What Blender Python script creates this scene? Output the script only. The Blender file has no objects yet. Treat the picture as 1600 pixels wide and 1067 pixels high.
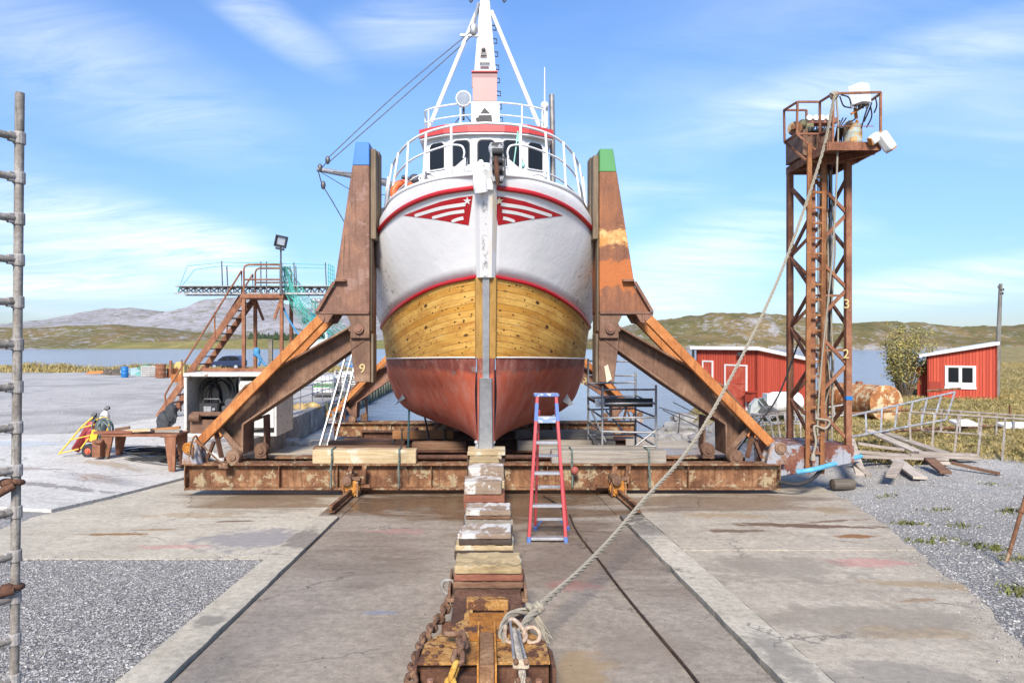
import bpy, bmesh, math, random
import numpy as np
from mathutils import Vector, Matrix, noise
from mathutils.bvhtree import BVHTree
from mathutils.geometry import tessellate_polygon
R = math.radians
rnd = random.Random(7)
scene = bpy.context.scene
COL = scene.collection
F, U0, V0 = 1067.0, 757.0, 533.0          # focal length and vanishing point of the slipway, in photo pixels
SL, H0 = 0.053, 2.63                      # slipway gradient, camera height over it

def P(u, v, y):
    return Vector(((u - U0) * y / F, y, (V0 - v) * y / F))
def X(u, y): return (u - U0) * y / F
def Z(v, y): return (V0 - v) * y / F
def slip(y): return -H0 - SL * y
def sstep(a, b, x):
    t = min(1.0, max(0.0, (x - a) / (b - a))); return t * t * (3 - 2 * t)
def lerp(a, b, t): return a + (b - a) * t

class MB:
    """collects shapes for one mesh object"""
    def __init__(s): s.v = []; s.f = []; s.m = []; s.mi = 0
    def add(s, vs, fs):
        o = len(s.v); s.v.extend([Vector(p) for p in vs])
        for f in fs: s.f.append([i + o for i in f]); s.m.append(s.mi)
        return s
    def box(s, c, d, rot=None):
        c = Vector(c); hx, hy, hz = d[0] / 2, d[1] / 2, d[2] / 2
        vs = [Vector((sx * hx, sy * hy, sz * hz)) for sz in (-1, 1) for sy in (-1, 1) for sx in (-1, 1)]
        if rot is not None: vs = [rot @ p for p in vs]
        return s.add([c + p for p in vs], [(0, 2, 3, 1), (4, 5, 7, 6), (0, 1, 5, 4), (2, 6, 7, 3), (0, 4, 6, 2), (1, 3, 7, 5)])
    def box2(s, a, b):
        a, b = Vector(a), Vector(b)
        return s.box((a + b) / 2, (abs(b.x - a.x), abs(b.y - a.y), abs(b.z - a.z)))
    def bar(s, p0, p1, w, h, up=(0, 0, 1)):
        p0, p1 = Vector(p0), Vector(p1); d = (p1 - p0); L = d.length
        if L < 1e-6: return s
        d /= L; up = Vector(up)
        if abs(d.dot(up)) > .99: up = Vector((0, 1, 0))
        sx = d.cross(up).normalized(); uz = sx.cross(d)
        vs = []
        for q in (p0, p1):
            for a, b in ((-1, -1), (1, -1), (1, 1), (-1, 1)): vs.append(q + sx * a * w / 2 + uz * b * h / 2)
        return s.add(vs, [(0, 1, 2, 3), (7, 6, 5, 4), (0, 4, 5, 1), (1, 5, 6, 2), (2, 6, 7, 3), (3, 7, 4, 0)])
    def tube(s, pts, r, n=8, closed=False, caps=True):
        pts = [Vector(p) for p in pts]; k = len(pts)
        rs = r if isinstance(r, (list, tuple)) else [r] * k
        tans = []
        for i in range(k):
            a = pts[(i - 1) % k] if (closed or i > 0) else pts[i]
            b = pts[(i + 1) % k] if (closed or i < k - 1) else pts[i]
            tans.append((b - a).normalized())
        t = tans[0]; nrm = t.cross(Vector((0, 0, 1)))
        if nrm.length < .05: nrm = t.cross(Vector((0, 1, 0)))
        nrm.normalize(); vs = []
        for i in range(k):
            t = tans[i]; nrm = (nrm - t * nrm.dot(t))
            nrm = nrm.normalized() if nrm.length > 1e-6 else t.orthogonal().normalized()
            bn = t.cross(nrm)
            for j in range(n):
                a = 2 * math.pi * j / n; vs.append(pts[i] + (nrm * math.cos(a) + bn * math.sin(a)) * rs[i])
        fs = []
        for i in range(k if closed else k - 1):
            i2 = (i + 1) % k
            for j in range(n): j2 = (j + 1) % n; fs.append((i * n + j, i * n + j2, i2 * n + j2, i2 * n + j))
        if caps and not closed: fs.append(tuple(reversed(range(n)))); fs.append(tuple(range((k - 1) * n, k * n)))
        return s.add(vs, fs)
    def cyl(s, p0, p1, r0, r1=None, n=16): return s.tube([p0, p1], [r0, r0 if r1 is None else r1], n)
    def lathe(s, p0, axis, prof, n=20):
        """prof: list of (radius, distance along axis)"""
        axis = Vector(axis).normalized(); a = axis.orthogonal().normalized(); b = axis.cross(a); p0 = Vector(p0); vs = []; fs = []
        for (r, h) in prof:
            for j in range(n):
                t = 2 * math.pi * j / n; vs.append(p0 + axis * h + (a * math.cos(t) + b * math.sin(t)) * r)
        k = len(prof)
        for i in range(k - 1):
            for j in range(n): j2 = (j + 1) % n; fs.append((i * n + j, i * n + j2, (i + 1) * n + j2, (i + 1) * n + j))
        fs.append(tuple(reversed(range(n)))); fs.append(tuple(range((k - 1) * n, k * n)))
        return s.add(vs, fs)
    def prism(s, poly, vec):
        poly = [Vector(p) for p in poly]; n = len(poly); vec = Vector(vec)
        fs = [tuple(range(n)), tuple(reversed(range(n, 2 * n)))]
        for i in range(n): j = (i + 1) % n; fs.append((i, i + n, j + n, j))
        return s.add(poly + [p + vec for p in poly], fs)
    def sphere(s, c, r, sc=(1, 1, 1), n=12, m=8, jit=0, seed=0):
        c = Vector(c); vs = [c + Vector((0, 0, r * sc[2]))]; g = random.Random(seed)
        for i in range(1, m):
            for j in range(n):
                t, p = math.pi * i / m, 2 * math.pi * j / n; k = r * (1 + jit * g.uniform(-1, 1))
                vs.append(c + Vector((k * sc[0] * math.sin(t) * math.cos(p), k * sc[1] * math.sin(t) * math.sin(p), k * sc[2] * math.cos(t))))
        vs.append(c - Vector((0, 0, r * sc[2]))); fs = []
        for j in range(n): fs.append((0, 1 + j, 1 + (j + 1) % n)); fs.append((len(vs) - 1, 1 + (m - 2) * n + (j + 1) % n, 1 + (m - 2) * n + j))
        for i in range(m - 2):
            for j in range(n): a = 1 + i * n; fs.append((a + j, a + n + j, a + n + (j + 1) % n, a + (j + 1) % n))
        return s.add(vs, fs)
    def torus(s, c, rad, r, axis=(0, 0, 1), n=24, m=8, stretch=None):
        axis = Vector(axis).normalized(); a = axis.orthogonal().normalized()
        if stretch: a = (Vector(stretch[0]) - axis * Vector(stretch[0]).dot(axis)).normalized()
        b = axis.cross(a); c = Vector(c); k = stretch[1] if stretch else 1
        return s.tube([c + (a * math.cos(2 * math.pi * i / n) * k + b * math.sin(2 * math.pi * i / n)) * rad for i in range(n)], r, m, closed=True)
    def grid(s, rows):
        nr, nc = len(rows), len(rows[0]); vs = [p for r in rows for p in r]
        return s.add(vs, [(i * nc + j, i * nc + j + 1, (i + 1) * nc + j + 1, (i + 1) * nc + j) for i in range(nr - 1) for j in range(nc - 1)])
    def build(s, name, mats, parent=None, smooth=0, bevel=0, fix=True, origin=None, uv=None):
        if not isinstance(mats, (list, tuple)): mats = [mats]
        o = Vector(origin) if origin is not None else Vector((0, 0, 0))
        q = parent
        while q is not None: o = o + q.location; q = q.parent
        me = bpy.data.meshes.new(name)
        me.from_pydata([tuple(p - o) for p in s.v], [], s.f)
        for m in mats: me.materials.append(m)
        me.polygons.foreach_set('material_index', s.m)
        if fix:
            bm = bmesh.new(); bm.from_mesh(me); bmesh.ops.recalc_face_normals(bm, faces=bm.faces); bm.to_mesh(me); bm.free()
        if uv is not None:
            l = me.uv_layers.new(name='UVMap')
            for lp in me.loops: l.data[lp.index].uv = uv[lp.vertex_index]
        if smooth:
            me.polygons.foreach_set('use_smooth', [True] * len(me.polygons)); me.set_sharp_from_angle(angle=R(smooth))
        me.update()
        ob = bpy.data.objects.new(name, me); COL.objects.link(ob)
        if parent is not None: ob.parent = parent
        if origin is not None: ob.location = Vector(origin)
        if bevel:
            b = ob.modifiers.new('bevel', 'BEVEL'); b.width = bevel; b.segments = 1; b.limit_method = 'ANGLE'; b.angle_limit = R(40)
        return ob

def tag(o, label=None, cat=None, group=None, kind=None):
    if label: o['label'] = label
    if cat: o['category'] = cat
    if group: o['group'] = group
    if kind: o['kind'] = kind
    return o
def thing(name, label, cat, loc=(0, 0, 0), group=None):
    o = bpy.data.objects.new(name, None); COL.objects.link(o); o.location = loc; o.empty_display_size = .2
    return tag(o, label, cat, group)
def children(o): return [c for c in bpy.data.objects if c.parent is o]
def copy_tree(o, parent=None):
    c = o.copy(); COL.objects.link(c)
    if parent is not None: c.parent = parent
    for ch in children(o): copy_tree(ch, c)
    return c
def base(pts):
    xs = [p[0] for p in pts]; ys = [p[1] for p in pts]; zs = [p[2] for p in pts]
    return Vector(((min(xs) + max(xs)) / 2, (min(ys) + max(ys)) / 2, min(zs)))
def solo(mb, name, mats, label, cat, group=None, **k):
    """a thing that is one mesh: origin at its base"""
    return tag(mb.build(name, mats, origin=base(mb.v), **k), label, cat, group)
def catmull(pts, n):
    pts = [Vector(p) for p in pts]; out = []
    ext = [pts[0] * 2 - pts[1]] + pts + [pts[-1] * 2 - pts[-2]]
    for i in range(1, len(ext) - 2):
        p0, p1, p2, p3 = ext[i - 1:i + 3]
        for j in range(n):
            t = j / n
            out.append(.5 * ((2 * p1) + (p2 - p0) * t + (2 * p0 - 5 * p1 + 4 * p2 - p3) * t * t + (3 * p1 - p0 - 3 * p2 + p3) * t ** 3))
    out.append(pts[-1]); return out
def fbm(x, y, z=0, oc=5): return noise.fractal(Vector((x, y, z)), 1.0, 2.0, oc)

def strand(pts, r, tw=9, k=6, n=10):
    c_ = catmull(pts, n); m = MB(); cum = 0; offs = [[] for _ in range(k)]
    for i, p in enumerate(c_):
        if i: cum += (p - c_[i - 1]).length
        d = (c_[min(i + 1, len(c_) - 1)] - c_[max(0, i - 1)]).normalized(); a = d.cross(Vector((.3, .2, 1))).normalized(); b = d.cross(a)
        for j in range(k): t = 2 * math.pi * j / k + cum * tw; offs[j].append(p + (a * math.cos(t) + b * math.sin(t)) * r * .62)
    for o in offs: m.tube(o, r * .46, 5)
    return m
# ------------------------------------------------------------------ materials
class NT:
    def __init__(s, name):
        s.m = bpy.data.materials.new(name); s.m.use_nodes = True; s.t = s.m.node_tree; s.n = s.t.nodes; s.l = s.t.links
        s.b = s.n['Principled BSDF']; s.co = s.n.new('ShaderNodeTexCoord')
    def new(s, t, **k):
        o = s.n.new(t)
        for a, b in k.items(): setattr(o, a, b)
        return o
    def set(s, sock, val):
        if hasattr(val, 'is_linked') or isinstance(val, bpy.types.NodeSocket): s.l.new(val, sock)
        elif isinstance(val, (tuple, list)) and len(val) == 3 and sock.type == 'RGBA': sock.default_value = (*val, 1)
        else: sock.default_value = val
    def coord(s, scale=(1, 1, 1), kind='Object', rot=(0, 0, 0), loc=(0, 0, 0)):
        mp = s.new('ShaderNodeMapping'); s.l.new(s.co.outputs[kind], mp.inputs[0])
        mp.inputs['Scale'].default_value = scale; mp.inputs['Rotation'].default_value = rot; mp.inputs['Location'].default_value = loc
        return mp.outputs[0]
    def noise(s, scale=5, detail=6, rough=.55, dist=0, co=None, out='Fac'):
        t = s.new('ShaderNodeTexNoise'); s.l.new(co if co is not None else s.coord(), t.inputs['Vector'])
        t.inputs['Scale'].default_value = scale; t.inputs['Detail'].default_value = detail; t.inputs['Roughness'].default_value = rough; t.inputs['Distortion'].default_value = dist
        return t.outputs[out]
    def voro(s, scale=5, co=None, out='Distance', feature='F1', rand=1):
        t = s.new('ShaderNodeTexVoronoi', feature=feature); s.l.new(co if co is not None else s.coord(), t.inputs['Vector'])
        t.inputs['Scale'].default_value = scale; t.inputs['Randomness'].default_value = rand
        return t.outputs[out]
    def ramp(s, fac, stops, interp='LINEAR'):
        r = s.new('ShaderNodeValToRGB'); r.color_ramp.interpolation = interp; s.set(r.inputs[0], fac); e = r.color_ramp.elements
        while len(e) < len(stops): e.new(1)
        for i, (p, c) in enumerate(stops):
            e[i].position = p; e[i].color = (*c, 1) if isinstance(c, (tuple, list)) else (c, c, c, 1)
        return r.outputs[0]
    def mix(s, fac, a, b, mode='MIX'):
        m = s.new('ShaderNodeMix', data_type='RGBA', blend_type=mode); s.set(m.inputs[0], fac); s.set(m.inputs[6], a); s.set(m.inputs[7], b)
        return m.outputs[2]
    def math(s, op, a, b=0, c=0):
        m = s.new('ShaderNodeMath', operation=op); s.set(m.inputs[0], a); s.set(m.inputs[1], b)
        if len(m.inputs) > 2: s.set(m.inputs[2], c)
        return m.outputs[0]
    def sep(s, co):
        m = s.new('ShaderNodeSeparateXYZ'); s.l.new(co, m.inputs[0]); return m.outputs
    def bump(s, h, strength=.3, dist=.02, prev=None):
        b = s.new('ShaderNodeBump'); s.l.new(h, b.inputs['Height']); b.inputs['Strength'].default_value = strength; b.inputs['Distance'].default_value = dist
        if prev is not None: s.l.new(prev, b.inputs['Normal'])
        return b.outputs[0]
    def fin(s, col, rough=.8, bump=None, metal=0, spec=.5):
        s.set(s.b.inputs['Base Color'], col); s.set(s.b.inputs['Roughness'], rough); s.set(s.b.inputs['Metallic'], metal); s.set(s.b.inputs['Specular IOR Level'], spec)
        if bump is not None: s.l.new(bump, s.b.inputs['Normal'])
        return s.m

def m_plain(name, col, rough=.6, metal=0, var=.15, scale=6, bump=.0):
    t = NT(name); n = t.noise(scale, 6)
    c = t.mix(t.ramp(n, [(.3, 0.), (.7, 1.)]), tuple(x * (1 - var) for x in col), tuple(min(1, x * (1 + var)) for x in col))
    return t.fin(c, rough, t.bump(t.noise(scale * 6, 4), bump, .01) if bump else None, metal)
def m_rust(name, dark, mid, light, scale=2.0, streak=.5, rough=.85, bump=.35, paint=None, amount=.5):
    t = NT(name)
    n1 = t.noise(scale, 10, .65, .4); n2 = t.noise(scale * 7, 8, .7); st = t.noise(3.0, 8, .68, .3, t.coord((4, 4, .35)))
    f = t.math('ADD', t.math('MULTIPLY', n1, .6), t.math('ADD', t.math('MULTIPLY', n2, .4 - .25 * streak), t.math('MULTIPLY', st, .25 * streak)))
    c = t.ramp(f, [(.33, dark), (.5, mid), (.66, light)])
    if paint is not None:
        pn = t.noise(scale * 1.6, 12, .72, .2, t.coord(loc=(3, 7, 1)))
        c = t.mix(t.ramp(pn, [(1 - amount - .015, 0.), (1 - amount + .015, 1.)]), c, t.mix(st, paint, tuple(x * .7 for x in paint)))
    fine = t.noise(55, 4, .6)
    drip = t.noise(2.0, 9, .75, .2, t.coord((9, 9, .5), loc=(4, 1, 6))); c = t.mix(t.math('MULTIPLY', t.ramp(drip, [(.54, 0.), (.64, .75)]), min(1, .35 + streak * .5)), c, tuple(x * .6 for x in dark))
    c = t.mix(.4, c, t.ramp(fine, [(.3, .22), (.7, .78)]), 'OVERLAY')
    return t.fin(c, rough, t.bump(t.math('ADD', n2, t.math('MULTIPLY', fine, .3)), bump, .02), 0, .3)
def m_wood(name, a, b, axis=0, scale=1.0, rough=.85, paint=None, amount=.5, dark=.35):
    t = NT(name); s = [14 * scale] * 3; s[axis] = .8 * scale
    g = t.noise(1.6, 9, .65, .6, t.coord(tuple(s))); n = t.noise(1.7, 5)
    c = t.mix(t.ramp(g, [(.28, 0.), (.7, 1.)]), a, b)
    c = t.mix(t.math('MULTIPLY', t.ramp(n, [(.45, 0.), (.75, 1.)]), dark), c, tuple(x * .3 for x in a))
    if paint is not None:
        pn = t.noise(2.6, 10, .7, .3, t.coord(loc=(5, 2, 9)))
        c = t.mix(t.ramp(pn, [(1 - amount - .02, 0.), (1 - amount + .02, 1.)]), c, paint)
    return t.fin(c, rough, t.bump(g, .5, .015), 0, .25)
def m_paint(name, col, wear=(.25, .2, .17), amount=.25, rough=.45, scale=3.0, dirt=.25, bump=.08):
    t = NT(name); n = t.noise(scale, 12, .74); d = t.noise(scale * .6, 6, .6, .4, t.coord((1, 1, .35)))
    c = t.mix(t.math('MULTIPLY', t.ramp(d, [(.4, 0.), (.75, 1.)]), dirt), col, tuple(x * .55 + y * .12 for x, y in zip(col, wear)))
    f = t.ramp(n, [(.74 - amount * .4, 0.), (.76 - amount * .4, 1.)]); c = t.mix(f, c, wear)
    return t.fin(c, t.mix(f, (rough,) * 3, (.85,) * 3), t.bump(t.math('SUBTRACT', t.noise(9, 3), f), bump, .01))
def m_glass(name, col=(.012, .014, .016)):
    t = NT(name); return t.fin(col, .08, None, 0, .3)

M = {}
M['rust_dark'] = m_rust('rust_dark', (.035, .018, .012), (.095, .045, .028), (.2, .10, .06))
M['rust_beam'] = m_rust('rust_beam', (.045, .02, .012), (.17, .078, .038), (.36, .20, .10), 2.2, 1.0, paint=(.36, .28, .17), amount=.45)
M['rust_arm'] = m_rust('rust_arm', (.095, .045, .03), (.19, .10, .068), (.33, .165, .09), 1.1, .9, .65, .2, paint=(.285, .17, .13), amount=.42)
M['rust_orange'] = m_rust('rust_orange', (.20, .065, .02), (.40, .15, .045), (.56, .27, .10), 1.5, .8, .8, .25, paint=(.19, .085, .045), amount=.36)
M['rust_red'] = m_rust('rust_red', (.10, .038, .02), (.23, .10, .056), (.35, .175, .095), 2.2, .6)
M['rust_bright'] = m_rust('rust_bright', (.15, .05, .01), (.42, .17, .03), (.62, .36, .12), 4, .3, paint=(.13, .08, .05), amount=.35)
M['rust_chain'] = m_rust('rust_chain', (.05, .03, .02), (.16, .085, .05), (.34, .22, .14), 9, .2)
M['rust_yellow'] = m_rust('rust_yellow', (.3, .12, .02), (.5, .28, .05), (.6, .42, .14), 6, .2, paint=(.2, .1, .05), amount=.4)
M['galv'] = m_plain('galv', (.36, .36, .36), .5, .6, .3, 9)
M['galv_dirty'] = m_rust('galv_dirty', (.16, .14, .12), (.3, .28, .26), (.44, .42, .4), 5, .6, .65, .15)
M['alu'] = m_plain('alu', (.62, .63, .65), .38, .8, .15, 8)
M['white'] = m_paint('white', (.69, .69, .68), (.3, .22, .17), .06, .4, 4, .18)
M['white_worn'] = m_paint('white_worn', (.76, .76, .74), (.2, .17, .15), .42, .5, 6, .3)
M['boat_red'] = m_paint('boat_red', (.38, .006, .012), (.55, .5, .48), .08, .35, 5, .2)
M['roof_red'] = m_paint('roof_red', (.5, .05, .045), (.6, .5, .48), .08, .4, 5, .2)
M['black'] = m_plain('black', (.018, .018, .02), .55, 0, .3)
M['black_rubber'] = m_plain('black_rubber', (.022, .022, .024), .75, 0, .4, 12, .15)
M['dark_steel'] = m_plain('dark_steel', (.09, .09, .095), .5, .5, .35, 9)
M['glass'] = m_glass('glass')
M['rope'] = None
t = NT('rope'); w = t.noise(60, 4, .7); M['rope'] = t.fin(t.mix(w, (.16, .135, .095), (.42, .38, .30)), .95, t.bump(w, .5, .01))
M['blue_paint'] = m_paint('blue_paint', (.012, .15, .42), (.2, .1, .06), .15, .45)
M['green_paint'] = m_paint('green_paint', (.06, .24, .07), (.2, .1, .06), .15, .45)
M['orange'] = m_plain('orange', (.75, .13, .03), .5)
M['teal'] = m_plain('teal', (.05, .36, .30), .8)
M['yellow'] = m_paint('yellow', (.72, .44, .03), (.25, .12, .05), .2)
M['white_plastic'] = m_plain('white_plastic', (.74, .74, .70), .5, 0, .12, 3)
# ------------------------------------------------------------------ camera, sun, sky
cam = bpy.data.cameras.new('camera'); cam_o = bpy.data.objects.new('camera', cam); COL.objects.link(cam_o)
cam_o.rotation_euler = (R(90), 0, 0); cam.sensor_width = 36; cam.lens = 36 * F / 1600
cam.shift_x = (800 - U0) / 1600; cam.clip_start = .05; cam.clip_end = 6000
scene.camera = cam_o
SUN_EL, SUN_AZ = 37, 188                      # compass-like: sun stands behind the viewer's left shoulder
sun = bpy.data.lights.new('sun', 'SUN'); sun.energy = 3.9; sun.angle = R(13); sun.color = (1, .91, .80)
sun_o = bpy.data.objects.new('sun', sun); COL.objects.link(sun_o)
sd = Vector((math.sin(R(SUN_AZ)) * math.cos(R(SUN_EL)), math.cos(R(SUN_AZ)) * math.cos(R(SUN_EL)), math.sin(R(SUN_EL))))
sun_o.rotation_euler = sd.to_track_quat('Z', 'Y').to_euler(); sun_o.location = (-20, -20, 30)
w = bpy.data.worlds.new('World'); scene.world = w; w.use_nodes = True
wt = w.node_tree; wn, wl = wt.nodes, wt.links
bg = wn['Background']; bg.inputs[1].default_value = .12
sky = wn.new('ShaderNodeTexSky'); sky.sky_type = 'NISHITA'; sky.sun_disc = False
sky.sun_elevation = R(SUN_EL); sky.sun_rotation = R(SUN_AZ); sky.air_density = 1.0; sky.dust_density = .3; sky.ozone_density = 3.0
tc = wn.new('ShaderNodeTexCoord'); sx = wn.new('ShaderNodeSeparateXYZ'); wl.new(tc.outputs['Generated'], sx.inputs[0])
def wm(op, a, b=0.0):
    m = wn.new('ShaderNodeMath'); m.operation = op
    for i, q in enumerate((a, b)):
        if isinstance(q, bpy.types.NodeSocket): wl.new(q, m.inputs[i])
        else: m.inputs[i].default_value = q
    return m.outputs[0]
den = wm('ADD', wm('MAXIMUM', sx.outputs[2], 0.0), .16)
cx = wn.new('ShaderNodeCombineXYZ'); wl.new(wm('DIVIDE', sx.outputs[0], den), cx.inputs[0]); wl.new(wm('DIVIDE', sx.outputs[1], den), cx.inputs[1])
def wnoise(scale, rot, sc, loc, detail=8, rough=.6, dist=.6):
    mp = wn.new('ShaderNodeMapping'); wl.new(cx.outputs[0], mp.inputs[0]); mp.inputs['Rotation'].default_value = (0, 0, R(rot)); mp.inputs['Scale'].default_value = sc; mp.inputs['Location'].default_value = loc
    n = wn.new('ShaderNodeTexNoise'); wl.new(mp.outputs[0], n.inputs[0]); n.inputs['Scale'].default_value = scale; n.inputs['Detail'].default_value = detail; n.inputs['Roughness'].default_value = rough; n.inputs['Distortion'].default_value = dist
    return n.outputs[0]
def wramp(f, st):
    r = wn.new('ShaderNodeValToRGB'); wl.new(f, r.inputs[0]); e = r.color_ramp.elements
    for i, (p, c) in enumerate(st):
        if i >= len(e): e.new(1)
        e[i].position = p; e[i].color = (c, c, c, 1)
    return r.outputs[0]
big = wramp(wnoise(.75, 18, (1, .9, 1), (2.2, .7, 0), 4, .5, .3), [(.46, 0), (.70, 1)])
wisp = wramp(wnoise(1.5, 28, (.5, 1.9, 1), (.4, 3.1, 0), 9, .62, .9), [(.36, 0), (.74, 1)])
veil = wramp(wnoise(.6, 10, (.6, 1.4, 1), (5, 1, 0), 6, .6, .5), [(.35, 0), (.8, 1)])
cl = wm('MINIMUM', wm('ADD', wm('MULTIPLY', big, wisp), wm('MULTIPLY', veil, .16)), .75)
hyp = wm('SQRT', wm('ADD', wm('MULTIPLY', sx.outputs[0], sx.outputs[0]), wm('MULTIPLY', sx.outputs[1], sx.outputs[1])))
saz = wm('DIVIDE', sx.outputs[0], hyp)
fine = wramp(wnoise(3.2, 24, (.45, 1.6, 1), (1, 2, 0), 10, .66, 1.2), [(.30, 0), (.70, 1)])
banks = None
for (bu, bv, bw, bh, tl, k) in ((170, 375, .25, .075, -.2, .62), (330, 385, .12, .05, -.1, .5), (425, 38, .15, .035, -.42, .42), (60, 440, .16, .03, 0, .6), (1110, 400, .19, .075, .35, .45), (1480, 442, .2, .035, .12, .55), (640, 45, .15, .05, .1, .35), (1330, 135, .28, .05, .16, .4), (900, 470, .3, .04, 0, .4), (150, 110, .3, .09, -.3, .3)):
    d_ = Vector((bu - U0, F, V0 - bv)).normalized(); a0_, e0_ = d_.x / math.hypot(d_.x, d_.y), d_.z
    da, de = wm('SUBTRACT', saz, a0_), wm('SUBTRACT', sx.outputs[2], e0_)
    ra = wm('DIVIDE', wm('ADD', wm('MULTIPLY', da, math.cos(tl)), wm('MULTIPLY', de, math.sin(tl))), bw); rb = wm('DIVIDE', wm('SUBTRACT', wm('MULTIPLY', de, math.cos(tl)), wm('MULTIPLY', da, math.sin(tl))), bh)
    m_ = wm('MULTIPLY', wm('POWER', wm('MAXIMUM', wm('SUBTRACT', 1.0, wm('ADD', wm('MULTIPLY', ra, ra), wm('MULTIPLY', rb, rb))), 0.0), 1.6), wm('MULTIPLY', wm('GREATER_THAN', sx.outputs[1], 0.0), k))
    banks = m_ if banks is None else wm('ADD', banks, m_)
cl = wm('MINIMUM', wm('ADD', wm('MULTIPLY', cl, .42), wm('MULTIPLY', banks, wm('ADD', wm('MULTIPLY', fine, 1.05), .08))), .82)
up = wramp(sx.outputs[2], [(0.0, .25), (.05, 1)])
mx = wn.new('ShaderNodeMix'); mx.data_type = 'RGBA'; wl.new(wm('MULTIPLY', cl, up), mx.inputs[0])
tint = wn.new('ShaderNodeMix'); tint.data_type = 'RGBA'; tint.blend_type = 'MULTIPLY'; tint.inputs[0].default_value = 1; 
tr_ = wn.new('ShaderNodeValToRGB'); wl.new(sx.outputs[2], tr_.inputs[0]); e_ = tr_.color_ramp.elements
for i_, (p_, c_) in enumerate([(0.0, (.38, .43, .56)), (.10, (.52, .61, .78)), (.30, (.74, .88, 1.07)), (.6, (.74, .96, 1.2))]):
    if i_ >= 2: e_.new(1)
    e_[i_].position = p_; e_[i_].color = (*c_, 1)
wl.new(tr_.outputs[0], tint.inputs[7])
wl.new(sky.outputs[0], tint.inputs[6]); wl.new(tint.outputs[2], mx.inputs[6]); mx.inputs[7].default_value = (6.2, 6.5, 6.9, 1)
wl.new(mx.outputs[2], bg.inputs[0])
scene.view_settings.view_transform = 'Standard'; scene.view_settings.look = 'None'; scene.view_settings.exposure = .84; scene.view_settings.gamma = 1

# ------------------------------------------------------------------ ground
WATER = -4.2
def shore_right(x):
    pts = [(6, 29), (8, 30), (10, 33), (12, 36.5), (16, 37.5), (20, 39), (24, 41), (28, 45), (36, 54), (45, 64), (60, 92), (90, 130), (140, 150)]
    for (a, b), (c, d) in zip(pts, pts[1:]):
        if x <= c: return b + (d - b) * max(0, (x - a)) / (c - a)
    return 150
def gz(x, y):
    p = slip(y)
    if x < -3:
        yard = -3.2 + .05 * fbm(x * .12, y * .12) * min(1, max(0, (y - 11) / 6))
        yard = max(p, yard) if y < 14 else yard
        wdt = lerp(2.6, .03, sstep(20, 22.5, y)); k = sstep(-7.97, -7.97 - wdt, -(-x) if False else x) if False else sstep(7.97, 7.97 + wdt, -x)
        z = lerp(p, yard, k)
        ys = 79 + 2 * fbm(x * .05, 3) if x < -20 else lerp(72, 79, sstep(8, 20, -x))
        if x < -7.9:
            z += .35 * sstep(66, 76, y) * (.5 + fbm(x * .1, 7)) * (1 if x < -13 else 0)
            z = lerp(z, -7, sstep(ys, ys + 3.5, y))
        else: z = min(z, p)
        return max(z, -8)
    if x > 3:
        land = max(p, -3.2)
        land += .22 * sstep(18, 26, x) * sstep(24, 34, y) + 1.05 * sstep(31, 44, x) * sstep(30, 50, y) + 1.0 * sstep(46, 90, x)
        land += .06 * fbm(x * .35, y * .35) * sstep(11, 16, y)
        k = sstep(8.2, 10.5, x); z = lerp(p, land, k) if x > 8.2 else p
        ys = shore_right(x) + 1.2 * fbm(x * .3, 5)
        if x > 7.9: z = lerp(z, -7, sstep(ys, ys + 4.5, y))
        return max(z, -8)
    return max(p, -8)
def span(*segs):
    out = []
    for a, b, s in segs:
        k = max(1, round((b - a) / s)); out += [a + (b - a) * i / k for i in range(k)]
    return out + [segs[-1][1]]
xs = span((-3000, -400, 650), (-400, -140, 65), (-140, -40, 4), (-40, -12, 1), (-12, -8, .4), (-8, -7.94, .03), (-7.94, -3, .6), (-3, 3, 1), (3, 8, .5), (8, 14, .4), (14, 50, 1), (50, 150, 5), (150, 400, 62), (400, 3000, 650))
ys = span((-30, 0, 6), (0, 24, .4), (24, 50, .8), (50, 100, 1.2), (100, 160, 6), (160, 400, 60), (400, 4000, 900))
g = MB(); g.grid([[Vector((x, y, gz(x, y) - .03)) for x in xs] for y in ys])
t = NT('gravel_ground'); co = t.coord(); sxy = t.sep(co)
v1 = t.voro(26, co, 'Color'); v1d = t.voro(26, co); n_big = t.noise(.22, 6, .6, .5, co); n_mid = t.noise(1.4, 8, .6, 0, co); n_f = t.noise(38, 4, .6, 0, co)
stone = t.ramp(t.sep(v1)[0], [(.0, (.14, .135, .13)), (.45, (.27, .262, .25)), (.8, (.40, .39, .38)), (1, (.56, .54, .52))])
stone = t.mix(t.ramp(v1d, [(.25, 0.), (.55, .75)]), stone, (.06, .058, .055))
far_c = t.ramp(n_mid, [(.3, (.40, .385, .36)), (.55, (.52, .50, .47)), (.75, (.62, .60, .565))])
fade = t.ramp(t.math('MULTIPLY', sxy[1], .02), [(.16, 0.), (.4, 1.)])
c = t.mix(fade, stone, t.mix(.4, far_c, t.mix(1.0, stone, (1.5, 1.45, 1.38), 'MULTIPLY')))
c = t.mix(t.ramp(n_big, [(.45, 0.), (.62, .5)]), c, (.17, .165, .155))
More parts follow.
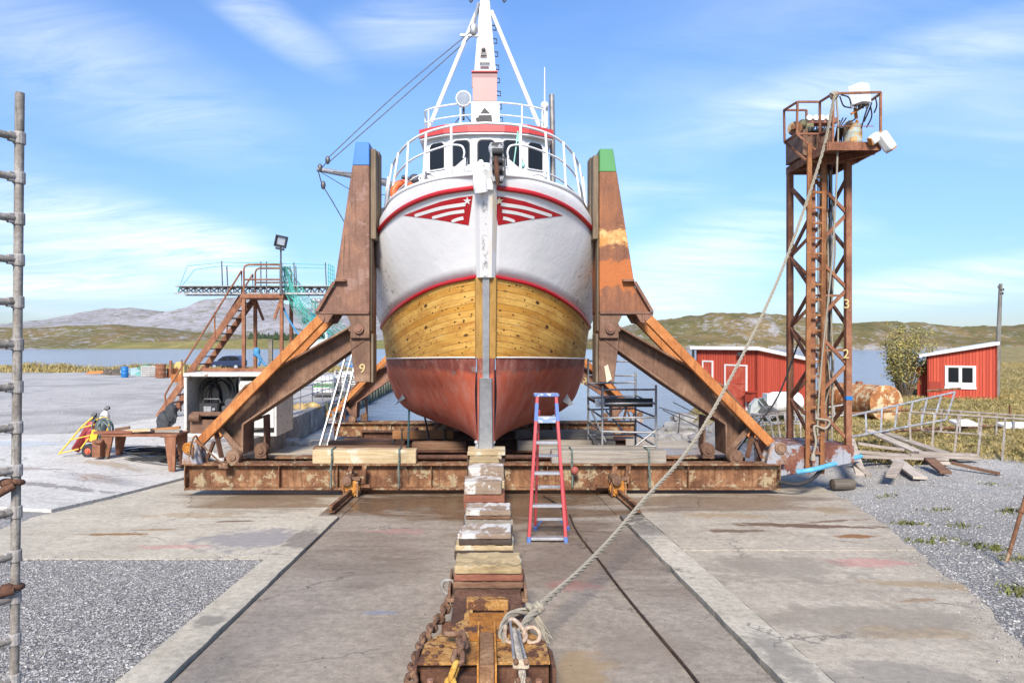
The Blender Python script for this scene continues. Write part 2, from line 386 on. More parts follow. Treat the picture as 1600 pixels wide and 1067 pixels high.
# turf: the field on the right and the bank beyond the yard
gr_n = t.noise(.5, 8, .65, .5, co)
turf = t.ramp(t.noise(1.1, 9, .7, 0, co), [(.3, (.11, .105, .035)), (.5, (.24, .19, .075)), (.7, (.38, .30, .13))])
mr = t.math('ADD', t.math('MULTIPLY', t.math('SUBTRACT', sxy[0], 8.5), .4), t.math('MULTIPLY', t.math('SUBTRACT', sxy[1], 19.5), .45))
mr = t.math('MINIMUM', mr, t.math('MULTIPLY', t.math('SUBTRACT', sxy[1], 17.5), .5)); mr = t.math('MINIMUM', mr, t.math('MULTIPLY', t.math('SUBTRACT', sxy[0], 8.8), .5))
ml = t.math('MINIMUM', t.math('MULTIPLY', t.math('SUBTRACT', sxy[1], 69.5), .35), t.math('MULTIPLY', t.math('ADD', sxy[0], 14), -.5))
mk = t.math('ADD', t.math('MAXIMUM', mr, ml), t.math('MULTIPLY', t.math('SUBTRACT', gr_n, .5), 2.2))
c = t.mix(t.ramp(mk, [(.25, 0.), (.6, 1.)]), c, turf)
c = t.mix(t.ramp(t.math('ADD', t.math('MULTIPLY', sxy[2], -1), t.math('MULTIPLY', n_mid, .5)), [(3.95 / 5, 0.), (4.0 / 5, 1.)]) if False else 0.0, c, (.1, .1, .1))
hgt = t.math('SUBTRACT', t.math('MULTIPLY', n_f, .3), v1d)
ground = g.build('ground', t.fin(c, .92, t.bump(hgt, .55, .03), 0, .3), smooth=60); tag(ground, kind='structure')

# water
t = NT('sea_water'); co = t.coord((.5, 1.2, 1)); n1 = t.noise(1.6, 6, .6, .6, co); n2 = t.noise(.12, 4, .6, 0, co)
c = t.mix(n2, (.19, .235, .30), (.26, .305, .37))
wmat = t.fin(c, .12, t.bump(n1, .9, .3), 0, .6)
g = MB(); g.grid([[Vector((x, y, WATER)) for x in (-4000, -8, 8, 4000)] for y in (20, 100, 6000)])
tag(g.build('water', wmat), kind='structure')

# ------------------------------------------------------------------ hills across the water
def hill(name, prof, y0, yr, y1, nx, ny, mat, rough, seed, xpad=60, low=-6.5):
    us = [p[0] for p in prof]; vs = [p[1] for p in prof]
    xa, xb = X(us[0], yr) - xpad, X(us[-1], yr) + xpad; rows = []
    for j in range(ny):
        y = lerp(y0, y1, j / (ny - 1)); row = []
        for i in range(nx):
            x = lerp(xa, xb, i / (nx - 1)); u = U0 + x * F / yr
            zr = Z(np.interp(u, us, vs), yr)
            k = (y - y0) / (yr - y0) if y < yr else 1 - .4 * (y - yr) / (y1 - yr)
            e = sstep(0, .12, k) * .22 + .78 * sstep(.05, 1, k)
            n = noise.hetero_terrain(Vector((x * rough, y * rough * .8, seed)), .9, 2.1, 6, .6) - .6
            amp = min(1, k * 3) * .16 * (zr - low) * (1 - .6 * sstep(.75, 1, k))
            ed = sstep(0, 45, min(x - xa, xb - x)); row.append(Vector((x, y, lerp(low, low + (zr - low) * e + amp * n, ed))))
        rows.append(row)
    m = MB(); m.grid(rows); o = m.build(name, mat, smooth=35); tag(o, kind='structure'); return o
def hill_mat(name, moor, green, rock, lo, hi, sc, far=0.0):
    t = NT(name); co = t.coord(); n1 = t.noise(sc, 10, .68, .4, co); n2 = t.noise(sc * .35, 6, .6, .3, co); s = t.sep(co)
    rk = t.noise(sc * 2.2, 12, .75, .8, t.coord((1, .8, 2.4)))
    nrm = t.new('ShaderNodeNewGeometry'); sl = t.sep(nrm.outputs['Normal'])[2]
    c = t.ramp(n1, [(.32, green), (.5, moor), (.68, tuple(x * 1.45 for x in moor))])
    c = t.mix(t.ramp(n2, [(.4, 0.), (.6, .7)]), c, t.ramp(n1, [(.3, tuple(x * .6 for x in green)), (.7, tuple(x * 1.5 for x in green))]))
    rf = t.math('ADD', rk, t.math('MULTIPLY', t.math('SUBTRACT', 1.0, sl), .9))
    rc = t.ramp(t.noise(sc * 5, 8, .7, 0, co), [(.3, tuple(x * .55 for x in rock)), (.7, rock)])
    c = t.mix(t.ramp(rf, [(lo, 0.), (hi, 1.)]), c, rc)
    shore = t.ramp(t.math('ADD', s[2], t.math('MULTIPLY', n1, 1.2)), [(0, 1.), (1, 1.)])
    sm = t.math('SUBTRACT', t.math('MULTIPLY', s[2], -1.0), t.math('MULTIPLY', rk, 2.0))
    c = t.mix(t.ramp(sm, [(.9, 0.), (1.0, .0)]), c, rc)
    return t.fin(c, .95, t.bump(rk, .6, 1.5), 0, .1)
hm1 = hill_mat('moor_near', (.17, .12, .055), (.12, .115, .045), (.36, .35, .34), .52, .63, .07)
hm2 = hill_mat('mountain_rock', (.17, .15, .10), (.11, .115, .05), (.40, .39, .41), .36, .56, .03)
hm3 = hill_mat('moor_right', (.175, .125, .058), (.105, .105, .04), (.36, .345, .33), .57, .67, .09)
hill('far_mountain', [(-150, 520), (0, 514), (60, 510), (120, 504), (190, 492), (240, 490), (290, 494), (340, 496), (370, 484), (405, 477), (450, 480), (500, 486), (560, 492), (640, 505), (760, 522), (900, 530)], 620, 1150, 1500, 240, 70, hm2, .008, 3.3, 120)
hill('near_hill', [(-200, 515), (-60, 513), (20, 516), (80, 512), (140, 509), (210, 512), (270, 518), (330, 522), (400, 529), (470, 531), (560, 532), (700, 534), (800, 537)], 372, 500, 640, 260, 60, hm1, .022, 1.1)
hill('green_shore', [(60, 537), (160, 535), (300, 533), (420, 531), (520, 532), (620, 534)], 366, 420, 480, 120, 24, hill_mat('shore_grass', (.22, .185, .075), (.155, .155, .055), (.36, .35, .35), .66, .76, .07), .03, 8.1, 30)
hill('right_hill', [(940, 534), (975, 522), (1010, 508), (1060, 501), (1110, 497), (1160, 495), (1200, 497), (1240, 502), (1300, 508), (1370, 506), (1440, 508), (1480, 513), (1530, 517), (1580, 514), (1640, 511), (1760, 506), (1900, 515)], 345, 430, 560, 280, 70, hm3, .026, 5.7)
# conifers on the low shore, too many and too far to count
g = MB(); r2 = random.Random(4)
for i in range(420):
    u = r2.uniform(390, 575); y = r2.uniform(455, 530); x = X(u, y); h = r2.uniform(3, 6.5); z0 = Z(531 + r2.uniform(-3, 1), y)
    g.lathe((x, y, z0 - 1.5), (0, 0, 1), [(.3, 0), (h * .26, 1.2), (h * .2, h * .45), (h * .09, h * .8), (.05, h)], 5)
tag(g.build('far_wood', m_plain('conifer_green', (.03, .05, .02), .9, 0, .5, .3)), kind='stuff')

# ------------------------------------------------------------------ concrete slabs
def slab(name, poly, dz, mat, cut=.5, jag=0.0, depth=.12, zf=None, kind='structure', jamp=1.0):
    bm = bmesh.new(); n = len(poly)
    if jag:
        q = []
        for i in range(n):
            a, b = Vector((*poly[i], 0)), Vector((*poly[(i + 1) % n], 0)); L = (b - a).length; k = max(1, int(L / .18)); nn = Vector((-(b - a).y, (b - a).x, 0)).normalized()
            for j in range(k):
                p = a.lerp(b, j / k)
                if jag is True or (i in jag): p = p + nn * (jamp * (.11 * fbm(p.x * 2.3, p.y * 2.3) + (.05 * fbm(p.x * 9, p.y * 9))))
                q.append(p.to_2d())
        poly = q
    vs = [bm.verts.new((p[0], p[1], 0)) for p in poly]; bm.faces.new(vs)
    bmesh.ops.triangulate(bm, faces=bm.faces[:])
    x0, x1 = min(p[0] for p in poly), max(p[0] for p in poly); y0, y1 = min(p[1] for p in poly), max(p[1] for p in poly)
    def cutp(co, no): bmesh.ops.bisect_plane(bm, geom=bm.verts[:] + bm.edges[:] + bm.faces[:], plane_co=co, plane_no=no)
    x = math.ceil(x0 / cut) * cut
    while x < x1: cutp((x, 0, 0), (1, 0, 0)); x += cut
    y = math.ceil(y0 / cut) * cut
    while y < y1: cutp((0, y, 0), (0, 1, 0)); y += cut
    bd = [e for e in bm.edges if e.is_boundary]
    for v in bm.verts: v.co.z = (zf or gz)(v.co.x, v.co.y) + dz
    ex = bmesh.ops.extrude_edge_only(bm, edges=bd)
    for v in ex['geom']:
        if isinstance(v, bmesh.types.BMVert): v.co.z -= depth
    bmesh.ops.recalc_face_normals(bm, faces=bm.faces)
    me = bpy.data.meshes.new(name); bm.to_mesh(me); bm.free(); me.materials.append(mat)
    o = bpy.data.objects.new(name, me); COL.objects.link(o); return tag(o, kind=kind)
def blob(t, cxy, size, co, n, soft=.35, edge=.5):
    """0..1 mask of one stain: an ellipse broken up by noise"""
    mp = t.new('ShaderNodeMapping'); t.l.new(co, mp.inputs[0]); mp.vector_type = 'TEXTURE'
    mp.inputs['Location'].default_value = (cxy[0], cxy[1], 0); mp.inputs['Scale'].default_value = (size[0], size[1], 1); mp.inputs['Rotation'].default_value = (0, 0, size[2] if len(size) > 2 else 0)
    s = t.sep(mp.outputs[0]); d = t.math('SQRT', t.math('ADD', t.math('MULTIPLY', s[0], s[0]), t.math('MULTIPLY', s[1], s[1])))
    return t.ramp(t.math('ADD', d, t.math('MULTIPLY', t.math('SUBTRACT', n, .5), 2.6)), [(edge, 1.), (edge + soft, 0.)])
def m_concrete(name, lo, hi, stains=(), wet=(), dirt=.4, streaks=True, rough=.9):
    t = NT(name); co = t.coord(); n1 = t.noise(.9, 10, .65, .4, co); n2 = t.noise(11, 10, .78, 0, co); n3 = t.noise(90, 3, .6, 0, co)
    c = t.ramp(n1, [(.25, lo), (.75, hi)])
    c = t.mix(.6, c, t.ramp(n2, [(.32, .22), (.68, .74)]), 'OVERLAY'); c = t.mix(.55, c, t.ramp(n3, [(.3, .3), (.7, .7)]), 'OVERLAY')
    if streaks:
        sn = t.noise(2.2, 8, .7, .3, t.coord((.35, 3.2, 1)))
        c = t.mix(t.ramp(sn, [(.5, 0.), (.72, dirt)]), c, tuple(x * .5 for x in lo))
    chips = t.voro(9, co, 'Distance'); c = t.mix(t.ramp(chips, [(.035, .6), (.06, 0.)]), c, (.55, .53, .5))
    peb = t.voro(3.1, t.coord(loc=(4, 1, 0)), 'Distance'); c = t.mix(t.ramp(peb, [(.03, .8), (.05, 0.)]), c, (.05, .04, .035))
    wob = t.new('ShaderNodeVectorMath', operation='ADD'); t.l.new(co, wob.inputs[0]); nv = t.new('ShaderNodeVectorMath', operation='SCALE'); t.l.new(t.noise(3.5, 6, .7, 0, co, 'Color'), nv.inputs[0]); nv.inputs['Scale'].default_value = .5; t.l.new(nv.outputs[0], wob.inputs[1])
    crk = t.voro(.34, wob.outputs[0], 'Distance', 'DISTANCE_TO_EDGE'); c = t.mix(t.math('MULTIPLY', t.ramp(crk, [(.0025, 1.), (.006, 0.)]), t.ramp(n1, [(.45, 0.), (.55, .75)])), c, (.055, .05, .045))
    sp = t.noise(26, 6, .8, .5, co); c = t.mix(t.ramp(sp, [(.63, 0.), (.68, .45)]), c, tuple(x * .38 for x in lo)); c = t.mix(t.ramp(t.noise(17, 6, .8, .3, t.coord(loc=(5, 5, 5))), [(.66, 0.), (.70, .5)]), c, tuple(min(1, x * 1.35) for x in hi))
    scf = t.noise(3, 9, .8, .2, t.coord((.22, 5, 1), rot=(0, 0, .12), loc=(2, 7, 0))); c = t.mix(t.ramp(scf, [(.6, 0.), (.66, .35)]), c, tuple(min(1, x * 1.25) for x in hi))
    ro = rough
    for (p, s, col, k) in stains:
        nn = t.noise(2.4, 8, .7, .6, t.coord(loc=(p[0] * 3, p[1], 0))); c = t.mix(t.math('MULTIPLY', blob(t, p, s, co, nn), k), c, col)
    for (p, s, k, rr) in wet:
        nn = t.noise(.8, 8, .6, .5, t.coord((.6, 1.6, 1), loc=(p[0], p[1] * 2, 0))); m = blob(t, p, s, co, nn, .45)
        c = t.mix(t.math('MULTIPLY', m, k), c, t.mix(1.0, c, (.40, .285, .20), 'MULTIPLY')); ro = t.mix(m, (ro,) * 3 if not isinstance(ro, bpy.types.NodeSocket) else ro, (rr,) * 3)
    return t.fin(c, ro, t.bump(t.math('ADD', n2, t.math('MULTIPLY', n3, .5)), .25, .012), 0, .4)
BROWN, PINK, OCHRE = (.10, .045, .018), (.46, .17, .15), (.30, .20, .09)
mc_mid = m_concrete('slip_concrete', (.245, .203, .155), (.345, .292, .228), [((-1.5, 11.6), (.7, .25), PINK, .3), ((1.1, 8.6), (.4, .35), PINK, .35), ((-1.3, 9.3), (.8, 1.2), (.19, .15, .11), .5), ((1.5, 6.6), (.7, .8), (.2, .16, .12), .45), ((-1.2, 7.6), (.25, .08), (.12, .2, .35), .35), ((.9, 6.0), (.35, .9), OCHRE, .6)],
                   [((0, 14.4), (3.8, 3.0), .85, .22), ((0, 22), (8, 7), .9, .15), ((1.6, 10.5), (1.6, 2.6), .5, .6), ((-1.7, 10.5), (1.2, 2.0), .35, .7)])
mc_strip = m_concrete('strip_concrete', (.35, .31, .235), (.53, .475, .375), [((2.75, 13.2), (.5, 1.6), (.10, .085, .07), .9), ((2.75, 11.6), (.4, .7), (.14, .12, .1), .6), ((-2.9, 10.9), (.4, 1.2), (.12, .1, .085), .7), ((2.75, 6.3), (.3, .9), (.16, .145, .125), .6), ((-2.9, 7.2), (.25, .3), (.1, .09, .08), .6)], [], .35, False)
mc_right = m_concrete('right_concrete', (.30, .255, .19), (.49, .428, .335),
                      [((5.6, 12.0), (1.7, .22, -.12), BROWN, .85), ((6.3, 12.4), (.9, .12, .25), BROWN, .7), ((4.3, 11.6), (.7, .16, 0), BROWN, .75), ((6.0, 11.2), (.5, .18), (.22, .09, .02), .9), ((5.4, 9.65), (.75, .3), PINK, .5), ((4.4, 12.9), (1.1, .3), OCHRE, .6), ((6.8, 13.4), (.6, .5), OCHRE, .5), ((5.0, 8.0), (.5, .08, .2), (.24, .12, .04), .6), ((5.6, 8.6), (1.0, .22, -.2), OCHRE, .6),
                       ((4.3, 7.0), (.8, .25), OCHRE, .5), ((3.9, 9.4), (1.5, .9), (.20, .168, .13), .55), ((4.1, 7.4), (1.6, .7), (.21, .175, .135), .55), ((3.6, 5.9), (1.2, .5), (.17, .155, .135), .5)],
                      [((4.6, 14.4), (3.4, 1.5), .65, .45), ((6, 21), (5, 5), .8, .2)])
mc_left = m_concrete('left_concrete', (.37, .325, .245), (.54, .485, .38),
                     [((-6.3, 11.55), (1.0, .12, .05), (.24, .12, .03), .9), ((-5.8, 11.9), (.6, .07, .1), (.24, .12, .03), .8), ((-4.6, 12.6), (.5, .1, .1), BROWN, .8), ((-4.9, 10.7), (.8, .22), PINK, .4), ((-5.6, 13.2), (1.2, .35), OCHRE, .5), ((-3.8, 11.2), (1.1, 1.0), (.2, .19, .2), .7)],
                     [((-4.5, 14.7), (2.2, 1.6), .75, .35), ((-5.5, 20), (2.2, 4), .7, .2)])
mc_yard = m_concrete('yard_concrete', (.43, .41, .37), (.62, .595, .545), [((-11, 15.3), (4, .25, .03), (.16, .14, .13), .7), ((-12, 17.0), (2.5, .2, -.06), (.2, .15, .12), .6), ((-10, 18.0), (1.2, .4), OCHRE, .5), ((-13, 13.9), (3, .25, .05), (.2, .19, .19), .7)],
                    [((-16, 21.2), (4.5, .7), .2, .05), ((-9.6, 16.4), (1.6, .6), .3, .2)], .5)
slab('slipway', [(-2.68, 2.5), (2.5, 2.5), (2.5, 44), (-2.68, 44)], .02, mc_mid, 1.0)
slab('rail_bed', [(-3.14, 12.75), (-2.69, 12.75), (-2.69, 44), (-3.14, 44)], .026, mc_mid, .5)
slab('rail_bed', [(2.51, 12.95), (3.0, 12.95), (3.0, 44), (2.51, 44)], .026, mc_mid, .5)
slab('rail_strip', [(-3.12, 3), (-2.71, 3), (-2.71, 12.7), (-3.12, 12.7)], .06, mc_strip, .3, jag=[1], jamp=.12)
slab('rail_strip', [(2.55, 3), (2.98, 3), (2.98, 12.9), (2.55, 12.9)], .045, mc_strip, .3, jag=[1, 3], jamp=.14)
slab('concrete_pad', [(3.01, 3), (4.85, 3), (4.95, 5.8), (5.3, 6.8), (5.62, 7.6), (6.0, 8.45), (6.2, 9.4), (6.5, 10.3), (3.01, 10.3)], .022, mc_right, .5, jag=[1, 2, 3, 4, 5, 6])
slab('concrete_pad', [(3.01, 10.33), (6.52, 10.33), (7.2, 12.5), (7.8, 15.0), (8.15, 17), (8.3, 31), (8.2, 40), (3.01, 40)], .03, mc_right, .5, jag=[1, 2, 3, 4])
slab('concrete_pad', [(-8.4, 10.0), (-3.15, 10.0), (-3.15, 40), (-7.9, 40), (-7.9, 20.5), (-7.8, 17.7), (-8.15, 14.8), (-8.45, 13.0)], -.016, mc_left, .5, jag=[6, 7])
slab('yard_slab', [(-8.5, 13.4), (-8.2, 14.9), (-7.85, 17.7), (-7.98, 20.5), (-8.0, 31), (-12.2, 31.5), (-13.7, 27), (-14.2, 23.4), (-22, 22.4), (-26, 19), (-24, 14), (-14, 13.2)], .035, mc_yard, .5, jag=[4, 5, 6, 7, 8, 9, 10])
# ------------------------------------------------------------------ the fishing boat
boat = thing('fishing_boat', 'large white fishing boat with red stripes and bare yellow planking, hauled up on the slipway', 'fishing boat', (0, 16, slip(16)))
BX = 0.03
def row(px, aft): return [Vector((BX + o * y / F, y, (V0 - v) * y / F)) for (o, v, y) in px] + [Vector((BX + b, y, z)) for (b, y, z) in aft]
ROWS = [
    row([(12, 700, 16.0)], []) + [Vector((BX + .18, y, -2.5 - SL * (y - 16))) for y in (16.6, 17.4, 18.4, 19.4, 20.6, 23.5, 28, 34)],
    row([(15, 660, 15.8), (28, 662, 16.5), (50, 658, 17.4), (76, 652, 18.4), (100, 647, 19.4), (120, 640, 20.5)], [(2.25, 23.5, -2.25), (1.8, 28, -2.5), (.2, 34, -2.6)]),
    row([(17, 612, 15.5), (42, 612, 16.1), (74, 610, 17.0), (104, 606, 18.0), (132, 600, 19.2), (150, 594, 20.4)], [(2.88, 23.5, -1.4), (2.6, 28, -1.6), (.3, 34, -1.8)]),
    row([(15, 558, 15.1), (54, 558, 15.6), (92, 558.5, 16.4), (124, 559, 17.4), (146, 559.5, 18.6), (155, 560, 19.8)], [(3.0, 23.5, -.62), (2.9, 28, -.9), (.8, 34, -1.0)]),
    row([(14, 432, 14.5), (65, 443, 15.0), (105, 460, 15.7), (140, 483, 16.7), (159, 504, 18.0), (160, 514, 19.4)], [(3.05, 23.5, .25), (3.0, 28, .0), (1.9, 34, .3)]),
    row([(14, 293, 13.7), (75, 303, 14.05), (125, 323, 14.7), (157, 349, 15.5), (175, 378, 16.5), (181, 408, 17.6)], [(3.2, 23, 1.75), (3.2, 28, 1.4), (2.5, 34, 1.6)]),
    row([(14, 271, 13.55), (72, 278, 13.95), (118, 292, 14.55), (144, 308, 15.3), (154, 322, 16.2), (161, 342, 17.4)], [(3.0, 23, 2.6), (3.0, 28, 2.4), (2.4, 34, 2.6)]),
]
NS, NR = 7, 7
ALONG = [catmull(r_, NS) for r_ in ROWS]
NC = len(ALONG[0])
COLS = [catmull([ALONG[k][i] for k in range(7)], NR) for i in range(NC)]      # COLS[i][t]
for i in range(NC):                                                 # fuller shoulders between the lower stripe and the strake
    for t in range(4 * NR + 1, 5 * NR): COLS[i][t].x += .15 * math.sin(math.pi * (t - 4 * NR) / NR) * sstep(1.5, 4.2, i / NS)
def hull_rows(t0, t1): return [[COLS[i][t] for i in range(NC)] for t in range(t0, t1 + 1)]
def mirror(rows): return [[Vector((2 * BX - p.x, p.y, p.z)) for p in r_] for r_ in rows]
arc = [0.0]
for i in range(1, NC): arc.append(arc[-1] + (COLS[i][3 * NR] - COLS[i - 1][3 * NR]).length)
def hull_part(name, t0, t1, mat, parent=boat, uv=False, thick=0):
    m = MB(); u_ = []
    for rows in (hull_rows(t0, t1), mirror(hull_rows(t0, t1))):
        m.grid(rows)
        for r_ in rows:
            for i, p in enumerate(r_): u_.append((arc[i] + (0 if p.x > BX else 50), (COLS[i][4 * NR].z - p.z) / .135))
    o = m.build(name, mat, parent, smooth=50, uv=u_ if uv else None)
    if thick:
        s = o.modifiers.new('plate', 'SOLIDIFY'); s.thickness = thick; s.offset = -1
    return o
# planking: bare yellow wood, seams and nail heads
t = NT('bare_planks'); uvm = t.coord((1, 1, 1), 'UV'); s = t.sep(uvm); fr = t.math('FRACT', s[1]); idx = t.math('FLOOR', s[1])
def comb(t, a, b, c=0.0):
    m = t.new('ShaderNodeCombineXYZ'); t.set(m.inputs[0], a); t.set(m.inputs[1], b); t.set(m.inputs[2], c); return m.outputs[0]
wn1 = t.new('ShaderNodeTexWhiteNoise', noise_dimensions='1D'); t.l.new(idx, wn1.inputs['W'])
grain = t.noise(1.5, 9, .65, .5, comb(t, t.math('MULTIPLY', s[0], .9), t.math('MULTIPLY', s[1], 5.0), idx))
c = t.ramp(grain, [(.25, (.42, .18, .025)), (.5, (.66, .34, .05)), (.75, (.80, .50, .13))])
c = t.mix(.5, c, t.ramp(wn1.outputs['Value'], [(0, (.46, .22, .035)), (1, (.80, .55, .18))]))
blot = t.noise(1.1, 8, .7, .4, comb(t, t.math('MULTIPLY', s[0], 1.2), t.math('MULTIPLY', s[1], .45)))
c = t.mix(t.ramp(blot, [(.42, 0.), (.66, .85)]), c, (.40, .16, .025))
c = t.mix(t.ramp(t.noise(2.2, 8, .75, .3, comb(t, t.math('MULTIPLY', s[0], .7), t.math('MULTIPLY', s[1], .6), 7.0)), [(.6, 0.), (.72, .6)]), c, (.72, .58, .33))
def dots(scx, scy, r0, r1, lo, off):
    d = t.voro(1, comb(t, t.math('MULTIPLY', t.math('ADD', s[0], off), scx), t.math('MULTIPLY', t.math('ADD', s[1], off), scy)), 'Distance'); k = t.voro(1, comb(t, t.math('MULTIPLY', t.math('ADD', s[0], off), scx), t.math('MULTIPLY', t.math('ADD', s[1], off), scy)), 'Color')
    return t.math('MULTIPLY', t.ramp(d, [(r0, 1.), (r1, 0.)]), t.ramp(t.sep(k)[0], [(lo, 0.), (lo + .02, 1.)]))
c = t.mix(dots(6, 1.15, .13, .19, .22, 0), c, (.05, .022, .01))
c = t.mix(dots(2.2, .6, .13, .22, .5, 3.3), c, (.07, .03, .012))
c = t.mix(dots(11, 1.9, .14, .22, .5, 9.1), c, (.16, .075, .02))
seam = t.ramp(t.math('ABSOLUTE', t.math('SUBTRACT', fr, .5)), [(.455, 0.), (.49, 1.)])
c = t.mix(t.math('MULTIPLY', seam, t.ramp(t.noise(.9, 5, .6, 0, uvm), [(.3, .35), (.6, .95)])), c, (.08, .04, .015))
t.fin(c, .62, t.bump(t.math('SUBTRACT', t.math('MULTIPLY', grain, .4), seam), .5, .012), 0, .35); M['planks'] = t.m
# red antifouling, scuffed, darker band along the top
t = NT('antifouling'); co = t.coord(); z = t.sep(co)[2]
n = t.noise(1.4, 9, .65, .5, t.coord((1, 1, .6))); n2 = t.noise(3.4, 12, .75, .4, t.coord((.9, .9, 1.6)))
c = t.ramp(n, [(.3, (.42, .072, .034)), (.55, (.58, .13, .066)), (.8, (.64, .20, .125))])
band = t.ramp(t.math('ADD', z, t.math('MULTIPLY', n, .25)), [(2.62 / 4 if False else 0, 0.), (1, 0.)])
zb = t.math('ADD', t.math('SUBTRACT', z, 2.72), t.math('MULTIPLY', t.math('SUBTRACT', n2, .5), .5))
bm_ = t.ramp(zb, [(0.0, 0.), (.12, 1.)])
c = t.mix(t.math('MULTIPLY', bm_, .8), c, (.145, .045, .042))
sc1 = t.math('MULTIPLY', t.ramp(n2, [(.58, 0.), (.62, 1.)]), t.ramp(zb, [(-.25, .12), (.02, .85)] if False else [(0, .18), (.05, .8)]))
c = t.mix(sc1, c, t.mix(t.noise(9, 5), (.10, .06, .055), (.42, .36, .33)))
c = t.mix(t.ramp(t.noise(2.3, 12, .78, .2, t.coord(loc=(9, 4, 2))), [(.67, 0.), (.70, .8)]), c, (.09, .05, .045))
st = t.noise(2.2, 8, .7, .3, t.coord((3, 1.2, .35), rot=(0, .6, 0))); c = t.mix(t.ramp(st, [(.45, 0.), (.68, .55)]), c, (.60, .27, .20))
t.fin(c, .62, t.bump(t.math('SUBTRACT', n, sc1), .18, .02), 0, .4); M['antifoul'] = t.m
# white topside: plate dents, scratched marks at the shoulders
t = NT('white_topside'); co = t.coord(); s = t.sep(co)
n = t.noise(1.1, 5, .6, .3, t.coord((1, 1, .7))); n2 = t.noise(5, 12, .75, .6, t.coord((1, 1, .55)))
c = t.mix(t.ramp(n, [(.35, 0.), (.75, .45)]), (.70, .70, .70), (.57, .58, .60))
sw = t.new('ShaderNodeTexWave', wave_type='BANDS', bands_direction='DIAGONAL'); t.l.new(t.coord((2.2, 1.0, 1.4)), sw.inputs[0]); sw.inputs['Scale'].default_value = 1.1; sw.inputs['Distortion'].default_value = 22; sw.inputs['Detail'].default_value = 5; sw.inputs['Detail Scale'].default_value = 2.2; sw.inputs['Detail Roughness'].default_value = .7
wob = t.new('ShaderNodeVectorMath', operation='ADD'); t.l.new(t.coord((1, 1, .55), rot=(0, .35, 0)), wob.inputs[0]); nv = t.new('ShaderNodeVectorMath', operation='SCALE'); t.l.new(t.noise(4, 4, .6, 0, None, 'Color'), nv.inputs[0]); nv.inputs['Scale'].default_value = .35; t.l.new(nv.outputs[0], wob.inputs[1])
scr = t.math('MULTIPLY', t.ramp(t.voro(3.2, wob.outputs[0], 'Distance', 'DISTANCE_TO_EDGE'), [(.012, 1.), (.03, 0.)]), t.ramp(t.noise(7, 5, .7), [(.46, 0.), (.54, 1.)]))
side = t.math('MULTIPLY', t.ramp(t.math('ABSOLUTE', s[0]), [(.55, 0.), (.62, 1.)]) if False else t.ramp(t.math('SUBTRACT', t.math('ABSOLUTE', s[0]), 2.0), [(.0, 0.), (.25, 1.)]), t.ramp(t.noise(1.6, 4, .6, 0, t.coord(loc=(2, 3, 8))), [(.40, 0.), (.48, 1.)]))
zz = t.math('MULTIPLY', t.ramp(t.math('SUBTRACT', s[2], 4.0), [(0, 0.), (.12, 1.)]), t.ramp(t.math('SUBTRACT', s[2], 5.15), [(0, 1.), (.2, 0.)]))
c = t.mix(t.math('MULTIPLY', t.math('MULTIPLY', scr, side), zz), c, (.16, .15, .15))
c = t.mix(t.ramp(n2, [(.70, 0.), (.74, .5)]), c, (.5, .47, .44))
t.fin(c, .38, t.bump(t.math('ADD', n, t.math('MULTIPLY', t.noise(3, 3), .25)), .5, .05), 0, .45); M['topside'] = t.m
hull_part('topside', 4 * NR, 6 * NR, M['topside'], thick=.05)
hull_part('bare_planking', 3 * NR, 4 * NR, M['planks'], uv=True)
hull_part('painted_bottom', 0, 3 * NR, M['antifoul'])
m = MB()
for sg in (1, -1):
    rows = [[Vector((BX + sg * max(0, (COLS[i][5 * NR].x - BX - .03)) * q, COLS[i][5 * NR].y + .05, COLS[i][5 * NR].z + .1)) for q in (1, .5, 0)] for i in range(NC)]
    m.grid(rows)
m.build('deck', M['galv_dirty'], boat)
def along_hull(t, off=0.0, n=None): return [COLS[i][t] + Vector((off, -off * .4, 0)) for i in range(n or NC)]
def sides(pts): return (pts, [Vector((2 * BX - p.x, p.y, p.z)) for p in pts])
for pts in sides(along_hull(5 * NR, .02)): m = MB(); m.tube(pts, .052, 10); m.build('rubbing_strake', M['boat_red'], boat, smooth=50)
for pts in sides(along_hull(4 * NR, .012)): m = MB(); m.tube(pts, .042, 8); m.build('lower_stripe', M['boat_red'], boat, smooth=50)
for pts in sides(along_hull(3 * NR, .004)): m = MB(); m.tube(pts, .017, 6); m.build('waterline_stripe', M['white'], boat, smooth=50)
for pts in sides(along_hull(6 * NR)): m = MB(); m.tube(pts, .045, 8); m.build('cap_rail', M['white'], boat, smooth=50)
# stem
stem = [COLS[0][t].copy() for t in range(6 * NR + 1)]
def stem_at(z):
    for a, b in zip(stem, stem[1:]):
        if a.z <= z <= b.z: return a.lerp(b, (z - a.z) / (b.z - a.z))
    return stem[0] if z < stem[0].z else stem[-1]
def stem_piece(name, z0, z1, hw, fwd, mat, back=.3, n=14, wtop=None, taper=.6):
    m = MB(); rows = []
    for i in range(n + 1):
        z = lerp(z0, z1, i / n); p = stem_at(z); h = hw if wtop is None else lerp(hw, wtop, i / n)
        rows.append([Vector((BX + dx * h, p.y + dy, z)) for dx, dy in ((-1, back), (-1, -fwd * .2), (-taper, -fwd), (taper, -fwd), (1, -fwd * .2), (1, back))])
    nn = len(rows[0]); vs = [p for r_ in rows for p in r_]; fs = []
    for i in range(n):
        for j in range(nn): j2 = (j + 1) % nn; fs.append((i * nn + j, i * nn + j2, (i + 1) * nn + j2, (i + 1) * nn + j))
    fs += [tuple(reversed(range(nn))), tuple(range(n * nn, (n + 1) * nn))]
    m.add(vs, fs); return m.build(name, mat, boat, smooth=30)
t = NT('stem_paint'); n = t.noise(6, 12, .8, .3, t.coord((1, 1, .7))); xm = t.sep(t.coord())[0]
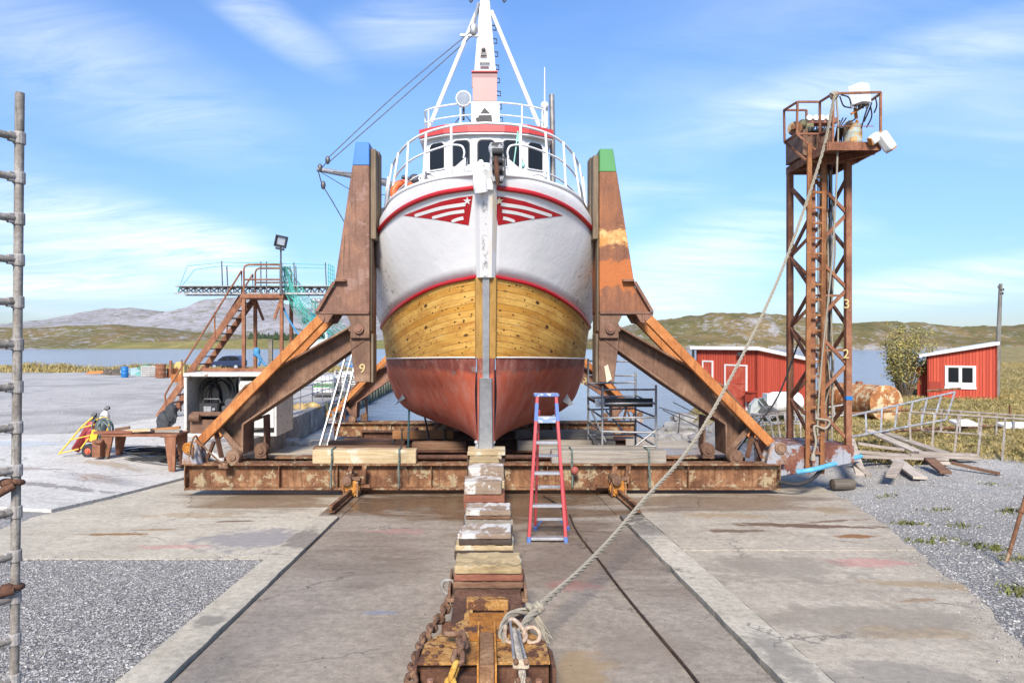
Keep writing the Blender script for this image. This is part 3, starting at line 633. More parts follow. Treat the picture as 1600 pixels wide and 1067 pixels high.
chip = t.math('MULTIPLY', t.ramp(n, [(.53, 0.), (.56, 1.)]), t.ramp(t.math('ABSOLUTE', t.math('SUBTRACT', xm, .01)), [(.02, 1.), (.08, .0)]))
c = t.mix(chip, (.69, .69, .68), t.mix(t.noise(14, 4), (.10, .10, .11), (.35, .34, .34)))
ru = t.math('MULTIPLY', t.ramp(t.noise(2, 8, .7, .4, t.coord((5, 1, .3))), [(.5, 0.), (.7, 1.)]), t.ramp(xm, [(.06, 0.), (.16, 1.)])); c = t.mix(t.math('MULTIPLY', ru, .8), c, (.62, .40, .08))
M['stem_paint'] = t.fin(c, .45, t.bump(t.math('SUBTRACT', 1.0, chip), .4, .01))
stem_piece('stem_post', Z(434, 14.5), Z(268, 13.5), .20, .16, M['stem_paint'], wtop=.225)
stem_piece('wooden_stem', Z(559, 15.1), Z(434, 14.5), .235, .06, m_wood('stem_wood', (.33, .18, .05), (.50, .30, .09), 2, .5), taper=.9)
stem_piece('lower_stem', Z(690, 15.98), Z(559, 15.1), .2, .06, M['antifoul'], taper=.9)
t = NT('zinc_grey'); n = t.noise(7, 8, .7); c = t.ramp(n, [(.3, (.26, .275, .29)), (.7, (.40, .42, .44))]); M['zinc'] = t.fin(c, .5, t.bump(n, .15, .01), .3)
stem_piece('stem_strap', Z(592, 15.3), Z(430, 14.5), .075, .115, M['zinc'], .1, taper=.95)
stem_piece('stem_shoe', Z(704, 16.0), Z(590, 15.3), .185, .22, M['zinc'], .25, wtop=.15, taper=.82)
m = MB(); y_ = 15.95
m.prism([P(745, 686, y_), P(770, 686, y_), P(773, 700, y_), P(768, 709, y_), P(748, 709, y_), P(742, 700, y_)], (0, .5, 0))
for u in (744, 771): m.cyl(P(u, 690, y_ - .03), P(u, 690, y_ + .02), .05, n=8); m.cyl(P(u, 700, y_ - .03), P(u, 700, y_ + .02), .05, n=8)
m.build('forefoot', M['zinc'], boat, bevel=.02)
m = MB()
for a, b in ((6 * NR, 0),): pass
m.box2((BX - .12, 16.4, -2.62 - SL * .4), (BX + .12, 17.0, -2.5)); 
for k in range(9): y0 = 16.5 + k * 2; m.box2((BX - .14, y0, -2.74 - SL * (y0 - 16)), (BX + .14, y0 + 2, -2.45 - SL * (y0 - 15)))
m.build('keel', M['antifoul'], boat)

# emblem: red fan with white bars and a star, wrapped on the flare of the bow
hv, hf = [], []
for rows in (hull_rows(4 * NR, 6 * NR), mirror(hull_rows(4 * NR, 6 * NR))):
    o0 = len(hv); nr_, nc_ = len(rows), len(rows[0]); hv += [p for r_ in rows for p in r_]
    hf += [(o0 + i * nc_ + j, o0 + i * nc_ + j + 1, o0 + (i + 1) * nc_ + j + 1, o0 + (i + 1) * nc_ + j) for i in range(nr_ - 1) for j in range(nc_ - 1)]
bvh = BVHTree.FromPolygons(hv, hf)
def patch(name, poly, mat, parent, off, cut=7):
    bm = bmesh.new(); bm.faces.new([bm.verts.new((p[0], p[1], 0)) for p in poly]); bmesh.ops.triangulate(bm, faces=bm.faces[:])
    for ax in (0, 1):
        a, b = min(p[ax] for p in poly), max(p[ax] for p in poly); k = math.ceil(a / cut) * cut
        while k < b:
            co = [0, 0, 0]; no = [0, 0, 0]; co[ax] = k; no[ax] = 1
            bmesh.ops.bisect_plane(bm, geom=bm.verts[:] + bm.edges[:] + bm.faces[:], plane_co=co, plane_no=no); k += cut
    m = MB(); vs = []
    for v in bm.verts:
        d = P(v.co.x, v.co.y, 1.0).normalized(); h = bvh.ray_cast(Vector((0, 0, 0)), d)
        p, nn = (h[0], h[1]) if h[0] is not None else (P(v.co.x, v.co.y, 14), Vector((0, -1, 0)))
        if nn.dot(d) > 0: nn = -nn
        vs.append(p + nn * off)
    bm.verts.index_update(); m.add(vs, [[v.index for v in f.verts] for f in bm.faces]); bm.free()
    return m.build(name, mat, parent)
def z1(x, y): return (480 + x / 2.963, y / 2.963)                   # from the enlarged bow detail back to photo pixels
def ribbon(pts, w0, w1):
    c_ = catmull([Vector((*p, 0)) for p in pts], 5); L, Rr = [], []
    for i, p in enumerate(c_):
        d = (c_[min(i + 1, len(c_) - 1)] - c_[max(i - 1, 0)]).normalized(); n_ = Vector((-d.y, d.x, 0)); k = lerp(w0, w1, i / (len(c_) - 1)) / 2
        L.append(p + n_ * k); Rr.append(p - n_ * k)
    d = (c_[-1] - c_[-2]).normalized(); tip = [c_[-1] + (L[-1] - c_[-1]) * math.cos(a) + d * (w1 / 2) * math.sin(a) for a in (R(45), R(90), R(135))]
    return [(p.x, p.y) for p in L + tip + Rr[::-1]]
for sg in (-1, 1):
    fl = (lambda x, y: z1(x, y)) if sg < 0 else (lambda x, y: z1(1630 - x, y))
    wrap = lambda pts: [fl(*p) for p in pts]
    e = patch('bow_emblem', wrap([(767, 905), (700, 914), (620, 932), (540, 960), (445, 997), (600, 1016), (748, 1042)]), M['boat_red'], boat, .006)
    for pts, w0, w1 in (([(733, 944), (620, 962), (505, 996)], 17, 15), ([(728, 976), (660, 986), (585, 1006)], 16, 14), ([(724, 1008), (700, 1013), (675, 1022)], 16, 14)):
        patch('white_bar', wrap(ribbon(pts, w0, w1)), M['white'], e, .011)
    star = [(742 + (20 if k % 2 == 0 else 8) * math.sin(R(36 * k)), 929 - (20 if k % 2 == 0 else 8) * math.cos(R(36 * k))) for k in range(10)]
    patch('star', wrap(star), M['white'] if sg < 0 else m_paint('star_yellowed', (.78, .70, .45)), e, .015)

# railing round the foredeck
top = catmull([P(757, 192, 14.25), P(705, 196, 14.4), P(655, 211, 14.95), P(625, 235, 15.7), P(610, 264, 16.8), P(604, 296, 18.4), P(606, 330, 21)], 8)
midr = catmull([P(722, 247, 14.15), P(723, 236, 14.12), P(716, 227, 14.15), P(690, 229, 14.35), (P(645, 247, 14.95)), P(620, 270, 15.7), P(608, 296, 16.8), P(606, 320, 18.4)], 8)
lowr = catmull([P(664, 269, 14.6), P(640, 281, 15.1), P(618, 301, 15.8), P(607, 322, 16.8)], 8)
for name, pts, r_ in (('rail', top, .029), ('rail', midr, .022), ('rail', lowr, .02)):
    for q in sides([p + Vector((BX, 0, 0)) for p in pts]): m = MB(); m.tube(q, r_, 8); m.build(name, M['white'], boat, smooth=60)
bul = along_hull(6 * NR)
for k in (8, 14, 20, 25, 30, 35, 39, 43):
    p = top[k]; bq = min(bul, key=lambda q: (.35 if k < 30 else 1) * abs(q.y - p.y) + (1 if k < 30 else .5) * abs(abs(q.x - BX) - abs(p.x - BX)))
    for sg in (-1, 1): m = MB(); m.tube([Vector((BX + sg * (bq.x - BX - .03), bq.y, bq.z)), Vector((BX + sg * abs(p.x - BX), p.y, p.z))], .027 if k < 40 else .04, 8); m.build('rail_post', M['white'], boat, smooth=60)

# bow fittings
m = MB()
m.tube([P(752, 300, 13.55), P(750, 285, 13.5), P(748, 262, 13.5), P(752, 252, 13.6)], [.14, .15, .11, .05], 10)
m.tube([P(763, 296, 13.6), P(766, 270, 13.55), P(762, 256, 13.6)], [.11, .09, .04], 10)
m.sphere(P(758, 262, 13.6), .14, (1.5, .9, .7)); m.sphere(P(744, 268, 13.6), .09); m.cyl(P(733, 264, 13.7), P(742, 264, 13.6), .09)
m.build('stem_head', M['white_worn'], boat, smooth=50)
m = MB(); y_ = 13.45
m.prism([P(766, 222, y_), P(786, 221, y_), P(788, 228, y_), P(784, 236, y_), P(789, 244, y_), P(790, 272, y_), P(785, 284, y_), P(770, 284, y_), P(764, 270, y_), P(766, 240, y_), P(763, 230, y_)], (0, .16, 0))
m.build('roller_bracket', m_paint('roller_grey', (.30, .31, .33), (.06, .06, .06), .5, .6), boat, bevel=.015)
m = MB()
for v in (237, 251, 264): m.cyl(P(769, v, y_ - .05), P(785, v, y_ - .05), .07, n=12)
m.build('bow_roller', M['black_rubber'], boat, smooth=50)
m = MB(); m.tube([P(775, 244, y_ - .1), P(776, 262, y_ - .1), P(778, 290, y_ - .06)], [.035, .055, .03], 8); m.build('anchor_shank', M['rust_dark'], boat, smooth=50)
m = MB(); m.box2(P(741, 260, 13.75), P(725, 288, 13.9)); m.box2(P(738, 266, 13.72), P(728, 274, 13.78)); m.build('fairlead', M['galv'], boat, bevel=.01)
for sg in (-1, 1):
    m = MB(); f_ = lambda u, v: P(760 + sg * (757 - u), v, 13.93)
    m.prism([f_(725, 245), f_(689, 277), f_(724, 279)], (0, .06, 0)); m.prism([f_(727, 245), f_(725.5, 279), f_(727, 279)], (0, .35, 0))
    m.build('anchor_pocket', m_paint('pocket_grey', (.47, .48, .49), (.2, .18, .16), .2), boat)
for u in (668, 672, 840): m = MB(); m.torus(P(u, 279, 14.75), .1, .025, (0, 1, 0), 16, 6, ((1, 0, 0), 1.8)); m.build('mooring_eye', M['white'], boat, smooth=60)
m = MB(); m.torus(P(632, 303, 15.9), .26, .085, (.4, -1, .1), 24, 10); m.build('lifebuoy', M['orange'], boat, smooth=60)
m = MB(); m.sphere(P(648, 282, 16.5), .16); m.box(P(660, 283, 16.6), (.25, .2, .22)); m.cyl(P(640, 280, 16.4), P(628, 276, 16.4), .05); m.build('deck_winch', M['dark_steel'], boat, smooth=40)
m = MB(); m.tube([P(809, 205, 14.3), P(806, 232, 14.2), P(802, 262, 14.0), P(794, 276, 13.9), P(790, 283, 13.85)], .016, 6); m.tube([P(809, 205, 14.25), P(813, 240, 14.2), P(818, 258, 14.1), P(812, 264, 14.05)], .014, 6); m.sphere(P(816, 259, 14.1), .06)
m.build('bow_line', m_plain('line_green', (.25, .48, .40), .8), boat, smooth=60)

# wheelhouse
WY = 20.3
plan = [(-1.87, 24.5), (-1.87, 20.95), (-1.1, 20.45), (-.375, WY), (.375, WY), (1.1, 20.45), (1.87, 20.95), (1.87, 24.5)]
plan = [Vector((BX + .02 + x, y, 0)) for x, y in plan]
zb, zt = 2.0, Z(211, 20.3)
m = MB(); m.prism([p + Vector((0, 0, zb)) for p in plan], (0, 0, zt - zb)); wh = m.build('wheelhouse', M['white'], boat)
def rrect(o, ax, ay, w_, h_, r_, bot=.3):
    out = []
    for (cx_, cy_, a0, rr) in ((1, 1, 0, r_), (-1, 1, 90, r_), (-1, -1, 180, r_ * bot), (1, -1, 270, r_ * bot)):
        for k in range(5):
            a = R(a0 + 22.5 * k); out.append(o + ax * (cx_ * (w_ / 2 - rr) + rr * math.cos(a)) + ay * (cy_ * (h_ / 2 - rr) + rr * math.sin(a)))
    return out
up = Vector((0, 0, 1))
for a, b, wd, c0 in ((1, 2, .52, .52), (2, 3, .52, .5), (3, 4, .52, .5), (4, 5, .52, .5), (5, 6, .52, .48), (0, 1, .9, .45), (0, 1, .9, .8), (6, 7, .9, .25), (6, 7, .9, .6)):
    pa, pb = plan[a], plan[b]; ax = (pb - pa).normalized(); nn = ax.cross(up)
    if nn.y > 0 and a not in (0, 6): nn = -nn
    if a == 0: nn = Vector((-1, 0, 0))
    if a == 6: nn = Vector((1, 0, 0))
    o = pa.lerp(pb, c0); o.z = Z(240, 20.4)
    m = MB(); m.prism(rrect(o + nn * .002, ax, up, wd + .1, .86, .16), nn * .03); wf = m.build('window', M['white'], wh)
    m = MB(); m.prism(rrect(o + nn * .02, ax, up, wd + .02, .78, .14), nn * .022); m.build('seal', M['black'], wf)
    m = MB(); m.prism(rrect(o + nn * .03, ax, up, wd - .05, .71, .12), nn * .02); m.build('pane', M['glass'], wf)
def offset_plan(d, dz):
    c0 = Vector((BX, 22.6, 0)); return [Vector((p.x + math.copysign(d, p.x - c0.x), p.y + (-d if p.y < 22 else d), dz)) for p in plan]
m = MB(); m.prism(offset_plan(.14, zt), (0, 0, .06)); m.prism(offset_plan(.10, zt + .3), (0, 0, .04)); rf = m.build('roof', M['white'], boat)
m = MB(); m.prism(offset_plan(.17, zt + .055), (0, 0, .25)); m.build('fascia', M['roof_red'], rf)
m = MB(); m.box2((BX - 2.9, 23, 1.9), (BX + 2.9, 30, 3.6)); m.build('deckhouse', M['white'], boat, bevel=.03)
# rail on the roof
zr0, zr1 = zt + .34, Z(164, 20.6)
rp = [Vector((BX + x, y, 0)) for x, y in ((-1.9, 24.4), (-1.9, 21.6), (-1.75, 21.0), (-1.1, 20.6), (-.4, 20.4), (.4, 20.4), (1.1, 20.6), (1.75, 21.0), (1.9, 21.6), (1.9, 24.4))]
for zz_, r_ in ((zr1, .03), (lerp(zr0, zr1, .45), .022)): m = MB(); m.tube(catmull([p + up * zz_ for p in rp], 4), r_, 8); m.build('roof_rail', M['white'], boat, smooth=60)
for k in (0, 1, 2, 3.5, 4, 5, 6, 7, 8, 9):
    p = rp[int(k)].lerp(rp[min(9, int(k) + 1)], k - int(k)); m = MB(); m.tube([p + up * zr0, p + up * zr1], .026, 8); m.build('rail_stanchion', M['white'], boat, smooth=60)
# mast
MY = 22.0
def mbox(m, pts_lo, pts_hi):                                      # tapered box from (u0,u1,v,depth) pairs
    (a0, a1, av, ad), (b0, b1, bv, bd) = pts_lo, pts_hi
    lo = [P(a0, av, MY), P(a1, av, MY)]; hi = [P(b0, bv, MY), P(b1, bv, MY)]
    vs = [lo[0], lo[1], lo[1] + Vector((0, ad, 0)), lo[0] + Vector((0, ad, 0)), hi[0], hi[1], hi[1] + Vector((0, bd, 0)), hi[0] + Vector((0, bd, 0))]
    m.add(vs, [(3, 2, 1, 0), (4, 5, 6, 7), (0, 1, 5, 4), (1, 2, 6, 5), (2, 3, 7, 6), (3, 0, 4, 7)])
m = MB(); mbox(m, (735, 783, 205, 1.6), (738, 778, 158, 1.3)); mbox(m, (741, 775, 112, .9), (750, 765, 0, .5)); mbox(m, (750, 765, 0, .5), (752, 764, -40, .4))
mast = m.build('mast', M['white'], boat, bevel=.02)
m = MB(); m.box2(P(736.5, 110, MY - .08), P(777.5, 115.5, MY + .12)); m.build('crosstree', M['roof_red'], mast)
m = MB(); mbox(m, (738.5, 776.5, 157.7, 1.25), (738.5, 776.5, 112, 1.1)); m.build('mast_trunk', m_paint('trunk_pink_bounce', (.40, .23, .21), (.34, .2, .15), .15), mast)  # pink bounce from the soffit above is put into the trunk's colour
m = MB(); m.prism([P(737, 115, MY - .05), P(777, 115, MY - .05), P(777, 136, MY + .12), P(737, 136, MY + .12)], (0, .1, 0)); m.build('crosstree_skirt', m_paint('skirt_pink', (.50, .33, .31), (.3, .16, .1), .2), mast)
m = MB(); m.box2(P(750, 67, MY - .05), P(761, 91, MY + .1)); m.build('lamp_recess', m_paint('recess_pink', (.55, .37, .33)), mast)
m = MB(); m.box2(P(751, 81, MY - .12), P(760, 89, MY + .02)); m.sphere(P(755.5, 78, MY - .08), .07); m.build('navigation_lamp', M['dark_steel'], mast)
m = MB(); m.box2(P(749, 92, MY - .12), P(765, 101, MY + .1)); m.box2(P(750, 103, MY - .1), P(764, 107, MY + .1)); m.build('radar_shelf', M['white'], mast)
m = MB(); m.lathe(P(757, 188, MY - .06), (0, 1, 0), [(.3, 0), (.3, .04)], 3); m.prism([P(744, 189, MY - .06), P(769, 189, MY - .06), P(768, 179, MY - .05), P(757, 168, MY - .05), P(749, 179, MY - .05)], (0, .05, 0)); m.build('mast_hatch', M['black'], mast)
for k in range(9):
    v = 22 + k * 20.5; u = lerp(767, 779, k / 8); m = MB(); m.tube([P(u - 2, v - 3, MY + .3), P(u + 6, v - 2, MY + .3), P(u + 6.5, v + 5, MY + .3), P(u - 1, v + 4, MY + .3)], .02, 6); m.build('mast_step', M['dark_steel'], mast)
for a, b in (((747, 14), (671, 198)), ((768, 18), (843, 198))): m = MB(); m.tube([P(*a, MY + .2), P(*b, MY - .6)], .07, 10); m.build('mast_brace', M['white'], boat, smooth=60)
m = MB(); m.tube([P(741, 40, MY), P(744, 20, MY), P(748, 5, MY)], .05, 6); m.sphere(P(740, 45, MY - .05), .17, (.8, .5, 1.2)); m.bar(P(719, 55, MY), P(748, 56, MY), .07, .07); m.build('masthead_block', M['galv'], boat, smooth=40)
for u in (736, 788): m = MB(); m.tube([P(u - 3, -2, MY), P(u, 4, MY), P(u + 2, 1, MY), P(u + 2, -6, MY)], .03, 6); m.build('rigging_hook', M['dark_steel'], boat)
# searchlight, whip antenna, exhaust
m = MB(); c0 = P(724, 152, 20.4); m.lathe(c0 + Vector((0, .28, -.02)), (0, -1, 0), [(.1, -.05), (.2, .0), (.23, .1), (.23, .28)], 20); sl = m.build('searchlight', M['white'], boat, smooth=40)
m = MB(); m.lathe(c0 + Vector((0, .0, -.02)), (0, -1, 0), [(.2, 0), (.2, .012)], 20); m.build('lens', m_plain('lens_grey', (.30, .32, .33), .15, .3), sl)
m = MB(); m.tube([c0 + Vector((0, .2, -.22)), c0 + Vector((0, .2, -.62))], .035, 8); m.tube([c0 + Vector((-.25, .2, -.7)), c0 + Vector((0, .2, -.4)), c0 + Vector((.25, .2, -.7))], .02, 6); m.build('lamp_bracket', M['dark_steel'], sl)
m = MB(); m.tube([P(851, 105, 21), P(851, 165, 21), P(852, 200, 21)], [.012, .025, .03], 6); m.build('whip_antenna', M['white'], boat)
m = MB(); m.cyl(P(852, 165, 21.2), P(852, 200, 21.2), .09); m.sphere(P(851, 165, 21.1), .13); m.build('antenna_mount', M['white'], boat, smooth=40)
m = MB(); m.tube([P(862, 148, 21.6), P(863, 200, 21.6), P(864, 290, 21.6)], .085, 12); m.build('exhaust_pipe', m_plain('exhaust_grey', (.22, .21, .2), .5, .5, .4, 4), boat, smooth=40)
# derrick boom to port with its falls
m = MB(); m.tube([P(495, 264, 21), P(540, 272, 21.3), P(600, 285, 22), P(640, 296, 23)], [.07, .09, .11, .11], 10); m.build('derrick_boom', m_plain('boom_grey', (.30, .31, .33), .5, .4, .3), boat, smooth=50)
m = MB()
for a, b, c1 in (((741, 45), (625, 140), (512, 247)), ((744, 50), (630, 150), (514, 253)), ((512, 250), (505, 258), (497, 264))): m.tube(catmull([P(*a, MY), P(b[0], b[1] + 1.5, 21.5), P(*c1, 21)], 5), .017, 5)
m.build('topping_lift', M['dark_steel'], boat, smooth=60)
m = MB(); m.tube([P(497, 266, 21), P(503, 288, 21), P(518, 312, 21), P(540, 350, 20.5)], .018, 5); m.tube([P(500, 268, 21), P(545, 295, 21.3), P(605, 305, 22)], .012, 5); m.tube([P(520, 268, 21), P(560, 272, 21.3), P(605, 280, 22)], .012, 5); m.build('cargo_fall', M['dark_steel'], boat, smooth=60)
for p in (P(512, 250, 21), P(505, 289, 21), P(500, 262, 21)): m = MB(); m.sphere(p, .11, (.7, .5, 1.2)); m.build('rigging_block', M['dark_steel'], boat, smooth=60)
# transducer fins under the bilge
for s_, pts in ((1, [(884, 611), (896, 631), (889, 633), (874, 624)]), (-1, [(629, 616), (617, 632), (634, 622)])):
    m = MB(); m.prism([P(u, v, 19.4) for u, v in pts], (0, .25, 0)); m.build('bilge_fin', M['galv'], boat, bevel=.01)
# ------------------------------------------------------------------ slip cradle
def text_mesh(name, body, size, mat, parent, loc, rot, depth=.004):
    cu = bpy.data.curves.new(name + '_curve', 'FONT'); cu.body = body; cu.size = size; cu.extrude = depth; cu.align_x = 'CENTER'; cu.align_y = 'CENTER'
    tmp = bpy.data.objects.new('tmp_text', cu); COL.objects.link(tmp)
    me = bpy.data.meshes.new_from_object(tmp.evaluated_get(bpy.context.evaluated_depsgraph_get())); me.name = name
    bpy.data.objects.remove(tmp); bpy.data.curves.remove(cu); me.materials.clear(); me.materials.append(mat)
    o = bpy.data.objects.new(name, me); COL.objects.link(o); o.rotation_euler = rot
    q = parent; off = Vector(loc)
    while q is not None: off = off - q.location; q = q.parent
    o.parent = parent; o.location = off; return o
cradle = thing('slip_cradle', 'rusty steel slip cradle of wide I-beams with four hinged arms clasping the boat', 'cradle', (0, 15.4, slip(15.4)))
def ibeam(x0, x1, y, zb, h, fw, stiff=(), mat=None, name='cross_beam', tf=.035):
    m = MB()
    m.box2((x0, y, zb), (x1, y + fw, zb + tf)); m.box2((x0, y, zb + h - tf), (x1, y + fw, zb + h))
    m.box2((x0 + .01, y + fw * .42, zb + tf), (x1 - .01, y + fw * .58, zb + h - tf))
    for x in (x0 + .001, x1 - .026): m.box2((x, y - .004, zb - .015), (x + .025, y + fw + .004, zb + h + .004))
    for x in stiff:
        m.box2((x, y + .03, zb + tf), (x + .02, y + fw * .42, zb + h - tf)); m.box2((x, y + fw * .58, zb + tf), (x + .02, y + fw - .03, zb + h - tf))
    return m.build(name, mat or M['rust_beam'], cradle, bevel=.006)
ibeam(-6.69, 6.6, 15.2, -3.305, .575, .42, (-4.6, -3.3, -1.2, 1.4, 3.2, 4.55), name='front_beam')
ibeam(-6.3, 6.3, 16.5, -3.36, .56, .4, (-4.6, -3.2, 3.2, 4.6))
for y, hl in ((18.7, 4.5), (22.2, 4.6), (25.6, 4.6)): ibeam(-hl, hl, y, slip(y) + .12, .5, .4, (-2, 0, 2), M['rust_dark'])
ibeam(-6.4, 6.4, 29.0, slip(29) + .13, .575, .42, (-4, 4), name='rear_beam'); ibeam(-6.2, 6.2, 30.3, slip(30.3) + .13, .56, .4)
for x in (-2.95, 2.95):
    m = MB(); m.bar((x, 15.63, slip(15.6) + .40), (x, 29.0, slip(29) + .40), .3, .3); m.build('side_girder', M['rust_dark'], cradle, bevel=.01)
m = MB(); m.tube([(BX - 1.55, 15.5, -2.62), (BX + 1.7, 15.5, -2.62)], .05, 8); m.tube([(-1.5, 15.9, -2.70), (1.6, 15.9, -2.70)], .05, 8); m.build('drag_pipe', M['rust_dark'], cradle, smooth=40)
K = 15.45 / F
num_mat = m_plain('number_yellow', (.50, .40, .18), .85, 0, .35, 14)
rust_flat = m_rust('rust_plate', (.075, .038, .024), (.165, .092, .058), (.30, .19, .12), 1.3, .9, .65, .22, paint=(.25, .11, .05), amount=.36)
cap_b, cap_g = M['blue_paint'], M['green_paint']
old_wood = m_wood('fender_wood', (.10, .075, .05), (.26, .20, .14), 2, .6)
t = NT('rust_burnt'); co = t.coord(); n1 = t.noise(1.1, 10, .68, .5); n2 = t.noise(8, 8, .75); st = t.noise(3, 7, .65, .3, t.coord((4, 4, .35)))
c = t.ramp(t.math('ADD', t.math('MULTIPLY', n1, .55), t.math('MULTIPLY', st, .45)), [(.33, (.10, .04, .025)), (.48, (.20, .085, .045)), (.62, (.30, .12, .05))])
sz = t.sep(co)[2]; pat = t.math('ADD', t.math('MULTIPLY', t.math('SUBTRACT', t.noise(2.2, 9, .7, .3, t.coord((1, 1, 1.4), loc=(2, 2, 0))), .5), 1.6), t.ramp(sz, [(0, 0.), (1, 0.)]))
b1 = t.math('SUBTRACT', .32, t.math('ABSOLUTE', t.math('SUBTRACT', sz, 5.75))); b2 = t.math('SUBTRACT', .42, t.math('ABSOLUTE', t.math('SUBTRACT', sz, 4.95)))
c = t.mix(t.ramp(t.math('ADD', b2, pat), [(.12, 0.), (.2, .85)]), c, (.40, .125, .035)); c = t.mix(t.ramp(t.math('ADD', b1, pat), [(.1, 0.), (.2, .9)]), c, t.ramp(n2, [(.4, (.46, .20, .05)), (.6, (.62, .42, .18))]))
M['rust_burnt'] = t.fin(t.mix(.3, c, t.ramp(t.noise(50, 4), [(.3, .25), (.7, .75)]), 'OVERLAY'), .72, t.bump(n2, .35, .02), 0, .3)
def side_arm(sg, dy=0.0, dz=0.0, front=True):
    A = lambda o, v, y=15.45: Vector((sg * o * K, y + dy, (V0 - v) * K + dz))
    vt = 222 if sg < 0 else 232
    D = Vector((0, 1, 0))
    q = lambda pts, y=15.45: [A(o, v, y) for o, v in pts]
    oo = lambda v: lerp(201, 233, (v - vt) / (435.0 - vt))
    # upright: welded box, tapering upward
    m = MB(); m.prism(q([(180, vt + 36), (oo(vt + 36), vt + 36), (233, 435), (235, 447), (259, 481), (259, 487), (180, 487)]), D * 1.05)
    upr = m.build('upright', M['rust_arm'] if sg < 0 else M['rust_burnt'], cradle, bevel=.012)
    m = MB(); m.prism(q([(180, vt), (oo(vt), vt), (oo(vt + 36), vt + 35.8), (180, vt + 35.8)]), D * 1.05); m.build('painted_tip', cap_b if sg < 0 else cap_g, upr, bevel=.012)
    m = MB(); m.box2(A(263, 486.5, 15.40), A(180.5, 490, 16.55)); m.prism(q([(232, 437), (215, 437), (215, 440), (232, 440)], 15.30), D * .16)
    m.prism(q([(236, 440), (231, 440), (258, 486), (263, 486)], 15.34), D * .1); m.build('base_plate', M['rust_arm'], upr)
    m = MB(); m.prism(q([(180, 490.3), (216, 490.3), (209, 505), (210, 528), (180, 528)]), D * 1.0); m.prism(q([(180, 528.2), (212, 528.2), (204, 597), (180, 597)], 15.55), D * .8)
    m.build('tail_plate', rust_flat, upr, bevel=.012)
    m = MB(); m.box2(A(179.8, vt + 8, 15.56), A(171, 372, 15.92)); m.box2(A(179.8, vt + 4, 15.95), A(170, 352, 16.35)); m.box2(A(179.8, 372.3, 15.56), A(178, 517, 15.9)); m.box2(A(179.6, 521, 15.6), A(175.5, 598, 16.1))
    m.build('fender', old_wood, upr, bevel=.02)
    # brace lugs under the base plate
    for y in (15.42, 16.35):
        m = MB(); m.prism(q([(263, 490.2), (236, 490.2), (244, 503), (255, 505), (262, 500)], y), D * .09); m.cyl(A(255, 497, y - .03), A(255, 497, y + .12), .085, n=14); m.build('brace_lug', M['rust_arm'], upr, smooth=30)
    # strut: deep I-section with a knee at the foot
    m = MB(); m.prism(q([(203, 509), (376, 606), (424, 662), (414, 690), (396, 706), (381, 712), (382, 664), (377, 660), (284, 597), (187, 528)], 15.88), D * .07)
    for a, b in (((205, 506.5), (377, 604)), ((377, 604), (424, 660)), ((187, 529), (284, 598.5)), ((284, 598.5), (380, 663)), ((380, 663), (381, 711))): m.bar(A(*a, 15.9), A(*b, 15.9), .74 if a != (380, 663) else .045, .045 if a != (380, 663) else .74, up=(0, 0, 1))
    for a, b, w1, h1 in (((360, 655), (359, 710), .045, .4), ((360, 655), (382, 664), .4, .045)): m.bar(A(*a, 16.35), A(*b, 16.35), w1, h1)
    for a, b in (((424, 662), (396, 706)),): m.bar(A(*a, 15.9), A(*b, 15.9), .5, .04)
    m.bar(A(420, 668, 15.62), A(385, 706, 15.62), .05, .12)
    m.prism(q([(187, 505), (210, 505), (214, 516), (192, 530), (183, 522)], 15.50), D * .08)
    stt = m.build('strut', rust_flat if front else M['rust_arm'], cradle, bevel=.008)
    m = MB(); m.cyl(A(196, 513, 15.38), A(196, 513, 15.6), .11, n=16); m.cyl(A(196, 513, 15.35), A(196, 513, 15.4), .07, n=8); m.build('pivot_pin', M['rust_arm'], stt, smooth=30)
    for (o, v, y, r_) in ((390, 712, 15.3, .165), (363, 709, 16.0, .16)):
        m = MB(); m.lathe(A(o, v, y), (0, 1, 0), [(r_ * .45, -.03), (r_ * .45, 0), (r_ * .9, 0), (r_, .03), (r_, .2)], 20); m.box2(A(o - 9, v, y + .02), A(o + 9, v + 13, y + .2)); m.build('foot_pivot', rust_flat, stt, smooth=30)
    # two orange braces down to the end lug
    for y in (15.40, 16.35):
        m = MB(); m.bar(A(256, 498, y + .05), A(446, 692, y + .05), .17, .2); m.build('brace', M['rust_orange'], cradle, bevel=.01)
    m = MB(); m.prism(q([(435, 722.5), (467, 722.5), (464, 696), (455, 687), (444, 690), (440, 700)], 15.24), D * .08); m.prism(q([(435, 722.5), (467, 722.5), (464, 696), (455, 687), (444, 690)], 15.56), D * .06)
    lug = m.build('end_lug', M['white_lug'], cradle, bevel=.006)
    m = MB(); m.cyl(A(456, 697, 15.17), A(456, 697, 15.7), .075, n=14); m.torus(A(456, 697, 15.22), .1, .035, (0, 1, 0), 14, 6); m.build('lug_pin', M['rust_bright'] if sg < 0 else rust_flat, lug, smooth=40)
    m = MB(); m.bar(A(434, 716, 15.5), A(424, 690, 15.5), .1, .06); m.bar(A(412, 715, 15.5), A(424, 672, 15.6), .1, .05); m.build('gusset', M['rust_dark'], cradle)
M['white_lug'] = m_rust('white_lug', (.12, .06, .04), (.26, .15, .10), (.4, .3, .22), 3, .5, paint=(.34, .34, .36), amount=.52)
side_arm(-1); side_arm(1)
side_arm(-1, 13.8, -SL * 13.8, False); side_arm(1, 13.8, -SL * 13.8, False)
text_mesh('painted_number', '9', .3, num_mat, cradle, P(566, 576, 15.53), (R(90), 0, 0)); text_mesh('painted_number', '3', .5, num_mat, cradle, P(911, 596, 28.9), (R(90), R(45), 0))
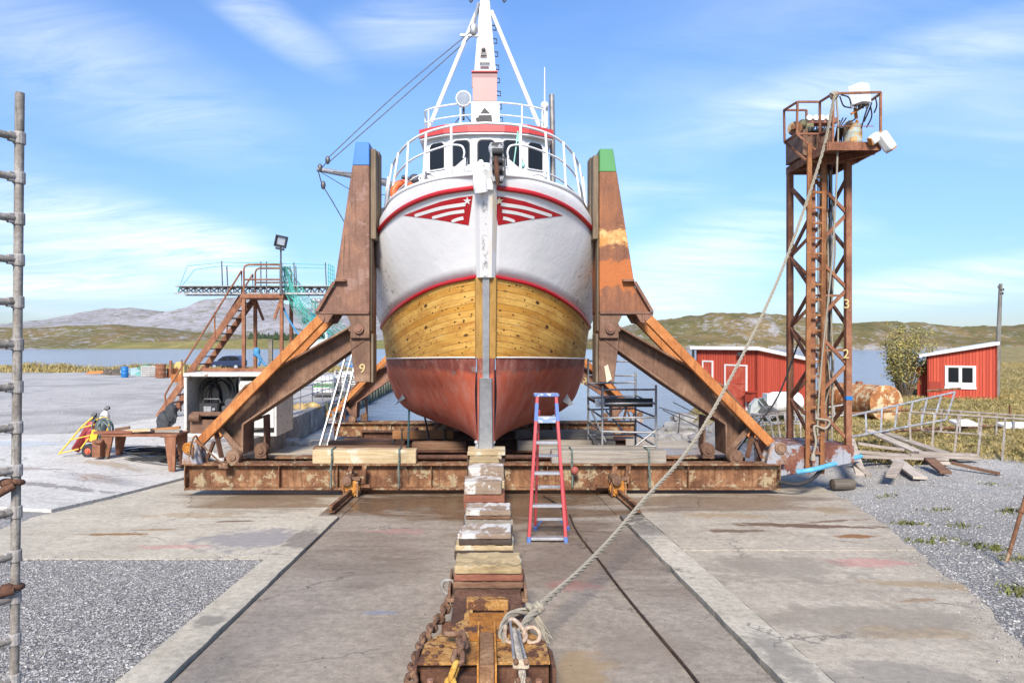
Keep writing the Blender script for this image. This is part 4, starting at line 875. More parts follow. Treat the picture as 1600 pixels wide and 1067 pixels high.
m = MB(); m.prism([P(944, 572, 15.51), P(950, 569, 15.51), P(956, 592, 15.51), P(948, 597, 15.51)], (0, .02, 0)); m.build('paint_patch', m_plain('cream_patch', (.5, .45, .33), .8), cradle)
# wheels with their hanger brackets
for s_, u in ((-1, 549), (1, 965)):
    x = X(u, 14.95)
    wt_ = MB(); wt_.lathe((x, 14.84, -3.19), (0, 1, 0), [(.13, 0), (.13, .03), (.19, .03), (.19, .07), (.15, .08), (.15, .22), (.19, .24), (.19, .28), (.1, .29)], 20); whl = wt_.build('wheel', M['rust_bright'], cradle, smooth=30)
    m = MB(); m.cyl((x - .06, 14.7, -3.0), (x - .06, 15.25, -3.0), .1, n=14); m.cyl((x - .06, 14.68, -3.0), (x - .06, 14.71, -3.0), .06, n=6); m.bar((x - .06, 14.9, -3.0), (x + .2, 14.9, -2.98), .06, .08); m.build('axle', rust_flat, whl, smooth=30)
    m = MB()
    for dx, dx2 in ((-.17, -.05), (.17, .24)): m.bar((x + dx, 15.05, -3.12), (x + dx2, 15.12, -2.74), .13, .03, up=(1, 0, 0)); m.bar((x + dx + .03, 15.0, -3.12), (x + dx2 + .03, 15.08, -2.74), .03, .1, up=(1, 0, 0))
    m.box2((x - .16, 14.82, -3.37), (x - .12, 15.2, -3.05)); m.box2((x + .13, 14.82, -3.37), (x + .17, 15.2, -3.05)); m.bar((x - .45 if s_ > 0 else x + .4, 15.05, -3.18), (x, 15.1, -3.2), .1, .06); m.build('hanger', M['rust_beam'], cradle, bevel=.006)
for x, lab in ((X(549, 14.95), 'rusty steel rail under the wheel on the side of the blue-tipped arm'), (X(965, 14.95), 'rusty steel rail under the wheel on the side of the green-tipped arm')):
    m = MB()
    for dx, h0_, h1_, w_ in ((0, .0, .02, .13), (0, .02, .1, .025), (0, .1, .135, .07)):
        a, b = Vector((x, 12.95, slip(12.95) + .07)), Vector((x, 44, slip(44) + .07)); m.bar(a + Vector((0, 0, (h0_ + h1_) / 2)), b + Vector((0, 0, (h0_ + h1_) / 2)), w_, h1_ - h0_)
    solo(m, 'slip_rail', M['rust_beam'], lab, 'rail', 'rails of the slipway', bevel=.004)

# timbers laid across the beams
tw_y = m_wood('timber_yellow', (.34, .24, .12), (.56, .45, .28), 0, 1, .85, paint=(.50, .45, .34), amount=.45)
tw_g = m_wood('timber_grey', (.17, .148, .12), (.37, .33, .275), 0, 1)
tw_o = m_wood('timber_orange', (.28, .12, .045), (.48, .25, .11), 0, 1)
tw_b = m_wood('timber_brown', (.10, .05, .03), (.24, .14, .085), 0, 1)
tw_w = m_wood('timber_white', (.20, .14, .10), (.34, .26, .19), 0, 1, .7, paint=(.50, .48, .44), amount=.49)
tw_d = m_wood('timber_dark', (.035, .025, .02), (.11, .08, .06), 0, 1)
def beam_timber(x0, x1, y, z, h, d, mat, lab, ties=(), rope=True, ball=None):
    root = thing('timber_baulk', lab, 'timber', ((x0 + x1) / 2, y + d / 2, z), 'timbers laid across the cradle beams')
    m = MB(); g = random.Random(int(x0 * 100 + y)); k = 6; rows = []
    for i in range(k + 1):
        x = lerp(x0, x1, i / k); j = lambda: g.uniform(-.008, .008)
        rows.append([Vector((x, y + j(), z)), Vector((x, y + j(), z + h + j())), Vector((x, y + d + j(), z + h + j())), Vector((x, y + d + j(), z))])
    vs = [p for r_ in rows for p in r_]; fs = [(i * 4 + j, i * 4 + (j + 1) % 4, i * 4 + 4 + (j + 1) % 4, i * 4 + 4 + j) for i in range(k) for j in range(4)] + [(0, 1, 2, 3), (k * 4 + 3, k * 4 + 2, k * 4 + 1, k * 4)]
    m.add(vs, fs); m.build('wood', mat, root, bevel=.012)
    for tx in ties:
        m = MB(); m.tube([(tx, y + d + .03, z - .1), (tx, y + d + .02, z + h + .02), (tx, y - .03, z + h + .025), (tx + .01, y - .035, z + h * .5), (tx, y - .06, z), (tx - .01, y - .12, z - .15), (tx + .01, y - .12, z - .3), (tx - .005, y - .13, z - .5)], .022, 6)
        for q in range(5): m.torus((tx, y - .05 - .012 * q, z + h * .7 - q * .12), .03, .012, (1, .3 * (q % 2), 0), 10, 5, ((0, 0, 1), 1.5))
        m.build('lashing', M['teal'] if False else m_lash, root, smooth=60)
    if ball is not None:
        m = MB(); m.sphere((ball, y - .16, z - .12), .088, (1, 1, 1.05), 16, 10); m.build('float', m_plain('float_red', (.30, .075, .055), .7, 0, .3, 20), root, smooth=60)
    return root
m_lash = m_plain('lashing_green', (.10, .13, .11), .8, 0, .5, 14)
ZB = -2.727
beam_timber(X(488, 15.25), X(650, 15.25), 15.24, ZB, .30, .36, tw_y, 'long yellowed timber lashed on the front beam on the blue-tipped arm\'s side', (X(519, 15.25), X(624, 15.25)))
beam_timber(X(862, 15.25), X(1041, 15.25), 15.24, ZB, .29, .36, tw_g, 'long grey timber on the front beam with a red ball float on its lashing', (X(893, 15.25), X(1013, 15.25)), ball=X(897, 15.2))
beam_timber(-4.15, -1.9, 16.52, -2.795, .24, .32, tw_b, 'brown timber right behind the yellowed timber, on the second beam')
beam_timber(1.3, 3.9, 16.52, -2.795, .24, .32, tw_g, 'weathered timber right behind the grey timber with the red float')
zc = lambda y: slip(y) + .125 + .5
beam_timber(-4.3, -2.2, 18.75, zc(18.7), .25, .3, tw_b, 'dark brown timber on the third beam, left under the hull', (-2.5,))
beam_timber(-2.0, -.5, 18.8, zc(18.7), .22, .3, tw_b, 'short brown timber on the third beam beside the keel')
beam_timber(.9, 3.6, 18.75, zc(18.7), .26, .3, tw_g, 'long pale timber on the third beam, right of the keel')
beam_timber(-3.0, -1.0, 22.25, zc(22.2), .27, .3, tw_o, 'orange timber on the fourth beam, left under the hull', (-2.7, -1.3))
beam_timber(1.0, 4.2, 22.25, zc(22.2), .27, .3, tw_g, 'pale timber on the fourth beam, right under the hull', (1.6,))

# ------------------------------------------------------------------ keel blocks between chain trolley and boat
track = MB()
for y0, y1 in ((7.15, 8.25), (8.45, 9.75), (9.95, 11.4), (11.6, 13.0), (13.2, 15.0)):
    for sx_ in (-.24, .24): track.bar((BX + sx_, y0, slip(y0) + .17), (BX + sx_, y1, slip(y1) + .17), .1, .26)
    track.bar((BX - .34, y0 + .1, slip(y0) + .28), (BX + .34, y0 + .1, slip(y0) + .28), .14, .07); track.bar((BX - .34, y1 - .15, slip(y1) + .28), (BX + .34, y1 - .15, slip(y1) + .28), .14, .07)
    for yy in (y0 + .25, y1 - .25):
        for sx_ in (-.3, .3): track.cyl((BX + sx_ - .05, yy, slip(yy) + .11), (BX + sx_ + .05, yy, slip(yy) + .11), .085, n=14)
solo(track, 'block_bogie', M['rust_dark'], 'low rusty bogie track carrying the row of wooden keel blocks', 'bogie', bevel=.006)
tw_s = m_wood('timber_split', (.24, .165, .08), (.50, .39, .22), 0, 1, .9, paint=(.58, .50, .36), amount=.36, dark=.6)
tw_red = m_wood('timber_redbrown', (.16, .055, .035), (.30, .13, .08), 0, 1)
WOOD = {'y': tw_y, 'g': tw_g, 'o': tw_o, 'b': tw_b, 'w': tw_w, 'd': tw_d, 's': tw_s, 'r': tw_red}
ADJ = {'y': 'yellowed', 'g': 'grey', 'o': 'orange-brown', 'b': 'brown', 'w': 'white-painted', 'd': 'blackened', 's': 'pale splintered', 'r': 'red-brown'}
def block(x0, x1, y, d, z0, z1, kind, lab, seed, split=0.0):
    g = random.Random(seed); m = MB(); nx, ny = 14, 4
    top = [[Vector((lerp(x0, x1, i / nx), lerp(y, y + d, j / ny), z1 + g.uniform(-.006, .006) - split * (abs(g.gauss(0, .5)) if 0 < i < nx else .3) * (1 if j < 2 else .5))) for i in range(nx + 1)] for j in range(ny + 1)]
    bot = [[Vector((p.x, p.y, z0)) for p in r_] for r_ in top]
    for j in range(ny + 1):
        dx0, dx1 = g.uniform(-.014, .014), g.uniform(-.014, .014); top[j][0].x += dx0; bot[j][0].x += dx0; top[j][-1].x += dx1; bot[j][-1].x += dx1
    for i in range(nx + 1):
        dy_ = g.uniform(-.007, .007) - split * g.uniform(0, .3); top[0][i].y -= dy_; bot[0][i].y -= g.uniform(-.006, .006)
    m.grid(top); m.grid([r_[::-1] for r_ in bot])
    for a, b in ((top[0], bot[0]), (bot[-1], top[-1])): m.grid([a, b])
    m.grid([[r_[0] for r_ in bot], [r_[0] for r_ in top]]); m.grid([[r_[-1] for r_ in top], [r_[-1] for r_ in bot]])
    bmv = m.build('keel_block', WOOD[kind], origin=base(m.v)); b = bmesh.new(); b.from_mesh(bmv.data); bmesh.ops.remove_doubles(b, verts=b.verts, dist=1e-5); bmesh.ops.recalc_face_normals(b, faces=b.faces); b.to_mesh(bmv.data); b.free()
    bv = bmv.modifiers.new('bevel', 'BEVEL'); bv.width = .009; bv.segments = 1; bv.limit_method = 'ANGLE'; bv.angle_limit = R(50)
    return tag(bmv, lab, 'timber block', 'keel blocks in a row up to the bow')
ORD = ['first', 'second', 'third', 'fourth', 'fifth', 'sixth', 'seventh']
stacks = [  # front y, depth, [(u0, u1, v_bottom, v_top, kind, split)] bottom to top
    (6.95, .42, [(709, 816, 933, 919, 'd', .006), (708, 818, 919, 908, 'b', .008), (710, 817, 908, 896, 'r', .005), (712, 815, 896, 881, 's', .03)]),
    (8.55, .46, [(711, 802, 868, 860, 'd', 0), (713, 803, 860, 851, 'y', .012), (717, 800, 851, 842, 'd', .012), (716, 799, 842, 832, 'w', .03)]),
    (10.2, .5, [(724, 801, 830, 821, 'd', 0), (726, 801, 821, 811, 'g', .01), (728, 799, 811, 805, 'b', .01), (727, 798, 805, 796, 'w', .03)]),
    (12.1, .55, [(725, 790, 795, 785, 'r', 0), (724, 789, 785, 772, 'r', .01), (726, 784, 772, 752, 'w', .004)]),
    (13.4, .5, [(732, 788, 757, 750, 'y', 0), (732, 787, 750, 730, 'w', .004)]),
    (14.3, .5, [(730, 786, 740, 730, 'd', 0), (733, 780, 730, 719, 's', .004)]),
    (15.35, .8, [(730, 789, 722, 717, 'd', 0), (734, 784, 717, 711, 'y', 0), (731, 790, 711, 705, 'y', 0)]),
]
for si, (y, d, ls) in enumerate(stacks):
    z_prev = None
    for li, (u0, u1, vb, vt, kd, sp) in enumerate(ls):
        z0, z1_ = Z(vb, y), Z(vt, y)
        if z_prev is not None: z0 = z_prev + .002
        if li == 0: z0 = min(z0, slip(y) + .35)
        z_prev = z1_
        wh_ = {0: 'bottom', len(ls) - 1: 'topmost'}.get(li, 'second from below' if li == 1 else 'third from below')
        block(X(u0, y), X(u1, y), y + rnd.uniform(-.015, .015), d, z0, z1_, kd, f'{ADJ[kd]} block, {wh_} in the {ORD[si]} stack from the chain trolley', si * 10 + li, sp)
# ------------------------------------------------------------------ hydraulic tower
tower = thing('lattice_tower', 'tall rusty lattice tower with ladder and machinery platform standing beside the cradle', 'tower', (7.9, 16.1, -3.1))
FL, FR, BL, BR = (7.47, 15.6), (8.30, 15.6), (7.47, 16.7), (8.30, 16.7)
tz0, tz1 = -2.36, 4.1
for (x, y), mt in ((FL, 'rust_red'), (FR, 'rust_red'), (BL, 'rust_red'), (BR, 'rust_dark')):
    m = MB(); m.bar((x, y, tz0), (x, y, tz1), .13, .13); m.build('leg', M[mt], tower, bevel=.006)
def zig(a, b, ph, name='diagonal_brace', st=.86):
    m = MB(); z = tz0 + .12; k = ph
    while z + st < tz1 + .3:
        p, q = (a, b) if k % 2 else (b, a); m.bar((p[0], p[1], z), (q[0], q[1], min(z + st, tz1)), .055, .07); z += st; k += 1
    m.build(name, M['rust_red'], tower)
zig((FL[0], FL[1] + .02), (FR[0], FR[1] + .02), 0); zig((BL[0], BL[1]), (BR[0], BR[1]), 0); zig(FL, BL, 1); zig(FR, BR, 0)
m = MB()
for z in (-.2, 1.05): m.bar((FL[0], 15.65, z), (FR[0], 15.65, z), .05, .05)
m.build('tie_bar', M['rust_red'], tower)
m = MB(); m.prism([(6.63, 15.45, -2.36), (8.37, 15.45, -2.36), (8.37, 15.45, -2.74), (7.2, 15.45, -2.97), (6.63, 15.45, -3.06)], (0, 1.35, 0)); m.build('base_box', m_rust('base_rust', (.06, .025, .02), (.16, .06, .04), (.28, .14, .09), 1.6, .6, paint=(.33, .34, .37), amount=.46), tower, bevel=.012)
lad = MB(); lx0, lx1 = 7.27, 7.60
for x in (lx0, lx1): lad.bar((x, 15.38, -2.98), (x + .05, 15.38, 4.45), .1, .055)
lo = lad.build('ladder', M['rust_orange2'] if 'rust_orange2' in M else m_rust('ladder_rust', (.12, .045, .018), (.24, .10, .04), (.36, .18, .08), 3, .5), tower, bevel=.004)
m = MB(); z = -2.85
while z < 4.1: m.bar((lx0 + .03, 15.38, z), (lx1 + .05, 15.38, z - .01), .05, .045); z += .345
m.build('rungs', lo.data.materials[0], lo)
for i in range(7):
    x = 7.86 + i * .055; m = MB(); m.tube([(x, 16.1 + .06 * (i % 3), tz0), (x + .01 * rnd.uniform(-1, 1), 16.1, 1), (x, 16.1, tz1 + .2)], .017 + .006 * (i % 3), 6); m.build('hydraulic_pipe', [M['galv_dirty'], M['rust_beam'], M['black_rubber']][i % 3], tower, smooth=60)
m = MB(); m.tube([(8.15, 16.0, -1.9), (8.1, 15.9, -1.4), (8.2, 16.05, -.6), (8.12, 16, .6), (8.22, 16, 2.2), (8.1, 16, 4)], .02, 6); m.tube([(7.95, 16.0, -1.6), (8.05, 15.9, -1.0), (7.95, 15.9, .2), (8.05, 15.95, 1.0), (7.98, 15.9, 3)], .016, 6); m.torus(P(1277, 498, 15.8), .14, .03, (0, 1, 0), 16, 6); m.torus(P(1277, 498, 15.78), .09, .03, (.2, 1, .1), 16, 6); m.build('slack_hose', M['rope'], tower, smooth=60)
pz = 4.24
m = MB(); pl = [(7.42, 16.75, pz), (7.36, 14.62, pz), (8.47, 14.62, pz), (8.56, 16.75, pz)]; m.prism(pl, (0, 0, .03))
for a, b in zip(pl, pl[1:] + pl[:1]): m.bar(Vector(a) - Vector((0, 0, .07)), Vector(b) - Vector((0, 0, .07)), .05, .17)
m.bar((7.4, 15.55, pz - .1), (8.5, 15.55, pz - .1), .1, .16); m.bar((7.4, 16.4, pz - .1), (8.5, 14.9, pz - .09), .1, .14)
m.build('platform', M['rust_red'], tower)
Y1, Y2, Y3 = 14.66, 15.5, 16.2
rail_pts = [((1225, 172, Y3), (1246, 159, Y2)), ((1246, 159, Y2), (1281, 159, 15.3)), ((1281, 159, 15.3), (1302, 146, Y1)), ((1302, 146, Y1), (1376, 144, Y1)), ((1376, 146, Y1), (1334, 176, 16.6)), ((1225, 172, Y3), (1226, 222, Y3)), ((1226, 222, Y3), (1259, 250, 15.4)), ((1226, 222, Y3), (1245, 209, Y2)), ((1245, 209, Y2), (1279, 238, 15.3)),
            ((1246, 159, Y2), (1245, 210, Y2)), ((1281, 159, 15.3), (1281, 252, 15.3)), ((1302, 146, Y1), (1301, 225, Y1)), ((1376, 144, Y1), (1376, 224, Y1)), ((1246, 209, Y2), (1281, 209, 15.3)), ((1281, 209, 15.3), (1302, 200, Y1)), ((1225, 172, Y3), (1260, 172, 16.3)), ((1260, 172, 16.3), (1260, 235, 16.3)), ((1302, 197, Y1), (1365, 197, Y1 + .02))]
for i, (a, b) in enumerate(rail_pts): m = MB(); m.bar(P(*a), P(*b), .042 if i < 17 else .015, .042 if i < 17 else .015); m.build('guard_rail', M['rust_red'], tower)
m = MB(); m.box2((7.32, 15.7, pz + .03), (8.05, 16.6, Z(208, 16))); m.box2((7.6, 15.66, pz + .3), (7.62, 15.7, pz + .45)); m.build('pump_cabinet', rust_flat, tower, bevel=.01)
m = MB(); m.box2(P(1262, 183, 15.9), P(1299, 198, 16.2)); mf = m.build('manifold', m_rust('manifold_pink', (.16, .06, .045), (.26, .12, .095), (.36, .2, .16), 4, .3), tower, bevel=.006)
for k in range(4): m = MB(); u = 1265.5 + k * 10; m.lathe(P(u, 183.5, 15.86), (0, 1, 0), [(.06, 0), (.068, .01), (.068, .05)], 18); m.build('gauge', M['white_plastic'], mf, smooth=40)
m = MB(); m.lathe(P(1243, 202, 15.75), (-.55, -.8, 0), [(.04, 0), (.04, .05), (.14, .05), (.15, .03), (.16, .05), (.16, .1), (.06, .1), (.06, .25)], 20); m.build('flywheel', M['rust_beam'], tower, smooth=30)
m = MB(); m.box2(P(1248, 192, 15.9), P(1262, 210, 16.2)); m.sphere(P(1254, 193, 15.85), .1); m.build('motor', m_rust('motor_green', (.09, .10, .06), (.20, .19, .11), (.34, .3, .16), 6, .2), tower, smooth=30)
m = MB(); g = random.Random(5)
for k in range(9): u0 = 1264 + k * 4; m.tube([P(u0, 199, 15.7), P(u0 + g.uniform(-6, 6), 203 + g.uniform(-3, 3), 15.6), P(u0 + g.uniform(-9, 9), 210, 15.75)], .022, 6)
for k in range(6): u0 = 1312 + k * 5; m.tube([P(u0, 186 + g.uniform(-3, 3), 15.2), P(u0 - 4 - 3 * k, 200, 15.0), P(1305 + k * 2, 216, 15.3), P(1300 + k * 3, 222, 15.6)], .016, 6)
m.build('hydraulic_hose', M['black_rubber'], tower, smooth=60)
c0 = (8.3, 15.4, pz + .03)
m = MB(); m.lathe(c0, (0, 0, 1), [(.19, 0), (.195, .02), (.195, .2), (.2, .21), (.195, .22), (.195, .4), (.2, .41), (.195, .42), (.195, .58), (.14, .62), (.05, .63)], 24); dr = m.build('oil_drum', m_rust('drum_rust', (.16, .06, .02), (.40, .22, .08), (.56, .42, .2), 3.5, .9, paint=(.42, .47, .42), amount=.50), tower, smooth=30)
for a in range(6): m = MB(); m.cyl((c0[0] + .12 * math.cos(a), c0[1] + .12 * math.sin(a), c0[2] + .6), (c0[0] + .12 * math.cos(a), c0[1] + .12 * math.sin(a), c0[2] + .68), .03, n=8); m.build('valve', M['rust_bright'], dr, smooth=30)
m = MB(); rt = Matrix.Rotation(R(-8), 3, 'Y') @ Matrix.Rotation(R(32), 3, 'Z'); m.box(P(1343, 148, 15.2), (.34, .3, .43), rt); cb = m.build('switch_cabinet', m_paint('cabinet_white', (.78, .79, .8), (.3, .3, .3), .04, .4), tower, bevel=.012)
m = MB()
for k in range(5): m.cyl(P(1331 + 6 * k, 163, 15.2), P(1330 + 6 * k, 169, 15.2), .025, n=8)
m.build('cable_gland', M['dark_steel'], cb)
m = MB(); m.bar(P(1330, 178, 15.3), P(1352, 164, 15.25), .05, .05); m.bar(P(1336, 168, 15.3), P(1338, 185, 15.4), .06, .06); m.build('cabinet_bracket', M['rust_orange'], tower)
for a, b, c_ in (((1358, 162), (1352, 178), (1346, 200)), ((1362, 160), (1358, 172), (1350, 190)), ((1367, 150), (1370, 164), (1366, 176)), ((1360, 165), (1362, 182), (1354, 199)), ((1312, 150), (1318, 165), (1328, 168)), ((1314, 148), (1326, 152), (1330, 163))):
    m = MB(); m.tube(catmull([P(*a, 15.0), P(*b, 15.05), P(*c_, 15.2)], 4), .016, 6); m.build('cable', M['black_rubber'], tower, smooth=60)
text_mesh('painted_number', '3', .3, num_mat, tower, P(1323, 475, 15.525), (R(90), 0, 0)); text_mesh('painted_number', '2', .3, num_mat, tower, P(1322, 553, 15.525), (R(90), 0, 0))
m = MB(); m.box2((8.228, 15.527, Z(624, 15.6)), (8.372, 15.6, Z(618, 15.6))); m.build('blue_mark', M['blue_paint'], tower)
# plastic jugs hanging on the rail
for (u, v, s_, tl, lab) in ((1367, 216, (.2, .15, .24), 55, 'small white plastic jug dangling at the corner of the tower platform'), (1384, 221, (.24, .2, .42), -35, 'larger white plastic can with dirty base hanging off the tower platform corner')):
    root = thing('plastic_jug', lab, 'jug', P(u, v, 14.5)); rt = Matrix.Rotation(R(tl), 3, 'Y') @ Matrix.Rotation(R(25), 3, 'Z')
    m = MB(); m.box(P(u, v, 14.5), s_, rt); bo = m.build('jug_body', M['white_plastic'], root, bevel=.05, smooth=60); bo.modifiers[0].segments = 3
    ax = rt @ Vector((0, 0, 1)); m = MB(); m.cyl(P(u, v, 14.5) + ax * (s_[2] / 2 - .01), P(u, v, 14.5) + ax * (s_[2] / 2 + .05), .04, n=10); m.build('cap', m_plain('cap_brown', (.3, .16, .06)), root, smooth=40)
    m = MB(); m.box(P(u, v, 14.5) - ax * (s_[2] / 2 + .004), (s_[0] * .8, s_[1] * .8, .02), rt); m.build('dirty_base', M['rust_bright'], root)
# ropes on the tower
m = strand([P(811, 986, 5.70), P(842, 948, 6.15), P(930, 868, 7.7), P(1000, 788, 9.3), P(1100, 665, 11.6), P(1210, 450, 14.0), P(1280, 255, 14.7), P(1304, 150, 14.62)], .031, 17, 3, 60)
for i in range(6): m.torus((7.50 + .01 * i, 14.70, 5.28 + .01 * (i % 3)), .07, .025, (.6 - .2 * i, .3 * i, .5), 12, 6)
rope = solo(m, 'mooring_rope', M['rope'], 'thick beige rope running from the chain trolley up to the tower platform', 'rope', smooth=60)
m = MB(); m.tube(catmull([(7.58, 14.7, 5.2), (7.62, 14.72, 4.4), (7.6, 14.9, 2), (7.50, 15.2, -.5), (7.46, 15.3, -1.9), (7.5, 15.3, -2.1)], 8), .02, 6)
m.tube(catmull([(7.40, 15.28, -1.72), (7.7, 15.25, -1.78), (7.62, 15.28, -1.95), (7.38, 15.28, -1.9), (7.4, 15.25, -2.25), (7.34, 15.25, -2.52)], 6), .028, 6); m.lathe((7.34, 15.25, -2.55), (0, 0, 1), [(.06, -.1), (.05, 0), (.03, .06)], 8)
solo(m, 'hanging_rope', M['rope'], 'thin pale rope hanging down the tower and knotted round its ladder', 'rope', smooth=60)
m = MB(); m.tube(catmull([P(1250, 528, 16.5), P(1215, 620, 16.6), P(1178, 668, 16.6), P(1150, 706, 16.6)], 6), .02, 6); solo(m, 'black_cable', M['black_rubber'], 'black cable slanting from the tower down to the cradle foot', 'cable', smooth=60)
m = MB(); m.tube(catmull([P(1245, 737, 15.0), P(1270, 733, 14.9), P(1300, 725, 15.4), P(1345, 712, 16.2)], 6), .055, 8); solo(m, 'blue_hose', m_plain('hose_blue', (.10, .36, .55), .5), 'pale blue hose lying at the foot of the tower', 'hose', smooth=60)
m = MB(); m.tube(catmull([P(1218, 752, 15.1), P(1245, 756, 14.9), P(1268, 748, 15.0), P(1282, 735, 15.3)], 6), .045, 8); solo(m, 'black_hose', M['black_rubber'], 'black hose curling on the ground below the blue hose', 'hose', smooth=60)
# ------------------------------------------------------------------ chain trolley in the foreground
troll = thing('chain_trolley', 'rusty orange steel trolley with bolted plates at the near end of the block row', 'trolley', (BX, 5.9, slip(5.9)))
wet_rust = m_rust('wet_rust', (.10, .035, .012), (.34, .13, .02), (.50, .24, .05), 3.2, .2, .28, .35, paint=(.07, .04, .035), amount=.42)
plate_m = m_rust('plate_rust', (.10, .04, .02), (.36, .18, .05), (.50, .33, .14), 4.0, .2, .75, .6, paint=(.12, .052, .028), amount=.47)
TZ = -2.45
pt = lambda u, v, z=TZ: P(u, v, -z * F / (v - V0))
m = MB(); m.prism([pt(652, 1034), pt(665, 1003), pt(722, 967), pt(795, 966), pt(853, 1001), pt(860, 1033)], (0, 0, -.025)); m.build('top_plate', plate_m, troll, bevel=.004)
m = MB(); m.prism([pt(733, 1000, -2.44), pt(733, 958, -2.44), pt(793, 958, -2.44), pt(793, 1000, -2.44)], (0, 0, .008)); m.build('wet_tray', wet_rust, troll)
for x in (-.545, .515):
    m = MB(); m.prism([(x, 5.18, -3.0), (x, 5.18, -2.478), (x, 5.48, -2.478), (x, 6.1, -2.70), (x, 6.1, -3.0)], (.03, 0, 0)); m.build('side_plate', M['rust_dark'], troll, bevel=.004)
m = MB(); m.box2((-.5, 5.3, -2.72), (.5, 5.36, -2.5)); m.box2((-.5, 5.12, -2.90), (.5, 5.3, -2.80)); m.box2((-.28, 5.14, -2.70), (-.02, 5.3, -2.52)); m.build('front_crossbeam', M['rust_dark'], troll, bevel=.006)
for x in (-.41, .41):
    m = MB(); n = 26; m.tube([(x, 5.16, lerp(-2.95, -2.55, i / n)) for i in range(n + 1)], [.024 + .005 * (i % 2) for i in range(n + 1)], 10); m.build('threaded_rod', M['rust_arm'], troll)
m = MB(); m.box2((-.04, 5.06, -3.0), (.075, 5.66, -2.40)); m.build('centre_post', m_rust('post_rust', (.09, .045, .025), (.24, .13, .065), (.42, .28, .16), 5, .4, .8, .5), troll, bevel=.008)
m = MB(); m.box2((-.056, 5.06, -3.0), (-.043, 5.82, -2.385)); m.box2((.078, 5.06, -3.0), (.091, 5.82, -2.385)); m.build('post_cheek', M['rust_bright'], troll)
m = MB(); m.prism([P(724, 989, 5.9), P(731, 986, 5.9), P(737, 949, 6.3), P(730, 949, 6.3), P(724, 960, 6.2)], (.02, .05, 0)); m.prism([P(795, 962, 6.2), P(789, 962, 6.2), P(786, 949, 6.3), P(792, 949, 6.3)], (0, .05, 0)); m.box2(P(729, 937, 6.3), P(794, 947, 6.4)); m.build('yoke', plate_m, troll, bevel=.01)
m = MB(); m.box2(P(698, 935, 6.83), (X(825, 6.83), 7.5, Z(941, 6.83))); m.box2(P(700, 918, 6.84), (X(704, 6.84), 7.45, Z(935, 6.84))); m.box2(P(819, 920, 6.84), (X(824, 6.84), 7.45, Z(935, 6.84))); m.build('trough', rust_flat, troll, bevel=.006)
m = MB(); m.prism([P(704, 942, 6.86), P(820, 942, 6.86), P(805, 975, 6.86), P(716, 975, 6.86)], (0, .5, 0)); m.box2((-.3, 6.0, -2.95), (.36, 6.9, -2.50)); m.build('carriage_body', M['rust_dark'], troll, bevel=.01)
for (x, y) in ((-.36, 5.5), (.38, 5.5), (-.36, 6.6), (.38, 6.6)): m = MB(); m.lathe((x - .05, y, slip(y) + .15), (1, 0, 0), [(.05, 0), (.12, .0), (.12, .1), (.05, .1)], 16); m.build('wheel', M['rust_dark'], troll, smooth=30)
for u, v in ((668, 1020), (690, 1010), (846, 1015), (838, 1025), (680, 1026)): m = MB(); m.lathe(pt(u, v), (0, 0, 1), [(.02, 0), (.02, .016), (.012, .02)], 6); m.build('bolt', M['rust_dark'], troll)
def chain(name, pts, L, r, mats, lab, flip=0):
    cv = catmull(pts, 24); cum = [0]
    for a, b in zip(cv, cv[1:]): cum.append(cum[-1] + (b - a).length)
    root = thing('steel_chain', lab, 'chain', cv[-1]); step = L - 2 * r - .004; n = int(cum[-1] / step)
    def at(s):
        for i in range(1, len(cv)):
            if cum[i] >= s: return cv[i - 1].lerp(cv[i], (s - cum[i - 1]) / max(1e-6, cum[i] - cum[i - 1]))
        return cv[-1]
    for k in range(n):
        c0, c1 = at(k * step), at((k + 1) * step); d = (c1 - c0).normalized(); c = (c0 + c1) / 2
        a = d.cross(Vector((0, 0, 1))); a = a.normalized() if a.length > .1 else Vector((1, 0, 0)); b = a.cross(d).normalized()
        ang = R(25 + 90 * ((k + flip) % 2) + rnd.uniform(-14, 14)); s_ = a * math.cos(ang) + b * math.sin(ang); hw = L * .33 - r; hl = L / 2 - r - hw
        ring = [c + d * hl * (1 if abs(t) <= 90 else -1) + d * hw * math.cos(R(t)) + s_ * hw * math.sin(R(t)) for t in list(range(-90, 91, 30)) + list(range(90, 271, 30))]
        m = MB(); m.tube(ring, r, 8, closed=True); m.build('chain_link', mats[min(len(mats) - 1, int(k / n * len(mats)))], root, smooth=60)
    return root
chain('a', [P(698, 990, 5.50), P(714, 988, 5.50), P(724, 1001, 5.36), P(716, 1020, 5.10), P(713, 1040, 5.02), P(705, 1060, 4.97), P(700, 1085, 4.95), P(698, 1110, 4.95)], .165, .022, [M['rust_chain'], M['rust_chain'], M['rust_yellow']], 'chain with a yellow painted end hanging over the front plate of the trolley')
chain('b', [P(701, 930, 7.0), P(697, 948, 6.85), P(690, 962, 6.65), P(679, 974, 6.45), P(671, 988, 6.2), P(662, 999, 6.05), P(657, 1013, 5.8), P(649, 1034, 5.5), P(644, 1052, 5.2), P(640, 1075, 5.0)], .17, .021, [M['rust_chain']], 'brown rusty chain running down the outer side of the trolley beside the slab', 1)
m = MB(); m.torus(P(702, 917, 7.1), .085, .018, (.35, .9, .2), 20, 8); solo(m, 'lifting_ring', M['galv_dirty'], 'grey steel ring standing beside the pale splintered block stack', 'ring', smooth=60)
wr = thing('wire_rope', 'clamped steel wire rope with eye and shackle beside the yellow-ended chain on the trolley', 'wire rope', P(812, 1040, 5.1))
steel_w = m_rust('strand', (.16, .13, .10), (.36, .32, .26), (.56, .52, .44), 12, .2, .6, .5)
